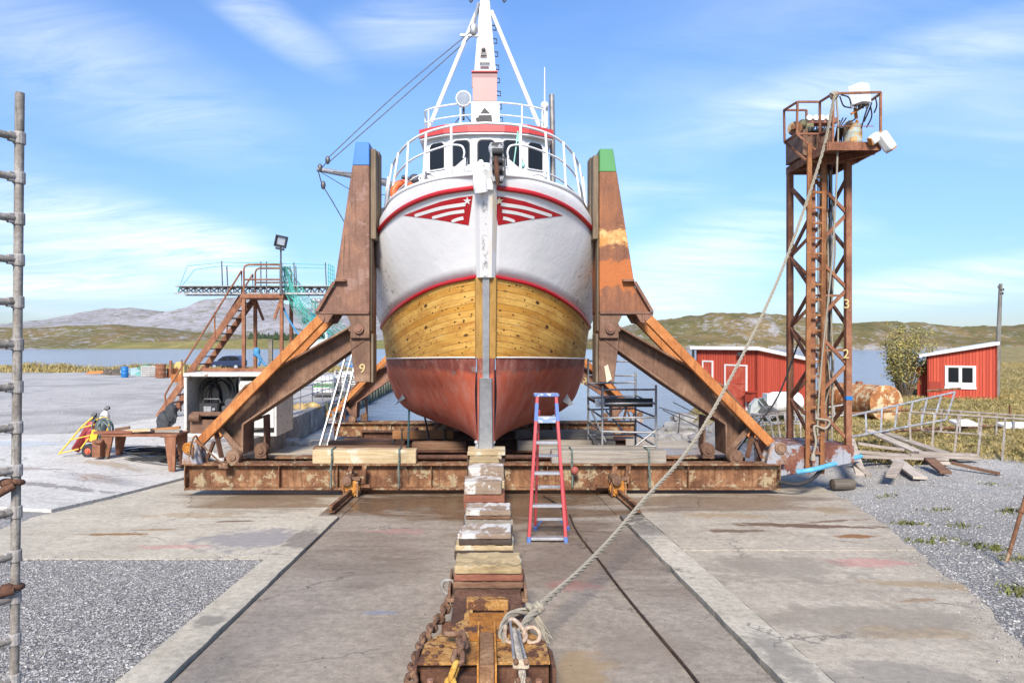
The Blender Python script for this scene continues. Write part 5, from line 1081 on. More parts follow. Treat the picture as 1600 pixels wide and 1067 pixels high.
strand([P(803, 984, 5.68), P(806, 996, 5.5), P(810, 1015, 5.22), P(814, 1036, 5.06), P(817, 1064, 4.98), P(819, 1100, 4.95)], .026, 22).build('cable', steel_w, wr, smooth=60)
m = MB(); m.tube([P(797, 968, 5.8), P(799, 985, 5.62), P(801, 1005, 5.34), P(803, 1026, 5.1)], .011, 6); m.tube([P(811, 985, 5.62), P(815, 1005, 5.34), P(821, 1026, 5.1)], .011, 6); m.build('thimble', M['galv'], wr, smooth=60)
for v0_, v1_, u_ in ((1027, 1046, 814), (1056, 1075, 817)):
    m = MB(); y_ = 5.02; m.box2(P(u_ - 13, v0_, y_), P(u_ + 13, v1_, y_ - .05)); cl_ = m.build('clamp', m_rust('clamp_tan', (.28, .2, .13), (.46, .36, .26), (.6, .5, .38), 9, .1), wr, bevel=.012)
    m = MB()
    for du in (-8, 8): m.lathe(P(u_ + du, v0_ + 5, y_ - .05), (0, -1, .2), [(.022, 0), (.022, .02), (.012, .03)], 6)
    m.build('nuts', M['rust_chain'], cl_)
tan = m_rust('shackle_tan', (.22, .14, .09), (.42, .31, .22), (.56, .45, .34), 8, .1, .7)
m = MB(); m.torus(P(831, 991, 5.6), .062, .017, (.2, -.7, .6), 20, 8, ((1, 0, 0), 1.1)); m.build('shackle_ring', tan, wr, smooth=60)
m = MB(); m.tube(catmull([P(790, 978, 5.75), P(789, 995, 5.6), P(797, 1003, 5.52), P(815, 1002, 5.5), P(822, 992, 5.58), P(812, 975, 5.7), P(801, 966, 5.8), P(795, 970, 5.8)], 5), .018, 8); m.build('shackle', tan, wr, smooth=60)
eye = strand([P(812, 986, 5.66), P(824, 968, 5.9), P(842, 948, 6.13), P(826, 952, 6.1), P(800, 958, 6.0), P(788, 972, 5.85), P(784, 990, 5.66), P(790, 1000, 5.55)], .030, 16, 3)
for k in range(3): eye.torus(P(836 + 4 * k, 953 - 4 * k, 6.12), .042, .018, (.7, .1, .7), 14, 6)
eye.tube(catmull([P(829, 950, 6.05), P(824, 944, 6.05), P(832, 946, 6.08)], 4), .024, 6)
g = random.Random(3)
for k in range(16): eye.tube([P(838 + g.uniform(-4, 4), 960, 6.05), P(842 + k * .7, 980 + g.uniform(-5, 5), 5.95), P(844 + k * 1.3, 994 + g.uniform(-8, 12), 5.85)], .004, 4)
solo(eye, 'rope_eye', M['rope'], 'spliced loop and frayed tail of the mooring rope knotted to the trolley shackle', 'rope loop', smooth=60)

# ------------------------------------------------------------------ red stepladder
sl_ = thing('stepladder', 'red fibreglass stepladder with aluminium steps standing in front of the hull', 'stepladder', P(856, 840, 11.2))
lred = m_paint('ladder_red', (.42, .045, .05), (.6, .55, .5), .12, .4, 8); lblue = m_paint('ladder_blue', (.06, .13, .34), (.5, .5, .5), .12, .5, 9)
fy0, fy1, ry0, ry1 = 10.84, 11.28, 11.75, 11.42
def frail(sd, f): return P(lerp(826 if sd < 0 else 884, 839.5 if sd < 0 else 868.5, f), lerp(846, 616, f), lerp(fy0, fy1, f))
def rrail(sd, f): return P(lerp(836 if sd < 0 else 887, 842 if sd < 0 else 868, f), lerp(827, 640, f), lerp(ry0, ry1, f))
for sd in (-1, 1):
    m = MB(); m.bar(frail(sd, 0.02), frail(sd, 1), .05, .085, up=(0, 1, 0)); m.build('front_rail', lred, sl_, bevel=.006)
    m = MB(); m.bar(rrail(sd, 0.02), rrail(sd, 1), .04, .06, up=(0, 1, 0)); m.build('rear_rail', lred, sl_, bevel=.006)
    for fn in (frail, rrail): m = MB(); m.bar(fn(sd, -.012), fn(sd, .035), .065, .1, up=(0, 1, 0)); m.build('foot', lblue, sl_, bevel=.008)
    m = MB(); m.bar(frail(sd, .82), frail(sd, .94), .056, .092, up=(0, 1, 0)); m.build('blue_sleeve', lblue, sl_)
    m = MB(); m.bar(frail(sd, .42), rrail(sd, .48), .012, .03); m.bar(frail(sd, .78), rrail(sd, .8), .012, .03); m.build('spreader', M['alu'], sl_)
for v in (841, 790, 739, 691, 652):
    f = (846 - v) / 230; a, b = frail(-1, f), frail(1, f); m = MB(); m.box2(a + Vector((.02, -.02, -.022)), b + Vector((-.02, .10, .022))); m.build('step', M['alu'], sl_, bevel=.005)
for f in (.09, .36, .62): a, b = rrail(-1, f), rrail(1, f); m = MB(); m.bar(a, b, .03, .045); m.build('rear_crossbar', M['alu'], sl_)
for sd in (-1, 1): m = MB(); m.bar(rrail(sd, .02), rrail(0 - sd, .09).lerp(rrail(sd, .09), .75), .015, .03); m.build('corner_brace', lblue, sl_)
m = MB(); m.box2(frail(-1, .995) + Vector((-.05, -.06, -.02)), frail(1, .995) + Vector((.05, .2, .03))); m.build('top_cap', m_paint('cap_blue', (.10, .17, .36), (.62, .62, .6), .5, .5, 14), sl_, bevel=.01)
a, b = frail(-1, .83), frail(1, .83); m = MB(); m.box2(a + Vector((.03, -.03, -.05)), b + Vector((-.03, -.01, .04))); m.build('label_plate', m_paint('label_worn', (.2, .28, .42), (.6, .6, .55), .5, .5, 16), sl_)

# ------------------------------------------------------------------ scaffold, ladder, ground cable by the hull
sc_ = thing('scaffold_tower', 'low grey tube scaffold with one dark deck board standing right of the hull', 'scaffold', (3.6, 18.2, slip(18.2)))
fx0, fx1, sy0, sy1 = X(941, 17), X(1025, 17), 17.0, 19.3
for x, y, zt_ in ((fx0, sy0, Z(603, 17)), (fx1, sy0, Z(601, 17)), (fx0, sy1, Z(560, 19.3)), (fx1, sy1, Z(580, 19.3))): m = MB(); m.cyl((x, y, slip(y) + .03), (x, y, zt_), .03, n=8); m.build('standard', M['galv'], sc_, smooth=60)
for k in range(5):
    z = -2.62 + .36 * k
    for a, b in (((fx0, sy0), (fx1, sy0)), ((fx0, sy1), (fx1, sy1)), ((fx0, sy0), (fx0, sy1)), ((fx1, sy0), (fx1, sy1))):
        if k == 4 and a == (fx1, sy0): continue
        m = MB(); m.cyl((a[0], a[1], z + .03 * rnd.uniform(-1, 1)), (b[0], b[1], z + .03 * rnd.uniform(-1, 1)), .025, n=8); m.build('ledger', M['galv'], sc_, smooth=60)
for z in (-.55, -.95): m = MB(); m.cyl((fx0, sy1, z), (fx1 + .05, sy1, z - .02), .025, n=8); m.build('ledger', M['galv'], sc_, smooth=60)
m = MB(); m.box2((fx0 - .12, 17.3, -1.66), (fx1, 17.34, -1.44)); m.box2((fx0 - .05, 17.34, -1.62), (fx1, 19.2, -1.58)); m.build('deck_board', M['black'], sc_, bevel=.01)
m = MB(); m.box2((fx0 - .13, 17.285, -1.655), (fx0 + .1, 17.298, -1.445)); m.build('toe_plate', M['alu'], sc_)
for a, b in (((fx0 + .1, 17.1, -2.5), (fx0 - .25, 17.1, -1.75)), ((fx1, 17.0, -2.2), (fx1 - .7, 17, -2.75)), ((fx1 - .3, 19.3, -2.6), (fx0 + .5, 19.3, -1.95))): m = MB(); m.cyl(a, b, .024, n=8); m.build('diagonal', M['galv'], sc_, smooth=60)
la = thing('aluminium_ladder', 'long bright aluminium ladder leaning by the blue-tipped arm', 'ladder', P(503, 720, 19.5))
a0, a1 = P(504, 722, 19.5), P(552, 545, 21.2); dx_ = Vector((.24, .05, 0))
for sd in (-1, 1): m = MB(); m.bar(a0 + dx_ * sd * .85, a1 + dx_ * sd * .7, .09, .05, up=(1, 0, 0)); m.build('stile', M['galv'], la, bevel=.004)
m = MB(); m.bar(a0, a1, .04, .03, up=(1, 0, 0)); m.build('stile', M['galv'], la)
for k in range(13): p = a0.lerp(a1, (k + .5) / 13); m = MB(); m.cyl(p - dx_ * .8, p + dx_ * .8, .017, n=6); m.build('rung', M['dark_steel'], la)
m = MB(); cp = [(890, 806), (896, 822), (905, 838), (918, 856), (940, 884), (965, 918), (1000, 962), (1040, 1010), (1075, 1052), (1100, 1085)]
m.tube(catmull([Vector((X(u, yy), yy, slip(yy) + .035)) for u, v in cp for yy in [H0 / ((v - V0) / F - SL)]], 6), .016, 6)
m.tube(catmull([(1.56, 13.1, slip(13.1) + .035), (1.5, 14.0, slip(14) + .035), (1.3, 15, slip(15) + .035)], 5), .016, 6)
solo(m, 'ground_cable', m_rust('cable_brown', (.02, .014, .012), (.05, .03, .022), (.1, .06, .04), 6), 'dark cable lying along the wet slab from the ladder to the foreground', 'cable', smooth=60)
for (x0, y0, z0, x1, z1, lab) in ((-2.25, 20, -3.75, -2.2, -1.55, 'thin turquoise prop post under the hull beside the keel'), (-1.55, 21, -3.75, -1.9, -2.0, 'slim dark rod leaning under the hull')):
    m = MB(); m.cyl((x0, y0, z0), (x1, y0, z1), .03, n=8); solo(m, 'prop_post', m_plain('prop', (.12, .24, .25) if 'turq' in lab else (.06, .06, .06)), lab, 'prop', smooth=60)

# ------------------------------------------------------------------ scaffold frames at the edges of the view
lf = thing('edge_scaffold', 'weathered steel scaffold frame with many rungs at the left edge', 'scaffold', (X(25, 3.9), 3.9, slip(3.9)))
tube_m = m_rust('tube_grey', (.10, .085, .07), (.24, .215, .185), (.40, .38, .345), 7, .9, .6, .2, paint=(.13, .075, .045), amount=.22)
m = MB(); sp0, sp1 = Vector((X(20, 3.9), 3.9, -2.84)), P(31, 145, 3.9); m.tube([sp0, sp0.lerp(sp1, .5), sp1], .0245, 14); m.build('standard', tube_m, lf, smooth=60)
for i, v in enumerate((216, 278, 342, 406, 472, 538, 604, 667, 734, 799, 867, 932, 997, 1060)):
    f = (1067 - v) / 922; p = sp0.lerp(sp1, (Z(v, 3.9) - sp0.z) / (sp1.z - sp0.z)); d = Vector((-.30, -.62, .0)) if v < 940 else Vector((-.34, -.6, .0))
    m = MB(); m.tube([p + Vector((0, 0, 0)), p + d], .021, 10); m.build('ledger', tube_m, lf, smooth=60)
    m = MB(); m.lathe(p - Vector((0, 0, .035)), (0, 0, 1), [(.031, 0), (.033, .01), (.033, .06), (.031, .07)], 14); m.box(p + d.normalized() * .035, (.03, .05, .055), Matrix.Rotation(math.atan2(d.y, d.x) - R(90), 3, 'Z')); m.build('coupler', M['galv_dirty'], lf, bevel=.003)
for v, a_ in ((752, .09), (915, .02)): p = P(24, v, 3.9); m = MB(); m.tube([p + Vector((.02, -.04, -.01)), p + Vector((-.1, -.12, -a_))], .024, 8); m.torus(p, .036, .016, (.1, .2, 1), 14, 6); m.sphere(p + Vector((-.02, -.04, 0)), .035, (1.2, 1, .8), 10, 8, .15); m.build('swivel_clamp', M['rust_dark'], lf, smooth=60)
m = MB(); b0 = P(1573, 877, 9.6); b1 = P(1604, 770, 9.75); m.tube([b0, b1, b1 + (b1 - b0) * 1.2], .026, 10); m.tube([b0.lerp(b1, .72), b0.lerp(b1, .72) + Vector((.3, -.1, 0))], .02, 8); m.torus(b0.lerp(b1, .72), .03, .014, (b1 - b0), 12, 6)
solo(m, 'leaning_tube', M['rust_beam'], 'brown steel tube propped on the gravel at the right edge', 'tube', smooth=60)
# ------------------------------------------------------------------ quay, stair tower and gear on the left
t = NT('quay_concrete'); co = t.coord(); n = t.noise(.8, 10, .7, .4, co); n2 = t.noise(4, 10, .75, .2, co); st = t.noise(1.2, 8, .7, .3, t.coord((1.5, 1.5, .2))); s = t.sep(co)
c = t.ramp(n, [(.3, (.18, .17, .16)), (.7, (.36, .345, .33))]); c = t.mix(t.ramp(st, [(.45, 0.), (.7, .7)]), c, (.13, .12, .11))
pn = t.noise(1.3, 10, .72, .4, t.coord(loc=(3, 5, 1))); c = t.mix(t.ramp(pn, [(.55, 0.), (.58, .7)]), c, (.50, .49, .48))
bl = t.ramp(t.noise(.9, 8, .7, .4, t.coord(loc=(8, 2, 1))), [(.5, 0.), (.54, .8)]); yl = t.math('MULTIPLY', t.ramp(t.math('SUBTRACT', s[1], 24.2), [(0, 1.), (1, 0.)]), t.ramp(t.math('SUBTRACT', s[1], 21.5), [(0, 0.), (.4, 1.)])); c = t.mix(t.math('MULTIPLY', bl, yl), c, (.07, .19, .36))
c = t.mix(t.math('MULTIPLY', t.ramp(t.noise(1.2, 8, .7, .4, t.coord(loc=(1, 9, 4))), [(.55, 0.), (.6, .6)]), yl), c, (.32, .10, .07))
cr = t.voro(1.1, t.coord((1, 1, 1)), 'Distance', 'DISTANCE_TO_EDGE'); c = t.mix(t.ramp(cr, [(.006, .6), (.015, 0.)]), c, (.06, .055, .05))
M['quay'] = t.fin(c, .9, t.bump(n2, .5, .04))
m = MB(); m.box2((-8.35, 26.0, -7), (-7.93, 72, -3.13)); solo(m, 'quay_wall', M['quay'], 'long stained concrete quay wall running out beside the slipway', 'wall', bevel=.03)
m = MB(); m.box2((-8.9, 21.4, -4.6), (-7.55, 25.97, -3.16)); solo(m, 'concrete_block', M['quay'], 'low concrete block with blue and red paint stains before the quay wall', 'concrete block', bevel=.03)
# sheet of green algae-stained vertical piles on the far quay
pl_m = m_wood('pile_green', (.10, .11, .07), (.22, .23, .17), 2, .8)
pw = thing('timber_fender', 'row of slimy vertical fender timbers on the far quay face behind the hull', 'fender', (-7.85, 48, -5))
for k in range(26): y = 34 + k * 1.3; m = MB(); m.box2((-7.92, y, -5.2), (-7.78, y + .16, -3.0 - .1 * (k % 3))); m.build('upright_timber', pl_m, pw)
# stair tower
GX0, GX1, GY0, GY1 = X(381, 28), X(440, 28), 28.0, 29.4
stw = thing('stair_tower', 'rusty red steel stair tower with tubular guard rails on the left yard', 'stair tower', (-9.2, 28.7, -3.2))
rr = M['rust_red']; ph = Z(460, 28)
for x, y in ((GX0, GY0), (GX1, GY0), (GX0, GY1), (GX1, GY1)): m = MB(); m.bar((x, y, -3.2), (x, y, ph), .13, .13); m.build('leg', rr, stw)
m = MB(); m.box2((GX0 - .1, GY0 - .1, ph - .14), (GX1 + .1, GY1 + .1, ph + .03)); m.build('landing', rr, stw)
for y in (GY0, GY1):
    m = MB(); m.tube([(GX0, y, ph), (GX0, y, ph + 1.05), (GX0 + .05, y, ph + 1.18), (GX0 + .18, y, ph + 1.23), (GX1 - .15, y, ph + 1.23), (GX1 - .04, y, ph + 1.18), (GX1, y, ph + 1.05), (GX1, y, ph)], .04, 8); m.tube([(GX0, y, ph + .62), (GX1, y, ph + .62)], .035, 8); m.build('guard_rail', rr, stw, smooth=60)
for k in (.45, .6): m = MB(); x = lerp(GX0, GX1, k); m.bar((x, GY0, ph), (x, GY0, ph + 1.35), .04, .04); m.build('rail_post', M['dark_steel'], stw)
for a, b in (((GX0, GY1, ph - .1), (GX0 + .35, GY1, ph - 1.0)), ((GX1, GY0, ph - .1), (GX1 - .3, GY0, ph - 1.0)), ((GX0 - .1, GY0, -1.9), (GX1 + .3, GY0, -1.85)), ((GX0, GY0, ph - .2), (GX0 + .4, GY0, ph))): m = MB(); m.bar(a, b, .08, .1); m.build('knee_brace', rr, stw)
s0, s1 = Vector((X(246, 28), 28.05, -3.2)), Vector((GX0, 28.05, ph))
for y in (0, 1.3): m = MB(); m.bar(s0 + Vector((0, y, .1)), s1 + Vector((0, y, -.05)), .06, .24); m.build('stringer', rr, stw)
for k in range(1, 16): p = s0.lerp(s1, k / 16); m = MB(); m.box2(p + Vector((-.14, .03, 0)), p + Vector((.14, 1.27, .03))); m.build('tread', M['rust_dark'], stw)
for y in (-.03, 1.33):
    hr = [s0 + Vector((.35, y, .2)), s0 + Vector((.3, y, 1.0)), s0 + Vector((.55, y, 1.45)), s1 + Vector((-.1, y, .98)), s1 + Vector((-.1, y, -.3))]; m = MB(); m.tube(hr, .04, 8); m.build('handrail', rr, stw, smooth=60)
    for f in (.28, .66): p = s0.lerp(s1, f) + Vector((0, y, 0)); m = MB(); m.tube([p, p + Vector((0, 0, 1.02))], .035, 8); m.build('handrail_post', rr, stw, smooth=60)
gw = thing('truss_gangway', 'pale zigzag truss gangway lying across the top of the stair tower', 'gangway', (-10, 28.7, ph))
gx0, gx1, gz_ = X(284, 28.9), X(524, 28.9), ph + .06
for y, z in ((28.2, gz_), (29.2, gz_), (28.7, gz_ + .28)): m = MB(); m.bar((gx0, y, z), (gx1, y, z), .06, .06); m.build('chord', M['galv'], gw)
m = MB(); n = 40
for k in range(n):
    xa, xb = lerp(gx0, gx1, k / n), lerp(gx0, gx1, (k + 1) / n)
    for y in (28.2, 29.2):
        a, b = ((xa, y, gz_), (xb, 28.7, gz_ + .28)) if k % 2 else ((xa, 28.7, gz_ + .28), (xb, y, gz_)); m.bar(a, b, .04, .04)
m.build('zigzag', M['galv'], gw)
m = MB(); m.box2((gx0, 28.25, gz_ + .30), (gx1, 29.15, gz_ + .33)); m.build('walkway', M['galv_dirty'], gw)
for u, h in ((351, 1.35), (359, 1.15), (463, 1.3), (466, 1.15), (512, 1.3)): x = X(u, 28.5); m = MB(); m.bar((x, 28.3, gz_), (x - .05, 28.3, gz_ + h), .04, .04); m.build('rope_post', M['dark_steel'], gw)
m = MB()
for z_ in (1.3, 1.15): m.tube([(gx0 + .1, 28.3, gz_ + .1), (gx0 + .5 + (1.3 - z_) * 2, 28.3, gz_ + z_ - .15), (X(351, 28.5), 28.3, gz_ + z_), (X(440, 28.5), 28.3, gz_ + z_ - .05), (X(512, 28.5), 28.3, gz_ + z_ - .1)], .012, 5)
m.build('safety_line', M['teal'], gw)
fl = thing('floodlight', 'square black floodlight on a thin pole above the stair tower', 'floodlight', (X(440, 28), 28, ph))
m = MB(); m.tube([(X(440, 28), 27.9, ph), (X(440, 28), 27.9, Z(386, 28))], .035, 8); m.bar((X(440, 28), 27.9, ph), (X(440, 28), 27.9, ph + 1.3), .09, .09); m.build('pole', M['dark_steel'], fl)
rt = Matrix.Rotation(R(12), 3, 'Y'); c0 = P(439, 377, 27.8); m = MB()
for d_, s_ in (((0, 0, .21), (.46, .2, .05)), ((0, 0, -.21), (.46, .2, .05)), ((.21, 0, 0), (.05, .2, .47)), ((-.21, 0, 0), (.05, .2, .47)), ((0, .09, 0), (.46, .03, .46)), ((.02, 0, -.3), (.34, .16, .08))): m.box(c0 + rt @ Vector(d_), s_, rt)
m.build('housing', M['black'], fl, bevel=.01)
m = MB(); m.box(c0 + rt @ Vector((0, .02, .03)), (.4, .02, .34), rt); m.build('reflector', m_plain('reflector', (.34, .35, .36), .25, .5), fl)
# torn green net
m = MB(); g = random.Random(2); nt = []
teal_n = m_plain('net_faded', (.06, .30, .26), .9, 0, .5, 2)
for i in range(14):
    f = i / 13; nt.append([P(lerp(440, 447, f * .4) + 4 * j * (.35 + 1.1 * f) + g.uniform(-1.5, 1.5) + 55 * f * f, lerp(416, 540, f) - j * 2.5 * f + g.uniform(-2, 2), 28.3 + g.uniform(-.1, .1)) for j in range(10)])
for r_ in nt: m.tube(r_, .009, 4)
for j in range(10): m.tube([r_[j] for r_ in nt], .009, 4)
for i in range(13):
    for j in range(9): m.tube([nt[i][j], nt[i + 1][j + 1]], .007, 4); m.tube([nt[i][j + 1], nt[i + 1][j]], .007, 4)
for k in range(12): f = g.random(); m.tube(catmull([P(442 + 6 * g.random(), 418, 28.25), P(448 + 20 * g.random(), 460 + 20 * f, 28.2), P(470 + 70 * g.random(), 505 + 30 * f, 28.2)], 4), .014, 4)
solo(m, 'fishing_net', teal_n, 'torn turquoise net draped from the floodlight pole down behind the arm', 'net')
m = MB(); nt = [[P(513 + 3 * j, lerp(412, 452, i / 6) + j * 1.5, 28.3) for j in range(4)] for i in range(7)]
for r_ in nt: m.tube(r_, .014, 4)
for j in range(4): m.tube([r_[j] for r_ in nt], .016, 4)
solo(m, 'fishing_net', M['teal'], 'small scrap of turquoise net hung at the far end of the gangway', 'net')
m = MB(); m.tube(catmull([P(443, 480, 28.2), P(452, 500, 28.1), P(465, 520, 28.1), P(478, 532, 28)], 4), .04, 6)
blu = m_plain('strap_blue', (.05, .22, .42), .7); solo(m, 'blue_strap', blu, 'pale blue strap hanging slantwise below the stair tower landing', 'strap', smooth=60)
m = MB(); m.sphere(P(401, 550, 28), .14, (1, .8, 1.4), 10, 8, .2); m.tube([P(401, 550, 27.95), P(408, 560, 27.9), P(404, 571, 27.9)], .05, 6); m.tube([P(399, 552, 27.95), P(416, 571, 27.9)], .045, 6)
solo(m, 'blue_tarpaulin', blu, 'knotted blue tarpaulin on the rear leg of the stair tower', 'tarpaulin', smooth=60)

# equipment cabinet with hoses, welding gear
cbx0, cbx1, cby, cz0, cz1 = X(287, 23), X(432, 23), 23.0, -3.2, Z(588, 23)
cab = thing('equipment_cabinet', 'open white steel container full of hoses beside the stair tower', 'cabinet', ((cbx0 + cbx1) / 2, cby, cz0))
wp = m_paint('cabinet_dirty', (.58, .57, .53), (.2, .14, .09), .40, .6, 5, .55); m = MB()
m.box2((cbx0, cby, cz0), (cbx0 + .1, cby + 2.0, cz1)); m.box2((cbx1 - .08, cby, cz0), (cbx1, cby + 2.0, cz1)); m.box2((cbx0 + .1, cby + 1.95, cz0), (cbx1 - .08, cby + 2.0, cz1)); m.box2((cbx0, cby - .05, cz1), (cbx1, cby + 2.05, cz1 + .12)); m.box2((cbx0 + .1, cby, cz0), (cbx1 - .08, cby + 1.95, cz0 + .1)); m.build('shell', wp, cab, bevel=.02)
m = MB(); m.box2((cbx0 + 1.75, cby + .3, cz0 + .1), (cbx0 + 1.8, cby + 1.9, cz1 - .01)); m.box2((cbx0 + 1.9, cby + .02, cz0 + .3), (cbx1 - .1, cby + .06, cz1 - .15)); m.build('partition', wp, cab)
m = MB(); m.box2((cbx0 + .2, cby + .5, cz1 - 1.52), (cbx0 + 1.7, cby + 1.8, cz1 - 1.48)); m.build('shelf', M['galv_dirty'], cab)
hose_m = M['black_rubber']
for cx_, n_, r_, lab in ((cbx0 + .55, 5, .34, 'coil of black hose hung at the left in the white container'), (cbx0 + .95, 4, .40, 'longer coil of black hose hung in the middle of the white container')):
    m = MB(); g = random.Random(n_)
    for k in range(n_): m.torus((cx_ + g.uniform(-.05, .05), cby + .7 + .05 * k, cz1 - .75 + g.uniform(-.06, .06)), r_ * g.uniform(.85, 1.1), .028, (g.uniform(-.15, .15), 1, g.uniform(-.1, .1)), 26, 6, ((0, 0, 1), 1.7))
    solo(m, 'hose_coil', hose_m, lab, 'hose', 'hoses hung in the container', smooth=60)
m = MB(); m.tube(catmull([(cbx0 + 1.5, cby + 1.2, -2.4), (cbx0 + 1.45, cby + 1, -1.5), (cbx0 + 1.7, cby + .9, -1.22), (cbx0 + 2.2, cby + .9, -1.3), (cbx0 + 2.25, cby + .9, -1.7)], 6), .05, 8); solo(m, 'bent_hose', hose_m, 'single bent black hose looping at the right of the container', 'hose', smooth=60)
wm_ = thing('welding_machine', 'dark welding machine standing inside the white container', 'machine', (cbx0 + .75, cby + .4, -2.5))
m = MB(); m.box2((cbx0 + .4, cby + .2, -2.62), (cbx0 + 1.1, cby + .8, -2.1)); m.build('case', M['black'], wm_, bevel=.05); m = MB(); m.box2((cbx0 + .6, cby + .18, -2.4), (cbx0 + .85, cby + .2, -2.2)); m.cyl((cbx0 + .95, cby + .2, -2.3), (cbx0 + .95, cby + .14, -2.3), .05); m.build('control_panel', M['galv'], wm_); m = MB(); m.tube([(cbx0 + .45, cby + .5, -2.1), (cbx0 + .5, cby + .5, -1.98), (cbx0 + 1.0, cby + .5, -1.98), (cbx0 + 1.05, cby + .5, -2.1)], .03, 8); m.build('handle', M['dark_steel'], wm_)
m = MB(); m.box2((cbx0 + 1.15, cby + .3, -2.62), (cbx0 + 1.7, cby + .9, -2.2)); m.cyl((cbx0 + 1.42, cby + .28, -2.1), (cbx0 + 1.42, cby + .7, -2.1), .16); m.cyl((cbx0 + 1.3, cby + .2, -2.5), (cbx0 + 1.5, cby + .25, -2.4), .07); solo(m, 'compressor', M['dark_steel'], 'grey compressor next to the welding machine in the container', 'compressor', bevel=.02)
m = MB(); m.box2((cbx0 + .2, cby, -3.1), (cbx0 + 1.9, cby + .6, -2.64)); m.box2((cbx0 + .3, cby - .12, -2.5), (cbx0 + 1.3, cby + .0, -2.36)); m.cyl((cbx0 + .25, cby - .1, -2.55), (cbx0 + .6, cby - .1, -2.55), .14); solo(m, 'tool_bench', rust_flat, 'rusty low bench under the welding machine', 'bench', bevel=.02)
g = random.Random(11)
for k in range(2):
    root = thing('tool_bag', ['dark grey sack slumped beside the white container', 'smaller black jacket bundled beside the white container'][k], 'bag', (cbx0 - .5 + .25 * k, cby - .2, -3.15))
    m = MB(); m.sphere((cbx0 - .5 + .22 * k, cby - .3, -2.75 + .34 * k), .28, (.85 - .2 * k, .7, 1.5 - .3 * k), 22, 14, .2, k); m.build('sack', m_plain('sack', (.045, .048, .055), .9, 0, .4, 5, .4), root, smooth=60)
# cables on the ground
m = MB(); g = random.Random(8)
for k in range(16):
    cx_, cy_ = -9.1 + g.uniform(-.8, .8), 19.9 + g.uniform(-.5, .6); m.torus((cx_, cy_, gz(cx_, cy_) + .07 + .008 * k), g.uniform(.35, .8), .025, (g.uniform(-.06, .06), g.uniform(-.06, .06), 1), 22, 6, ((1, .2, 0), g.uniform(1.1, 1.6)))
solo(m, 'cable_heap', hose_m, 'heap of black cables on the concrete behind the work bench', 'cable', smooth=60)
# work bench with planks
bx0, bx1, by0, by1, bzt = X(167, 18.8), X(284, 18.8), 18.5, 19.3, -2.52
wb = thing('work_bench', 'rust-brown steel work bench with splayed legs left of the cradle', 'work bench', ((bx0 + bx1) / 2, 18.9, gz(-9.5, 18.9)))
wbm = M['rust_red']; m = MB(); m.box2((bx0, by0, bzt - .06), (bx1, by1, bzt)); m.build('top', wbm, wb, bevel=.01)
for x, sx_ in ((bx0 + .15, -1), (bx1 - .2, 1)):
    for y in (by0 + .02, by1 - .1): m = MB(); zg = gz(x, y) + .03; m.prism([(x - .16, y, bzt - .06), (x + .16, y, bzt - .06), (x + .08 + .05 * sx_, y, zg), (x - .08 + .05 * sx_, y, zg)], (0, .08, 0)); m.build('leg', wbm, wb, bevel=.006)
g = random.Random(21); pk = [('reddish plank angled across the bench top', 'r', .1, .5, 14), ('yellow-brown plank flat on the bench top', 'y', .75, .35, -5), ('dark plank end at the left of the bench', 'b', .25, .2, 30), ('pale short plank near the right of the bench', 'g', 1.45, .4, -12), ('brown batten across the right half of the bench', 'o', 1.2, .55, 22)]
for i, (lab, kd, f, L, an) in enumerate(pk):
    m = MB(); c0 = Vector((bx0 + f + .2, 18.6 + .08 * i, bzt + .05 + .04 * (i % 3))); d = Vector((math.cos(R(an)), math.sin(R(an)) * .6, .06 * (i % 3))) * L; m.bar(c0 - d, c0 + d, .15, .07); solo(m, 'plank', WOOD[kd], lab, 'plank', 'planks on the work bench', bevel=.004)
# gas bottles on a yellow hand truck
gt = thing('bottle_trolley', 'yellow hand truck with red rubber-tyred wheels left of the work bench', 'hand truck', (X(150, 19), 19, -3.2))
yb = M['yellow']; A0, A1 = P(108, 704, 18.72), P(143, 662, 19.0); w_ = Vector((.30, .12, .07))
for sd in (-.5, .5):
    m = MB(); m.tube([A0 + w_ * sd * 1.4 + Vector((.06 if sd > 0 else 0, 0, 0)), A1 + w_ * sd * 1.4, A1 + (A1 - A0) * .3 + w_ * sd * 1.2 + Vector((.08, 0, .02))], .022, 8); m.build('frame_tube', yb, gt, smooth=60)
for f in (0, .5, .95): p = A0.lerp(A1, f) + Vector((.02, -.08, 0)); m = MB(); m.tube([p - w_ * .72, p + w_ * .78], .018, 8); m.build('cross_tube', yb, gt, smooth=60)
for yy, u, v in ((18.7, 138, 704), (19.3, 140, 703)):
    m = MB(); c0 = P(u, v, yy); m.torus(c0, .135, .058, (.12, 1, 0), 24, 10); wq = m.build('tyre', hose_m, gt, smooth=60); m = MB(); m.lathe(c0 + Vector((0, .03, 0)), (0, -1, 0), [(.05, -.02), (.105, 0), (.10, .05), (.04, .06), (.04, .09)], 18); m.build('rim', m_plain('rim_orange', (.62, .10, .05), .5), wq, smooth=40)
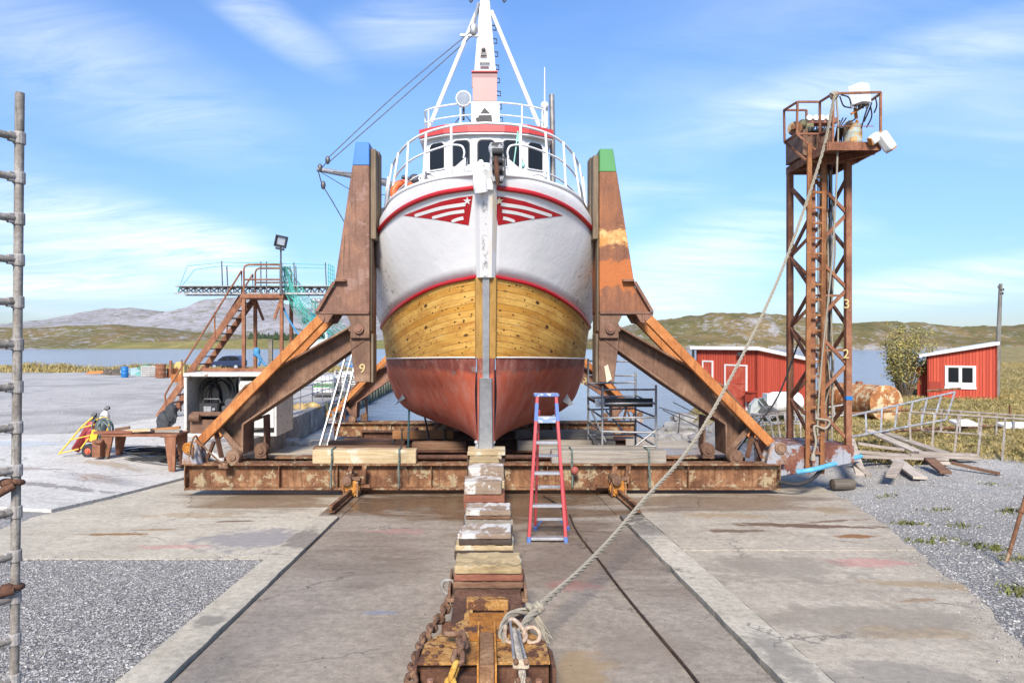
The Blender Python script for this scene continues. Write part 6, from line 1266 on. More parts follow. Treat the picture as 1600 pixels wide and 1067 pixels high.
def bottle(name, p, q, r_, mats, lab):
    root = thing('gas_bottle', lab, 'gas bottle', p, 'gas bottles on the hand truck'); p, q = Vector(p), Vector(q); L = (q - p).length
    m = MB(); m.lathe(p, q - p, [(r_ * .8, 0), (r_, .03), (r_, L * .78)], 20); m.build('cylinder', mats[0], root, smooth=40)
    m = MB(); m.lathe(p, q - p, [(r_ * 1.005, L * .78), (r_ * .93, L * .88), (r_ * .5, L * .97), (.04, L)], 20); m.build('shoulder', mats[1], root, smooth=40)
    d = (q - p).normalized(); m = MB(); m.cyl(q, q + d * .1, .03, n=8); m.cyl(q + d * .06 - Vector((.07, 0, 0)), q + d * .06 + Vector((.09, 0, 0)), .025, n=8); m.cyl(q + d * .06 + Vector((.06, -.02, .02)), q + d * .06 + Vector((.06, -.09, .04)), .05, n=12); m.build('valve', M['dark_steel'], root, smooth=40)
redm = m_paint('bottle_red', (.24, .022, .018), (.2, .1, .08), .15, .4)
bottle('a', P(117, 704, 19.05), P(150, 652, 19.35), .115, (redm, redm), 'dark red gas bottle strapped low on the yellow hand truck')
bottle('b', P(138, 690, 19.1), P(146, 651, 19.3), .10, (m_paint('bottle_pink', (.42, .06, .07), (.5, .3, .3), .2), M['black']), 'smaller pinkish red bottle standing behind the dark red one')
bottle('c', P(150, 702, 19.2), P(166, 641, 19.1), .135, (m_paint('bottle_grey', (.24, .30, .33), (.1, .1, .1), .15), M['white']), 'grey gas bottle with white shoulder on the hand truck')
m = MB(); g = random.Random(5)
for k in range(6): m.torus(P(161 + g.uniform(-4, 4), 674 + g.uniform(-6, 6), 18.75 + .03 * k), .17 + g.uniform(-.04, .08), .018, (g.uniform(-.4, .4), 1, g.uniform(-.2, .2)), 20, 6, ((0, 0, 1), 1.4))
m.tube(catmull([P(160, 690, 18.7), P(168, 705, 18.6), P(166, 715, 18.5), P(154, 708, 18.6)], 5), .016, 6)
solo(m, 'gas_hose', m_plain('hose_grey', (.13, .17, .17), .7), 'grey-green gas hoses looped over the bottles and bench corner', 'hose', smooth=60)
m = MB(); m.tube(catmull([P(150, 655, 19), P(166, 652, 18.9), P(170, 664, 18.85), P(164, 680, 18.85)], 5), .025, 6); m.box(P(149, 680, 18.85), (.18, .16, .32), Matrix.Rotation(R(15), 3, 'Y')); solo(m, 'yellow_hose', yb, 'yellow hose and case between the gas bottles', 'hose', smooth=40)
m = MB(); m.box(P(153, 700, 18.4), (.22, .2, .46)); m.sphere(P(154, 690, 18.35), .12, (1, 1, .5), 10, 6, .2); solo(m, 'rusty_post', M['rust_red'], 'short rusty post with a rag on it at the left end of the bench', 'post', bevel=.01)
m = MB(); m.torus(P(301, 707, 15.0), .1, .03, (1, .4, 0), 14, 6); m.tube(catmull([P(296, 712, 15.1), P(300, 690, 15), P(306, 680, 15), P(312, 690, 15.1), P(340, 718, 15.1), P(355, 726, 15.05)], 5), .022, 6); m.box(P(350, 727, 15.1), (.2, .1, .1)); solo(m, 'chain_hoist', M['rust_chain'], 'small rusty hoist chain draped over the left cradle end', 'chain', smooth=60)

# far side of the yard: scrap, drums, nets, a parked car
def yp(u, y=66): return Vector((X(u, y), y, gz(X(u, y), y)))
def drum(u, y, r_, h, mat, lab):
    m = MB(); p = yp(u, y); m.lathe(p, (0, 0, 1), [(r_ * .97, 0), (r_, .03), (r_, h * .33), (r_ * 1.04, h * .35), (r_, h * .37), (r_, h * .64), (r_ * 1.04, h * .66), (r_, h * .68), (r_, h - .03), (r_ * .9, h)], 18); solo(m, 'barrel', mat, lab, 'barrel', smooth=35)
drum(195, 61, .3, .95, M['blue_paint'], 'blue barrel among the scrap along the shore')
drum(251, 60, .42, 1.2, M['rust_red'], 'rust-red barrel at the right of the shore scrap')
drum(270, 61, .5, .8, m_rust('drum_low', (.2, .06, .02), (.4, .14, .04), (.5, .25, .1)), 'low orange drum just right of the rust-red barrel')
def heap(u, y, w_, h, mat, lab, name, cat, seed, jit=.16):
    m = MB(); p = yp(u, y); g = random.Random(seed)
    for k in range(7): m.sphere(p + Vector((g.uniform(-.5, .5) * w_, g.uniform(-.4, .4), h * .3 * g.random())), h * g.uniform(.45, .75), (w_ / h * .6, .9, .9), 12, 8, jit, seed + k)
    solo(m, name, mat, lab, cat, smooth=50)
teal_l = m_plain('net_teal', (.12, .29, .27), .9, 0, .4, 3, .4); dk = m_plain('junk_dark', (.09, .075, .06), .9, 0, .6, 2, .3)
heap(210, 66, 1.5, .8, m_plain('tarp_pale', (.27, .38, .40), .8, 0, .25, 2), 'pale blue tarpaulin heap right of the blue barrel', 'tarpaulin', 'tarpaulin', 1)
heap(231, 68, 1.5, 1.0, m_plain('net_green', (.10, .2, .13), .9, 0, .5, 3, .4), 'dark green net heap behind the grey crate', 'net_heap', 'net', 2)
heap(263, 65, 1.0, .55, teal_l, 'small turquoise net heap below the low orange drum', 'net_heap', 'net', 3)
heap(226, 65, .9, .4, teal_l, 'flat turquoise net in front of the grey crate', 'net_heap', 'net', 4)
heap(184, 66, 1.5, .7, dk, 'dark brown scrap heap left of the blue barrel', 'scrap_heap', 'scrap', 5, .3)
heap(253, 62.5, .8, .35, m_plain('rag_red', (.22, .09, .07), .9, 0, .5, 3), 'reddish rubble heap at the foot of the rust-red barrel', 'scrap_heap', 'scrap', 6, .3)
m = MB(); p = yp(236, 63); 
for k in range(5): m.box2(p + Vector((-.75, -.4, .04 + .19 * k)), p + Vector((.75, .4, .19 + .19 * k)))
for x in (-.7, 0, .66): m.box2(p + Vector((x, -.43, 0)), p + Vector((x + .08, -.4, .98)))
solo(m, 'crate', m_wood('crate_grey', (.3, .29, .27), (.45, .44, .42), 0), 'grey slatted crate between tarpaulin and rust-red barrel', 'crate')
m = MB(); p = yp(158, 66); 
for k in range(4): m.bar(p + Vector((-1.2 + .1 * k, -.3 + .2 * k, .12 + .1 * (k % 2))), p + Vector((1.25 - .15 * k, .1 + .1 * k, .2 + .12 * (k % 2))), .26, .16)
solo(m, 'timber_stack', m_wood('timber_far', (.40, .15, .05), (.55, .26, .10), 0), 'orange-brown timbers lying by the grass left of the scrap', 'timber', bevel=.01)
m = MB(); m.bar((gx0 - 1.6, 26.5, -.0), (gx0 - 1.6, 26.5, 0), .1, .1); m = MB(); p = yp(266, 60); m.box2(p + Vector((-.1, 0, 0)), p + Vector((.1, .2, 1.5))); solo(m, 'mooring_post', M['rust_red'], 'short rusty post right of the barrels', 'post')
m = MB(); p = yp(279, 61); m.box2(p + Vector((-.4, 0, 0)), p + Vector((.5, .6, 1.2))); m.sphere(p + Vector((0, .3, 1.2)), .4, (1.1, .8, .5), 10, 6, .1); solo(m, 'yellow_tank', m_rust('tank_yellow', (.3, .2, .06), (.5, .38, .14), (.6, .5, .25)), 'dirty yellow tank behind the stair handrail', 'tank', bevel=.05)
m = MB(); p = yp(292, 52); m.box2(p + Vector((-1.2, 0, .1)), p + Vector((1.6, 1, .7)))
for k in range(8): m.box2(p + Vector((-1.2 + .36 * k, -.04, .1)), p + Vector((-1.1 + .36 * k, 0, .7)))
solo(m, 'skip_container', M['rust_orange'], 'rusty orange ribbed skip beyond the stair', 'skip', bevel=.02)
car = thing('parked_car', 'dark blue estate car parked beyond the stair tower by the water', 'car', yp(356, 74))
cp = yp(356, 74); cm = NT('car_blue').fin((.03, .045, .10), .2, None, .3, .6)
prof = [(-1.85, .32), (-1.88, .62), (-1.75, .82), (-.85, .95), (-.25, 1.42), (.2, 1.52), (1.35, 1.5), (1.75, 1.05), (1.86, .9), (1.84, .35)]
m = MB(); m.prism([cp + Vector((x, -.8, z)) for x, z in prof], (0, 1.6, 0)); m.build('body', cm, car, bevel=.09).modifiers[0].segments = 3
m = MB(); m.prism([cp + Vector((x, -.815, z)) for x, z in ((-.72, .98), (-.2, 1.36), (.2, 1.44), (.25, .98))], (0, .02, 0)); m.prism([cp + Vector((x, -.815, z)) for x, z in ((.33, .98), (.3, 1.44), (1.28, 1.42), (1.55, 1.05))], (0, .02, 0)); m.prism([cp + Vector((-.86, -.65, .99)), cp + Vector((-.86, .65, .99)), cp + Vector((-.3, .6, 1.4)), cp + Vector((-.3, -.6, 1.4))], (-.03, 0, .02)); m.build('window', M['glass'], car)
for x in (-1.15, 1.15):
    for y in (-.78, .62): m = MB(); m.lathe(cp + Vector((x, y, .32)), (0, 1, 0), [(.2, -.02), (.3, -.02), (.32, .02), (.32, .16), (.28, .18)], 18); wq = m.build('wheel', M['black_rubber'], car, smooth=40); m = MB(); m.lathe(cp + Vector((x, y - .03, .32)), (0, 1, 0), [(.19, 0), (.19, .02)], 14); m.build('rim', M['alu'], wq)
for y in (-.6, .6): m = MB(); m.sphere(cp + Vector((-1.78, y, .72)), .12, (.8, 1.2, .7)); m.build('headlight', M['alu'], car, smooth=60)
# tank cages, railing and pallets on the quay
def ibc(u, y, lab, liq):
    root = thing('caged_tank', lab, 'liquid tank', yp(u, y), 'caged tanks on the quay'); p = Vector((X(u, y), y, -3.15))
    m = MB(); m.box2(p + Vector((-.55, -.45, .16)), p + Vector((.55, .45, 1.12))); m.build('bladder', M['white_plastic'], root, bevel=.06)
    if liq: m = MB(); m.box2(p + Vector((-.56, -.46, .5)), p + Vector((.56, .46, .72))); m.build('green_band', M['green_paint'], root)
    m = MB()
    for k in range(6): x = -.6 + .24 * k; m.bar(p + Vector((x, -.5, .12)), p + Vector((x, -.5, 1.18)), .025, .025)
    for z in (.14, .4, .65, .9, 1.17): m.bar(p + Vector((-.6, -.5, z)), p + Vector((.6, -.5, z)), .025, .025); m.bar(p + Vector((.6, -.5, z)), p + Vector((.6, .5, z)), .025, .025)
    m.build('cage', M['galv'], root); m = MB(); m.box2(p + Vector((-.62, -.5, 0)), p + Vector((.62, .5, .12))); m.build('pallet', M['dark_steel'], root)
ibc(508, 40, 'white caged liquid tank with a green band on the quay', True); ibc(526, 41.2, 'white caged liquid tank close behind the one with a green band', False); ibc(545, 46, 'white caged liquid tank farther along the quay by the ladder top', False)
for i, (u, y, lab) in enumerate(((537, 50, 'stack of pale pallets beyond the caged tanks'), (556, 44, 'pallet stack near the edge of the quay'))):
    m = MB(); p = Vector((X(u, y), y, -3.15))
    for k in range(7): m.box2(p + Vector((-.6, -.5, .15 * k)), p + Vector((.6, .5, .15 * k + .03))); m.box2(p + Vector((-.6, -.5, .15 * k + .03)), p + Vector((-.48, .5, .15 * k + .13))); m.box2(p + Vector((.48, -.5, .15 * k + .03)), p + Vector((.6, .5, .15 * k + .13)))
    solo(m, 'pallet_stack', m_wood('pallet', (.36, .33, .28), (.55, .52, .46), 0), lab, 'pallets')
qr = thing('quay_railing', 'grey tube railing along the edge of the quay', 'railing', (-8.6, 34, -3.15))
for k in range(8): y = 27.5 + 2.2 * k; m = MB(); m.tube([(-8.6, y, -3.15), (-8.6, y, -2.15)], .025, 6); m.build('post', M['galv'], qr)
for z in (-2.15, -2.6): m = MB(); m.tube([(-8.6, 27.5, z), (-8.6, 43, z)], .025, 6); m.build('rail', M['galv'], qr)
heap(481, 33, .9, .35, m_plain('rope_tan', (.5, .36, .16), .9, 0, .4, 6, .4), 'heap of yellow-brown rope on the quay', 'rope_heap', 'rope', 7, .25)
heap(462, 27, 1.2, .3, m_plain('net_white', (.5, .48, .45), .9, 0, .5, 6, .4), 'pale scrap pile on the concrete block by the quay', 'scrap_heap', 'scrap', 8, .35)
# small fishing vessel moored beyond the quay
mb_ = thing('moored_vessel', 'blue and white working vessel moored far out beyond the quay', 'boat', (X(520, 78), 78, WATER))
m = MB(); hx = X(470, 78); 
hl = [(hx, -2.4), (hx + .8, -4.4), (hx + 8, -4.4), (hx + 8.6, -2.7), (hx + 3, -2.85)]; m.prism([Vector((x, 76.5, z)) for x, z in hl], (0, 3, 0)); m.build('hull', M['blue_paint'], mb_, bevel=.2)
m = MB(); m.prism([Vector((x, 76.8, z)) for x, z in ((X(486, 78), -2.8), (X(489, 78), 1.3), (X(514, 78), 1.5), (X(520, 78), -2.8))], (0, 2.4, 0)); m.build('deckhouse', M['white'], mb_, bevel=.1)
m = MB(); m.box2((X(490, 78), 76.75, .3), (X(512, 78), 76.79, .9)); m.build('window', M['glass'], mb_)
m = MB(); m.bar((X(490, 78), 78, -2.8), (X(490, 78), 78, 3.6), .45, .45); m.bar((X(485, 78), 78, 1.2), (X(496, 78), 78, 1.2), .3, .3); m.build('mast', M['blue_paint'], mb_)
m = MB()
for u in (492, 500): m.cyl((X(u, 78), 77.5, 3.2), (X(u, 78), 77.5, 4.6), .25); m.sphere((X(u, 78), 77.5, 4.6), .35)
m.build('radar', M['galv'], mb_)
m = MB(); m.bar((X(455, 78), 78, 1.6), (X(478, 78), 78, 1.2), .15, .15); m.sphere((X(477, 78), 78, 2.4), .4); m.build('davit', M['dark_steel'], mb_)
m = MB(); m.box2((cbx0 + .15, cby + 1.2, cz1 + .121), (cbx1 + .6, cby + 1.35, cz1 + .24)); m.box2((cbx0 + .6, cby + 1.5, cz1 + .121), (cbx1, cby + 1.7, cz1 + .2)); solo(m, 'steel_bars', M['rust_red'], 'rusty steel bars lying on the white container roof', 'steel bars')
m = MB(); m.box2((X(419, 30), 30, -3.2), (X(425, 30), 30.15, Z(530, 30))); solo(m, 'wooden_post', tw_g, 'pale wooden post behind the stair tower', 'post')
# ------------------------------------------------------------------ red sheds and the field on the right
t = NT('red_boards'); uvm = t.coord((1, 1, 1), 'UV'); s = t.sep(uvm); fr = t.math('FRACT', t.math('MULTIPLY', s[0], 7.0)); bid = t.math('FLOOR', t.math('MULTIPLY', s[0], 7.0))
wn_ = t.new('ShaderNodeTexWhiteNoise', noise_dimensions='1D'); t.l.new(bid, wn_.inputs['W'])
st = t.noise(2.2, 8, .7, .3, comb(t, t.math('MULTIPLY', s[0], 3.0), t.math('MULTIPLY', s[1], .5)))
c = t.mix(wn_.outputs['Value'], (.40, .055, .03), (.52, .085, .045)); c = t.mix(t.ramp(st, [(.45, 0.), (.75, .6)]), c, (.30, .05, .03))
c = t.mix(t.ramp(t.noise(3, 10, .75, .2, comb(t, t.math('MULTIPLY', s[0], 4.0), s[1], 3.0)), [(.68, 0.), (.73, .6)]), c, (.50, .20, .14))
ln = t.ramp(t.math('ABSOLUTE', t.math('SUBTRACT', fr, .5)), [(.36, 0.), (.44, 1.)])
c = t.mix(t.math('MULTIPLY', ln, .6), c, (.15, .02, .015)); M['red_boards'] = t.fin(c, .7, t.bump(t.math('SUBTRACT', 1.0, ln), .5, .03), 0, .3)
def wall(name, a, b, za, zb_, z0, parent, thick=.08, mat=None):
    """board wall from a to b (plan), sloping top za -> zb_, boards 1/7 m wide"""
    a, b = Vector((*a, 0)), Vector((*b, 0)); d = (b - a); L = d.length; n = Vector((d.y, -d.x, 0)).normalized() * thick
    q = [a + Vector((0, 0, z0)), b + Vector((0, 0, z0)), b + Vector((0, 0, zb_)), a + Vector((0, 0, za))]
    m = MB(); m.prism(q, -n); uv = [((p - a).dot(d) / L, p.z) for p in m.v]
    return m.build(name, mat or M['red_boards'], parent, uv=uv, fix=True)
trim = M['white']
# left shed, corner toward the viewer
A_, ex, ey = Vector((10.55, 34.0)), Vector((.55, -.835)), Vector((.835, .55))
B_ = A_ + ex * 3.4; C_ = B_ + ey * 4.6; D_ = A_ + ey * 4.6
shed = thing('red_shed', 'larger red boathouse with two white framed doors behind the green-tipped arm', 'shed', (12.6, 33.4, -3.3))
zh, zl = -.42, -1.05
wall('front_wall', A_, B_, zh, zh, -3.4, shed); wall('side_wall', B_, C_, zh, zl, -3.4, shed); wall('back_wall', C_, D_, zl, zl, -3.4, shed); wall('side_wall', D_, A_, zl, zh, -3.4, shed)
o_ = .22; rq = [A_ - ex * o_ - ey * o_, B_ + ex * o_ - ey * o_, C_ + ex * o_ + ey * o_, D_ - ex * o_ + ey * o_]; rz = [zh + .03, zh + .03, zl - .03, zl - .03]
m = MB(); m.prism([Vector((*p, z)) for p, z in zip(rq, rz)], (0, 0, .16)); m.build('roof', m_paint('roof_white', (.74, .74, .73), (.4, .38, .36), .15), shed)
def on_wall(a, ax, s0, s1, z0, z1, out, th): # box proud of a wall
    a = Vector((*a, 0)); ax = Vector((*ax, 0)); n = Vector((ax.y, -ax.x, 0)) * out
    return [a + ax * s0 + Vector((0, 0, z0)), a + ax * s1 + Vector((0, 0, z0)), a + ax * s1 + Vector((0, 0, z1)), a + ax * s0 + Vector((0, 0, z1))], n
def door(a, ax, s0, s1, z0, z1, parent, sgn=1):
    m = MB(); q, n = on_wall(a, ax, s0, s1, z0, z1, .03 * sgn, 0); m.prism(q, n); d = m.build('door', m_rust('door_red', (.30, .05, .03), (.42, .075, .045), (.5, .16, .11), 2.5, .6), parent)
    m = MB(); w_ = .07
    for (x0, x1, y0, y1) in ((s0 - w_, s0, z0, z1 + w_), (s1, s1 + w_, z0, z1 + w_), (s0, s1, z1, z1 + w_)): q, n = on_wall(a, ax, x0, x1, y0, y1, .05 * sgn, 0); m.prism(q, n)
    m.build('frame', trim, d); m = MB()
    for f in (.3, .62): q, n = on_wall(a, ax, s0 + .02, s1 - .02, lerp(z0, z1, f), lerp(z0, z1, f) + .08, .045 * sgn, 0); m.prism(q, n)
    q, n = on_wall(a, ax, lerp(s0, s1, .5), lerp(s0, s1, .5) + .03, z0, z1, .04 * sgn, 0); m.prism(q, n); m.build('batten', d.data.materials[0], d)
door(A_, ex, 1.75, 2.85, -3.3, -1.15, shed); door(A_, ex, .45, .95, -2.3, -1.0, shed)
m = MB(); q, n = on_wall(A_, ex, 3.0, 3.35, -2.75, -2.35, .3, 0); m.prism(q, n); q, n = on_wall(A_, ex, 2.95, 3.4, -2.34, -2.28, .36, 0); m.prism(q, n); m.build('meter_box', M['red_boards'], shed)
m = MB(); q, n = on_wall(A_, ex, 2.5, 2.75, -.68, -.5, .18, 0); m.prism(q, n); m.build('outdoor_lamp', M['dark_steel'], shed); m = MB(); p = Vector((*(A_ - ex * .1 - ey * .12), 0)); m.tube([p + Vector((0, 0, zh)), p + Vector((0, 0, -.95))], .06, 8); m.build('downpipe', M['black'], shed)
# right shed, square to the viewer
shx, sy, sw = 25.28, 36.2, 3.05
sx0, sx1 = shx - sw / 2, shx + sw / 2
shed2 = thing('red_shed', 'smaller red shed with one white framed window beside the wooden pole', 'shed', (shx, sy, -3.0))
za, zb2 = Z(556, 37), Z(539, 35.4)
wall('front_wall', (sx0, sy), (sx1, sy), za, zb2, -3.05, shed2); wall('side_wall', (sx0, sy + 3.0), (sx0, sy + .0), za, za, -3.05, shed2); wall('side_wall', (sx1, sy), (sx1, sy + 3.0), zb2, zb2, -3.05, shed2); wall('back_wall', (sx1, sy + 3.0), (sx0, sy + 3.0), zb2, za, -3.05, shed2)
m = MB(); sl_o = (zb2 - za) / (sx1 - sx0); m.prism([(sx0 - .35, sy - .25, za - .35 * sl_o + .01), (sx1 + .08, sy - .25, zb2 + .08 * sl_o + .01), (sx1 + .08, sy - .25, zb2 + .08 * sl_o + .17), (sx0 - .35, sy - .25, za - .35 * sl_o + .15)], (0, 3.5, 0)); m.build('roof', M['white'], shed2)
m = MB(); m.box2((sx0 - .05, sy - .12, -3.35), (sx1 + .05, sy + 3.1, -3.06)); m.build('foundation', M['quay'], shed2)
wall('lean_to', (sx0 - .45, sy + .8), (sx0 - .01, sy + .8), za - .62, za - .48, -3.05, shed2, .5); m = MB(); m.prism([(sx0 - .5, sy + .7, za - .63), (sx0 - .01, sy + .7, za - .47), (sx0 - .01, sy + .7, za - .39), (sx0 - .5, sy + .7, za - .55)], (0, .8, 0)); m.build('lean_to_roof', M['white'], shed2)
wx0, wx1, wz0, wz1 = lerp(sx0, sx1, .29), lerp(sx0, sx1, .68), Z(604, 36), Z(574, 36)
m = MB(); y0 = sy - .06
for a, b in (((wx0 - .1, wz0 - .12), (wx1 + .1, wz0)), ((wx0 - .08, wz1), (wx1 + .08, wz1 + .1)), ((wx0 - .08, wz0), (wx0 + .06, wz1)), ((wx1 - .06, wz0), (wx1 + .08, wz1)), (((wx0 + wx1) / 2 - .07, wz0), ((wx0 + wx1) / 2 + .07, wz1))): m.box2((a[0], y0, a[1]), (b[0], sy - .002, b[1]))
m.box2((wx0 + .06, sy - .045, wz0), (wx1 - .06, sy - .003, wz0 + .22)); wf = m.build('window', trim, shed2); m = MB(); m.box2((wx0 + .02, sy - .03, wz0 + .15), (wx1 - .02, sy - .004, wz1 - .01)); m.build('pane', M['glass'], wf)
m = MB(); m.box2((sx0 + .1, sy - .03, Z(613, 36)), (sx0 + .65, sy - .001, Z(597, 36))); m.build('hatch', M['red_boards'], shed2)
shed2.rotation_euler = (0, 0, R(-32))
pole = thing('utility_pole', 'tall grey wooden pole standing at the right end of the smaller shed', 'pole', (X(1558, 36.8), 36.8, -3))
px_ = X(1560, 36.8); m = MB(); m.tube([(px_ - .1, 36.8, -3.1), (px_, 36.8, 0), (px_ + .12, 36.8, Z(443, 36.8))], [.14, .11, .085], 10); m.build('shaft', m_wood('pole_wood', (.10, .095, .085), (.26, .25, .23), 2, .7), pole, smooth=60)
for v, du in ((452, 5), (458, 4), (448, -3)): m = MB(); m.bar(P(1563, v, 36.7), P(1563 + du, v, 36.7), .03, .03); m.cyl(P(1563 + du, v + 2, 36.7), P(1563 + du, v - 2, 36.7), .035, n=8); m.build('insulator', M['dark_steel'], pole)
# rusty tank lying in the grass
ta, tb = Vector((16.6, 28.2, -2.55)), Vector((16.2, 31.6, -2.6)); td = (tb - ta).normalized(); tr = .73
tk = thing('rusty_tank', 'big rusty cream cylindrical tank lying on the grass behind the tower', 'tank', (16.5, 29.9, -3.25))
tkm = m_rust('tank_rust', (.16, .055, .025), (.34, .14, .05), (.48, .27, .12), 2.2, 1.0, .9, .3, paint=(.62, .51, .32), amount=.48)
m = MB(); m.lathe(ta, td, [(tr, 0), (tr, 3.4)], 40); m.build('shell', tkm, tk, smooth=40)
m = MB(); m.lathe(ta - td * .01, -td, [(tr + .015, -.04), (tr + .015, .0), (tr * .96, .02), (tr * .5, .05), (.02, .06)], 40); m.build('end_cap', tkm, tk, smooth=30)
for f in (.9, 2.2): m = MB(); m.lathe(ta + td * f, td, [(tr + .006, 0), (tr + .012, .02), (tr + .006, .04)], 40); m.build('seam_ring', M['rust_orange'], tk, smooth=40)
m = MB(); p = ta + td * 1.7 + Vector((0, 0, tr)); m.cyl(p - Vector((0, 0, .05)), p + Vector((0, 0, .1)), .14); m.build('manhole', M['rust_red'], tk)
# white tank and steel chute by the larger shed
wt_ = thing('white_tank', 'dented white tank with peeling paint lying in front of the larger shed', 'tank', (11.6, 27.5, -3.2))
wq0 = P(1206, 628, 27.5); m = MB(); m.lathe(wq0, (1, .2, 0), [(.2, -.06), (.40, 0), (.42, .05), (.42, 1.1), (.36, 1.2), (.1, 1.24)], 24); m.build('shell', M['white_worn'], wt_, smooth=40); m = MB(); m.box2(P(1199, 615, 27.4), P(1206, 642, 27.9)); m.build('end_plate', M['white'], wt_)
m = MB(); m.prism([P(1184, 622, 27.8), P(1174, 632, 27.8), P(1172, 645, 27.8), P(1194, 645, 27.8), P(1197, 637, 27.8)], (0, .3, 0)); m.prism([P(1184, 622, 27.75), P(1197, 637, 27.75), P(1200, 636, 27.6), P(1187, 620, 27.6)], (0, -.3, 0)); solo(m, 'steel_chute', m_plain('chute_grey', (.42, .46, .46), .6, .2, .2), 'pale grey sheet steel chute leaning by the white tank', 'chute')
g = random.Random(6)
m = MB()
for k in range(18): c0 = P(1196 + g.uniform(-3, 14), 645 + g.uniform(-6, 2), 27.2); m.box(c0, (g.uniform(.1, .4), g.uniform(.1, .4), g.uniform(.05, .3)), Matrix.Rotation(g.uniform(0, 3), 3, (g.random(), g.random(), 1)))
solo(m, 'scrap_heap', m_plain('scrap_grey', (.13, .13, .135), .7, .2, .6, 2), 'dark crumpled scrap heap between chute and white tank', 'scrap')
# ladder-like steel frames lying about: walkway rail sections
def frame(name, p0, p1, q0, q1, n, lab, mat, r_=.035, mid=True, base_=None):
    root = thing(name, lab, 'steel frame', base_ or Vector(q0), 'discarded steel railing frames'); p0, p1, q0, q1 = map(Vector, (p0, p1, q0, q1))
    for a, b in ((p0, p1), (q0, q1)): m = MB(); m.tube([a, b], r_, 8); m.build('long_bar', mat, root, smooth=60)
    for k in range(n):
        f = k / (n - 1); m = MB(); m.bar(p0.lerp(p1, f), q0.lerp(q1, f), .05, .03); m.build('cross_bar', mat, root)
    return root
gp = lambda x, y, h=0.0: Vector((x, y, gz(x, y) + h))
bl_ = m_rust('frame_blue', (.12, .09, .08), (.27, .28, .30), (.40, .44, .48), 4, .3)
rg = m_rust('frame_rustgrey', (.14, .08, .05), (.28, .24, .2), (.40, .38, .35), 4, .3)
frame('rail_frame', P(1326, 650, 20.6), P(1492, 612, 23.5), P(1331, 682, 20.0), P(1478, 655, 22.4), 8, 'grey-blue railing frame propped up in front of the rusty tank', bl_)
frame('rail_frame', P(1421, 643, 20.2), P(1606, 655, 21.5), P(1423, 700, 20.0), P(1606, 738, 17.5), 6, 'long railing frame with blue corner leaning over the timber pile', rg)
frame('rail_frame', P(1440, 638, 23.2), P(1610, 650, 26), P(1440, 672, 22.6), P(1612, 684, 24), 7, 'flat rusty frame lying in the grass behind the long railing frame', rg)
frame('rail_frame', P(1165, 650, 22.6), P(1262, 640, 22.5), P(1178, 690, 21.8), P(1262, 684, 21.8), 9, 'pile-like frame of thin bars standing behind the tower foot', rg, .03)
frame('rail_frame', P(1150, 657, 23.2), P(1318, 632, 23.6), P(1162, 668, 22.7), P(1318, 648, 23.0), 12, 'long flat lattice frame lying behind the tower', m_plain('frame_pale', (.36, .34, .32), .7, .3, .3), .03)
frame('rail_frame', P(1172, 646, 25), P(1300, 650, 25), P(1172, 658, 24.5), P(1300, 664, 24.5), 10, 'low frame farthest back behind the tower', bl_, .03)
m = MB(); m.tube([P(1280, 648, 24), P(1420, 640, 25)], .05, 6); m.tube([P(1400, 672, 22), P(1610, 662, 27)], .06, 6); m.tube([P(1450, 610, 30), P(1500, 606, 31)], .05, 6)
for u, v, y in ((1578, 632, 29), (1500, 640, 28)): m.bar(P(u, v, y), P(u, v + 22, y), .06, .06)
solo(m, 'scrap_pipes', M['rust_beam'], 'scattered rusty pipes and stakes lying in the dry grass', 'pipes')
g = random.Random(13)
for k, (u, v, y, s_) in enumerate(((1505, 660, 24, .7), (1585, 664, 25, 1.0))):
    m = MB(); m.box(P(u, v, y), (s_, .5, .12), Matrix.Rotation(.2, 3, 'X')); solo(m, 'polystyrene_slab', M['white'], ['white slab lying in the grass behind the long railing frame', 'white slab in the grass at the right edge'][k], 'slab', bevel=.02)
# heap of loose planks
pk2 = m_wood('plank_weathered', (.22, .17, .13), (.46, .40, .34), 0, .8); pk3 = m_wood('plank_pale', (.32, .26, .2), (.56, .5, .43), 1, .8)
specs = [((1328, 686, 18.2), (1345, 741, 15.9), .22, 'plank running from the heap toward the tower base', pk3), ((1322, 703, 18.0), (1432, 712, 18.2), .24, 'long plank on top of the heap, nearest the tower', pk2), ((1338, 712, 17.7), (1478, 716, 17.9), .22, 'long plank just under the top one of the heap', pk2),
         ((1356, 672, 21.0), (1478, 724, 17.7), .3, 'wide split plank slanting down the heap', pk3), ((1374, 673, 21.2), (1502, 716, 18.2), .3, 'grey plank slanting parallel behind the wide split one', pk2), ((1420, 710, 18.1), (1528, 715, 18.2), .2, 'plank whose right end sticks out farthest', pk2),
         ((1432, 706, 18.4), (1524, 710, 18.6), .2, 'plank right above the farthest reaching one', pk2), ((1400, 718, 17.5), (1438, 746, 15.9), .3, 'broad pale plank with its end on the gravel', pk3), ((1404, 722, 16.6), (1392, 744, 15.8), .22, 'short plank end pointing to the viewer', pk2),
         ((1340, 692, 19.3), (1412, 702, 18.9), .2, 'thin plank buried in the middle of the heap', pk2), ((1452, 716, 17.2), (1478, 738, 16.3), .26, 'dark plank butt low on the heap\'s right', tw_b), ((1486, 722, 17.4), (1562, 741, 16.6), .1, 'thin batten trailing away to the right of the heap', tw_b), ((1338, 722, 16.4), (1358, 743, 15.8), .14, 'narrow batten beside the tower-side plank', pk2)]
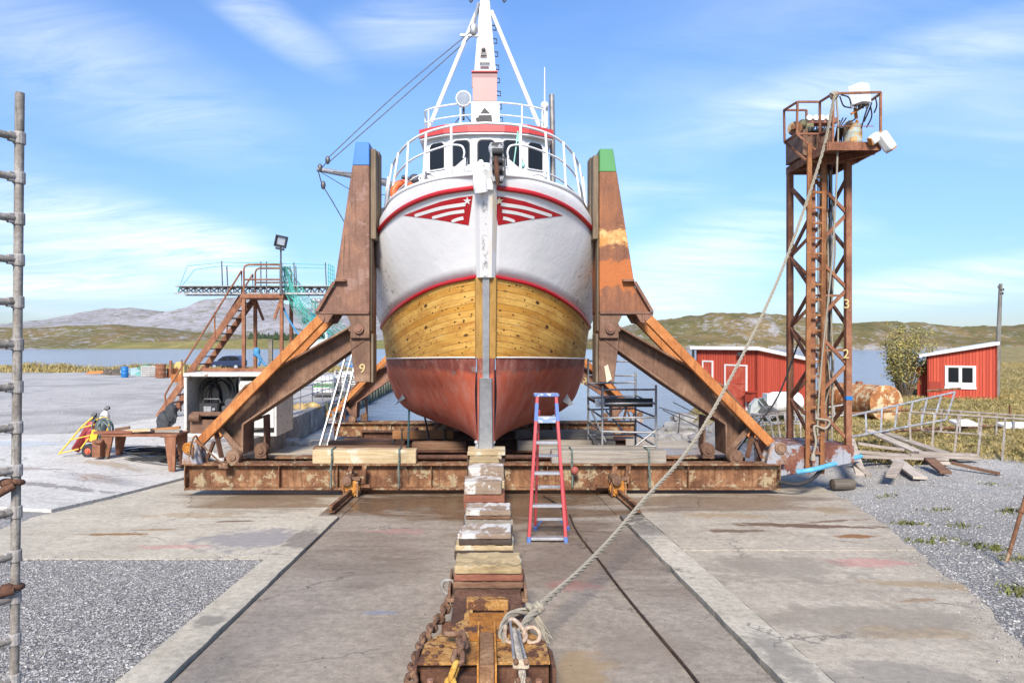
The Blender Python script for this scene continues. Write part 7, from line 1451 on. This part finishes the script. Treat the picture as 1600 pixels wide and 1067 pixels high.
for a, b, w_, lab, mt in specs:
    a, b = P(*a), P(*b)
    for q in (a, b): q.z = max(q.z, gz(q.x, q.y) + .03)
    m = MB(); d = b - a; mid = (a + b) / 2 + Vector((0, 0, -.01)); m.bar(a, mid, w_, .065); m.bar(mid, b, w_, .065); solo(m, 'loose_plank', mt, lab, 'plank', 'planks in the heap by the tower', bevel=.004)
m = MB(); c0 = P(1318, 732, 16.0); c0.z = gz(c0.x, c0.y) + .12; m.lathe(c0 - Vector((.28, 0, 0)), (1, .1, 0), [(.06, 0), (.13, .02), (.14, .3), (.12, .54), (.05, .56)], 14); solo(m, 'log', m_wood('log_bark', (.06, .05, .04), (.17, .145, .12), 0), 'short thick log on the gravel at the tower end of the planks', 'log', smooth=50)

# ------------------------------------------------------------------ rocks at the waterline
rkm = NT('shore_rock'); n = rkm.noise(1.5, 10, .7, .4); c = rkm.ramp(n, [(.3, (.12, .11, .10)), (.5, (.27, .26, .25)), (.7, (.42, .41, .39))]); c = rkm.mix(rkm.ramp(rkm.noise(2.5, 8, .7, 0, rkm.coord(loc=(3, 3, 3))), [(.55, 0.), (.68, .8)]), c, (.12, .13, .04)); rkm = rkm.fin(c, .9, rkm.bump(n, .6, .1))
def rock(c, s, seed, lab):
    m = MB(); g = random.Random(seed); n, k = 18, 12; vs = []
    m.sphere((0, 0, 0), 1, (1, 1, 1), n, k)
    for p in m.v: d = 1 + .35 * fbm(p.x * 1.3 + seed, p.y * 1.3, p.z * 1.3, 4) - .12 * abs(fbm(p.x * 3 + seed, p.y * 3, p.z * 3, 3)); p.x *= d * s[0]; p.y *= d * s[1]; p.z *= d * s[2]
    for p in m.v: p += Vector(c)
    solo(m, 'shore_rock', rkm, lab, 'rock', 'rocks at the waterline', smooth=35)
for i, (u, v, y, s, lab) in enumerate(((1062, 676, 30, (1.1, .9, .55), 'flat rock nearest the water behind the scaffold'), (1085, 664, 32, (1.3, 1, .6), 'long mossy rock against the shore, right of the scaffold'), (1104, 690, 27.5, (.8, .7, .4), 'low grey rock in front of the other shore rocks'), (1120, 652, 32, (.9, .8, .5), 'rock under the corner of the larger shed'), (1125, 676, 28.5, (.8, .6, .45), 'rock half hidden by the green-tipped arm'), (1048, 688, 28.5, (.6, .6, .3), 'small wet rock at the slipway edge'))):
    rock(P(u, v, y), s, i * 7.3 + 2, lab)
fr_ = thing('wire_fence', 'thin bent wire fence at the waterline behind the green-tipped arm', 'fence', P(1040, 660, 29))
for a, b in (((1030, 636), (1090, 655)), ((1036, 640), (1095, 668)), ((1062, 645), (1060, 676)), ((1052, 628), (1092, 648))): m = MB(); m.tube([P(*a, 28.5), P(*b, 29)], .022, 5); m.build('wire', M['dark_steel'], fr_)

# ------------------------------------------------------------------ bush
def leaf_mat(name, a, b, c_):
    t = NT(name); n = t.noise(1.3, 5, .7, 0, t.coord()); n2 = t.noise(9, 3, .6, 0, t.coord()); c = t.ramp(t.math('ADD', t.math('MULTIPLY', n, .6), t.math('MULTIPLY', n2, .4)), [(.36, a), (.5, b), (.66, c_)])
    t.set(t.b.inputs['Subsurface Weight'], 0.0); return t.fin(c, .6, None, 0, .3)
def np_mesh(name, V, Fc, mat, k):
    me = bpy.data.meshes.new(name); me.vertices.add(len(V)); me.vertices.foreach_set('co', V.astype(np.float32).ravel()); nf = len(Fc)
    me.loops.add(nf * k); me.polygons.add(nf); me.loops.foreach_set('vertex_index', Fc.astype(np.int32).ravel()); me.polygons.foreach_set('loop_start', np.arange(0, nf * k, k, dtype=np.int32)); me.materials.append(mat); me.update(calc_edges=True); me.validate()
    o = bpy.data.objects.new(name, me); COL.objects.link(o); return o
nr = np.random.default_rng(5)
bush = thing('leafy_bush', 'tall yellow-green bush with thin bare stems left of the smaller shed', 'bush', (X(1415, 38), 38, -3.0))
bx_, by_ = X(1413, 38), 38.0; stems = MB(); tips = []; g = random.Random(9)
for k in range(26):
    a = g.uniform(0, 6.28); sp = g.uniform(.3, 1.7); h = g.uniform(2.4, 4.1) * (1 - .12 * sp); p0 = Vector((bx_ + .25 * math.cos(a), by_ + .25 * math.sin(a), -3.1)); p2 = Vector((bx_ + sp * math.cos(a), by_ + sp * math.sin(a), -3.1 + h)); p1 = p0.lerp(p2, .45) + Vector((.12 * math.cos(a), .12 * math.sin(a), .35)); cv = catmull([p0, p1, p2], 6); stems.tube(cv, [lerp(.045, .008, i / (len(cv) - 1)) for i in range(len(cv))], 5)
    for j in range(5): q = cv[g.randint(3, len(cv) - 1)]; e = q + Vector((g.uniform(-.5, .5), g.uniform(-.5, .5), g.uniform(.05, .6))); stems.tube([q, e], [.012, .004], 4); tips += [q, e, q.lerp(e, .5)]
    tips += cv[5:]
stems.build('stems', m_plain('stem_brown', (.10, .075, .05), .9, 0, .3), bush)
nl = 5200; tp = np.array([tuple(p) for p in tips]); ctr = tp[nr.integers(0, len(tp), nl)] + nr.normal(0, .14, (nl, 3)); a = nr.uniform(0, 6.28, nl); ti = nr.uniform(-1, 1, nl); ax = np.stack([np.cos(a), np.sin(a), ti], 1); ax /= np.linalg.norm(ax, axis=1)[:, None]; bx = np.cross(ax, nr.normal(0, 1, (nl, 3))); bx /= np.linalg.norm(bx, axis=1)[:, None]; L = nr.uniform(.045, .09, nl)[:, None]
V = np.stack([ctr - ax * L, ctr + bx * L * .45, ctr + ax * L, ctr - bx * L * .45], 1).reshape(-1, 3); o = np_mesh('foliage', V - np.array(tuple(bush.location)), np.arange(nl * 4).reshape(-1, 4), leaf_mat('bush_leaf', (.14, .13, .035), (.29, .25, .075), (.45, .37, .13)), 4); o.parent = bush

# ------------------------------------------------------------------ grass and gravel, too many to count
def blades(name, pts, h, w_, mat, lean=.5):
    n = len(pts); b = np.array([(x, y, gz(x, y) - .03) for x, y in pts]); a = nr.uniform(0, 6.28, n); ln = nr.normal(0, lean, (n, 2)) * h[:, None]
    d = np.stack([np.cos(a), np.sin(a), np.zeros(n)], 1) * (w_ * nr.uniform(.6, 1.3, n))[:, None]
    tip = b + np.stack([ln[:, 0], ln[:, 1], h], 1); mid = b + np.stack([ln[:, 0] * .35, ln[:, 1] * .35, h * .6], 1)
    V = np.stack([b - d, b + d, mid + d * .7, tip, mid - d * .7], 1).reshape(-1, 3); o = np_mesh(name, V, np.arange(n * 5).reshape(-1, 5), mat, 5); tag(o, kind='stuff'); return o
def pick(n, x0, x1, y0, y1, ok, power=1.0):
    out = []; g = random.Random(int(x0 * 10 + y0))
    while len(out) < n:
        y = y0 + (y1 - y0) * g.random() ** power; x = g.uniform(x0, x1)
        if ok(x, y): out.append((x, y))
    return out
def field(x, y):
    m_ = min((x - 8.5) * .4 + (y - 19.5) * .45, (y - 17.5) * .5, (x - 8.8) * .5); return m_ + 2.2 * .5 * fbm(x * .5, y * .5) > .45 and y < shore_right(x) - .6 and x / y < .9
dry = leaf_mat('grass_dry', (.17, .145, .05), (.38, .30, .12), (.58, .46, .21)); fresh = leaf_mat('grass_green', (.07, .09, .02), (.15, .155, .04), (.25, .225, .07))
pts = pick(52000, 9, 48, 17.5, 62, field, 1.6); blades('dry_grass', pts, np.array([.06 + .13 * max(0, .5 + fbm(x * .4, y * .4)) * rnd.uniform(.5, 1.2) for x, y in pts]), .010, dry, .8)
pts = pick(12000, 9, 44, 17.5, 50, lambda x, y: field(x, y) and fbm(x * .45 + 9, y * .45) > .0, 1.6); blades('green_grass', pts, np.array([.04 + .08 * rnd.random() for _ in pts]), .013, fresh, .8)
pts = pick(16000, -76, -13.5, 69, 78, lambda x, y: (y - 69.5) * .35 + 1.1 * fbm(x * .5, y * .5) > .3); blades('bank_grass', pts, np.array([.2 + .5 * max(0, .4 + fbm(x * .2, y * .2)) * rnd.uniform(.5, 1.3) for x, y in pts]), .035, dry, .35)
wc = [(X(u, y), y) for u, y in ((1450, 11.0), (1480, 11.2), (1438, 11.1), (1530, 10.8), (1548, 10.6), (1588, 10.0), (1590, 8.6), (1600, 8.4), (1470, 13.5), (1580, 13), (1550, 15.5), (1420, 12.4), (1500, 12.2), (240, 26.5), (1385, 15.0))]
pts = []; g = random.Random(31)
for x, y in wc: pts += [(x + g.gauss(0, .13), y + g.gauss(0, .08)) for _ in range(int(g.uniform(20, 85)))]
blades('gravel_weeds', pts, np.array([.025 + .06 * rnd.random() for _ in pts]), .012, fresh, .8)
def stones(name, pts, lo, hi, mat, lift=0.0):
    n = len(pts); b = np.array([(x, y, gz(x, y) - .03 + lift) for x, y in pts]); r_ = lo * (hi / lo) ** (nr.random(n) ** 2.2); un = np.array([(1, 0, 0), (-1, 0, 0), (0, 1, 0), (0, -1, 0), (0, 0, 1), (0, 0, -1)], float)
    q = un[None] + nr.normal(0, .22, (n, 6, 3)); q *= (nr.uniform(.6, 1.25, (n, 1, 3)) * np.array([1, 1, .65])) * r_[:, None, None]; a = nr.uniform(0, 6.28, n); ca, sa = np.cos(a), np.sin(a)
    x_ = q[:, :, 0] * ca[:, None] - q[:, :, 1] * sa[:, None]; y_ = q[:, :, 0] * sa[:, None] + q[:, :, 1] * ca[:, None]; q = np.stack([x_, y_, q[:, :, 2]], 2); V = (b[:, None, :] + q).reshape(-1, 3)
    f = np.array([(0, 2, 4), (2, 1, 4), (1, 3, 4), (3, 0, 4), (2, 0, 5), (1, 2, 5), (3, 1, 5), (0, 3, 5)]); Fc = (f[None] + (np.arange(n) * 6)[:, None, None]).reshape(-1, 3)
    o = np_mesh(name, V, Fc, mat, 3); return tag(o, kind='stuff')
t = NT('stone_mix'); v_ = t.voro(22, t.coord(), 'Color'); sv = t.sep(v_)[0]; c = t.ramp(sv, [(0, (.18, .172, .16)), (.35, (.27, .26, .243)), (.7, (.345, .333, .312)), (.92, (.43, .415, .39)), (1, (.54, .52, .49))]); M['stone'] = t.fin(c, .9, None, 0, .25)
pad_edge = lambda y: np.interp(y, [4, 5.8, 6.8, 7.6, 8.45, 10.3, 12.5, 15.0, 17, 20], [4.85, 4.95, 5.3, 5.62, 6.0, 6.5, 7.2, 7.8, 8.15, 8.2])
pts = pick(34000, -8.2, -3.13, 4.6, 9.99, lambda x, y: x / y > -.78, 1.25); stones('gravel', pts, .006, .019, M['stone'])
pts = pick(34000, 4.8, 15.5, 5.2, 19.5, lambda x, y: x > pad_edge(y) + .05 * fbm(x * 3, y * 3) and x / y < .86, 1.15); stones('gravel', pts, .007, .03, M['stone'])
pts = pick(380, -8, -3.2, 9.95, 10.5, lambda x, y: rnd.random() ** 3 > (y - 9.95) * 1.8); stones('loose_stones', pts, .004, .016, M['stone'], .016)
pts = pick(2600, -26, -8, 14, 60, lambda x, y: x / y > -.78 and not (-14.5 < x and y < 31) , 1.3); stones('gravel', pts, .02, .05, M['stone'])
pts = pick(1500, 3.1, 8.3, 5, 16, lambda x, y: x < pad_edge(y) and x > pad_edge(y) - .6 * rnd.random() ** 2); stones('loose_stones', pts, .005, .02, M['stone'], .055)
pts = pick(1600, -2.6, 2.5, 6, 16, lambda x, y: abs(x - 2.5) < .25 or rnd.random() < .22); stones('slab_grit', pts, .003, .012, m_plain('grit', (.12, .105, .09), .9, 0, .7, 40), .05)
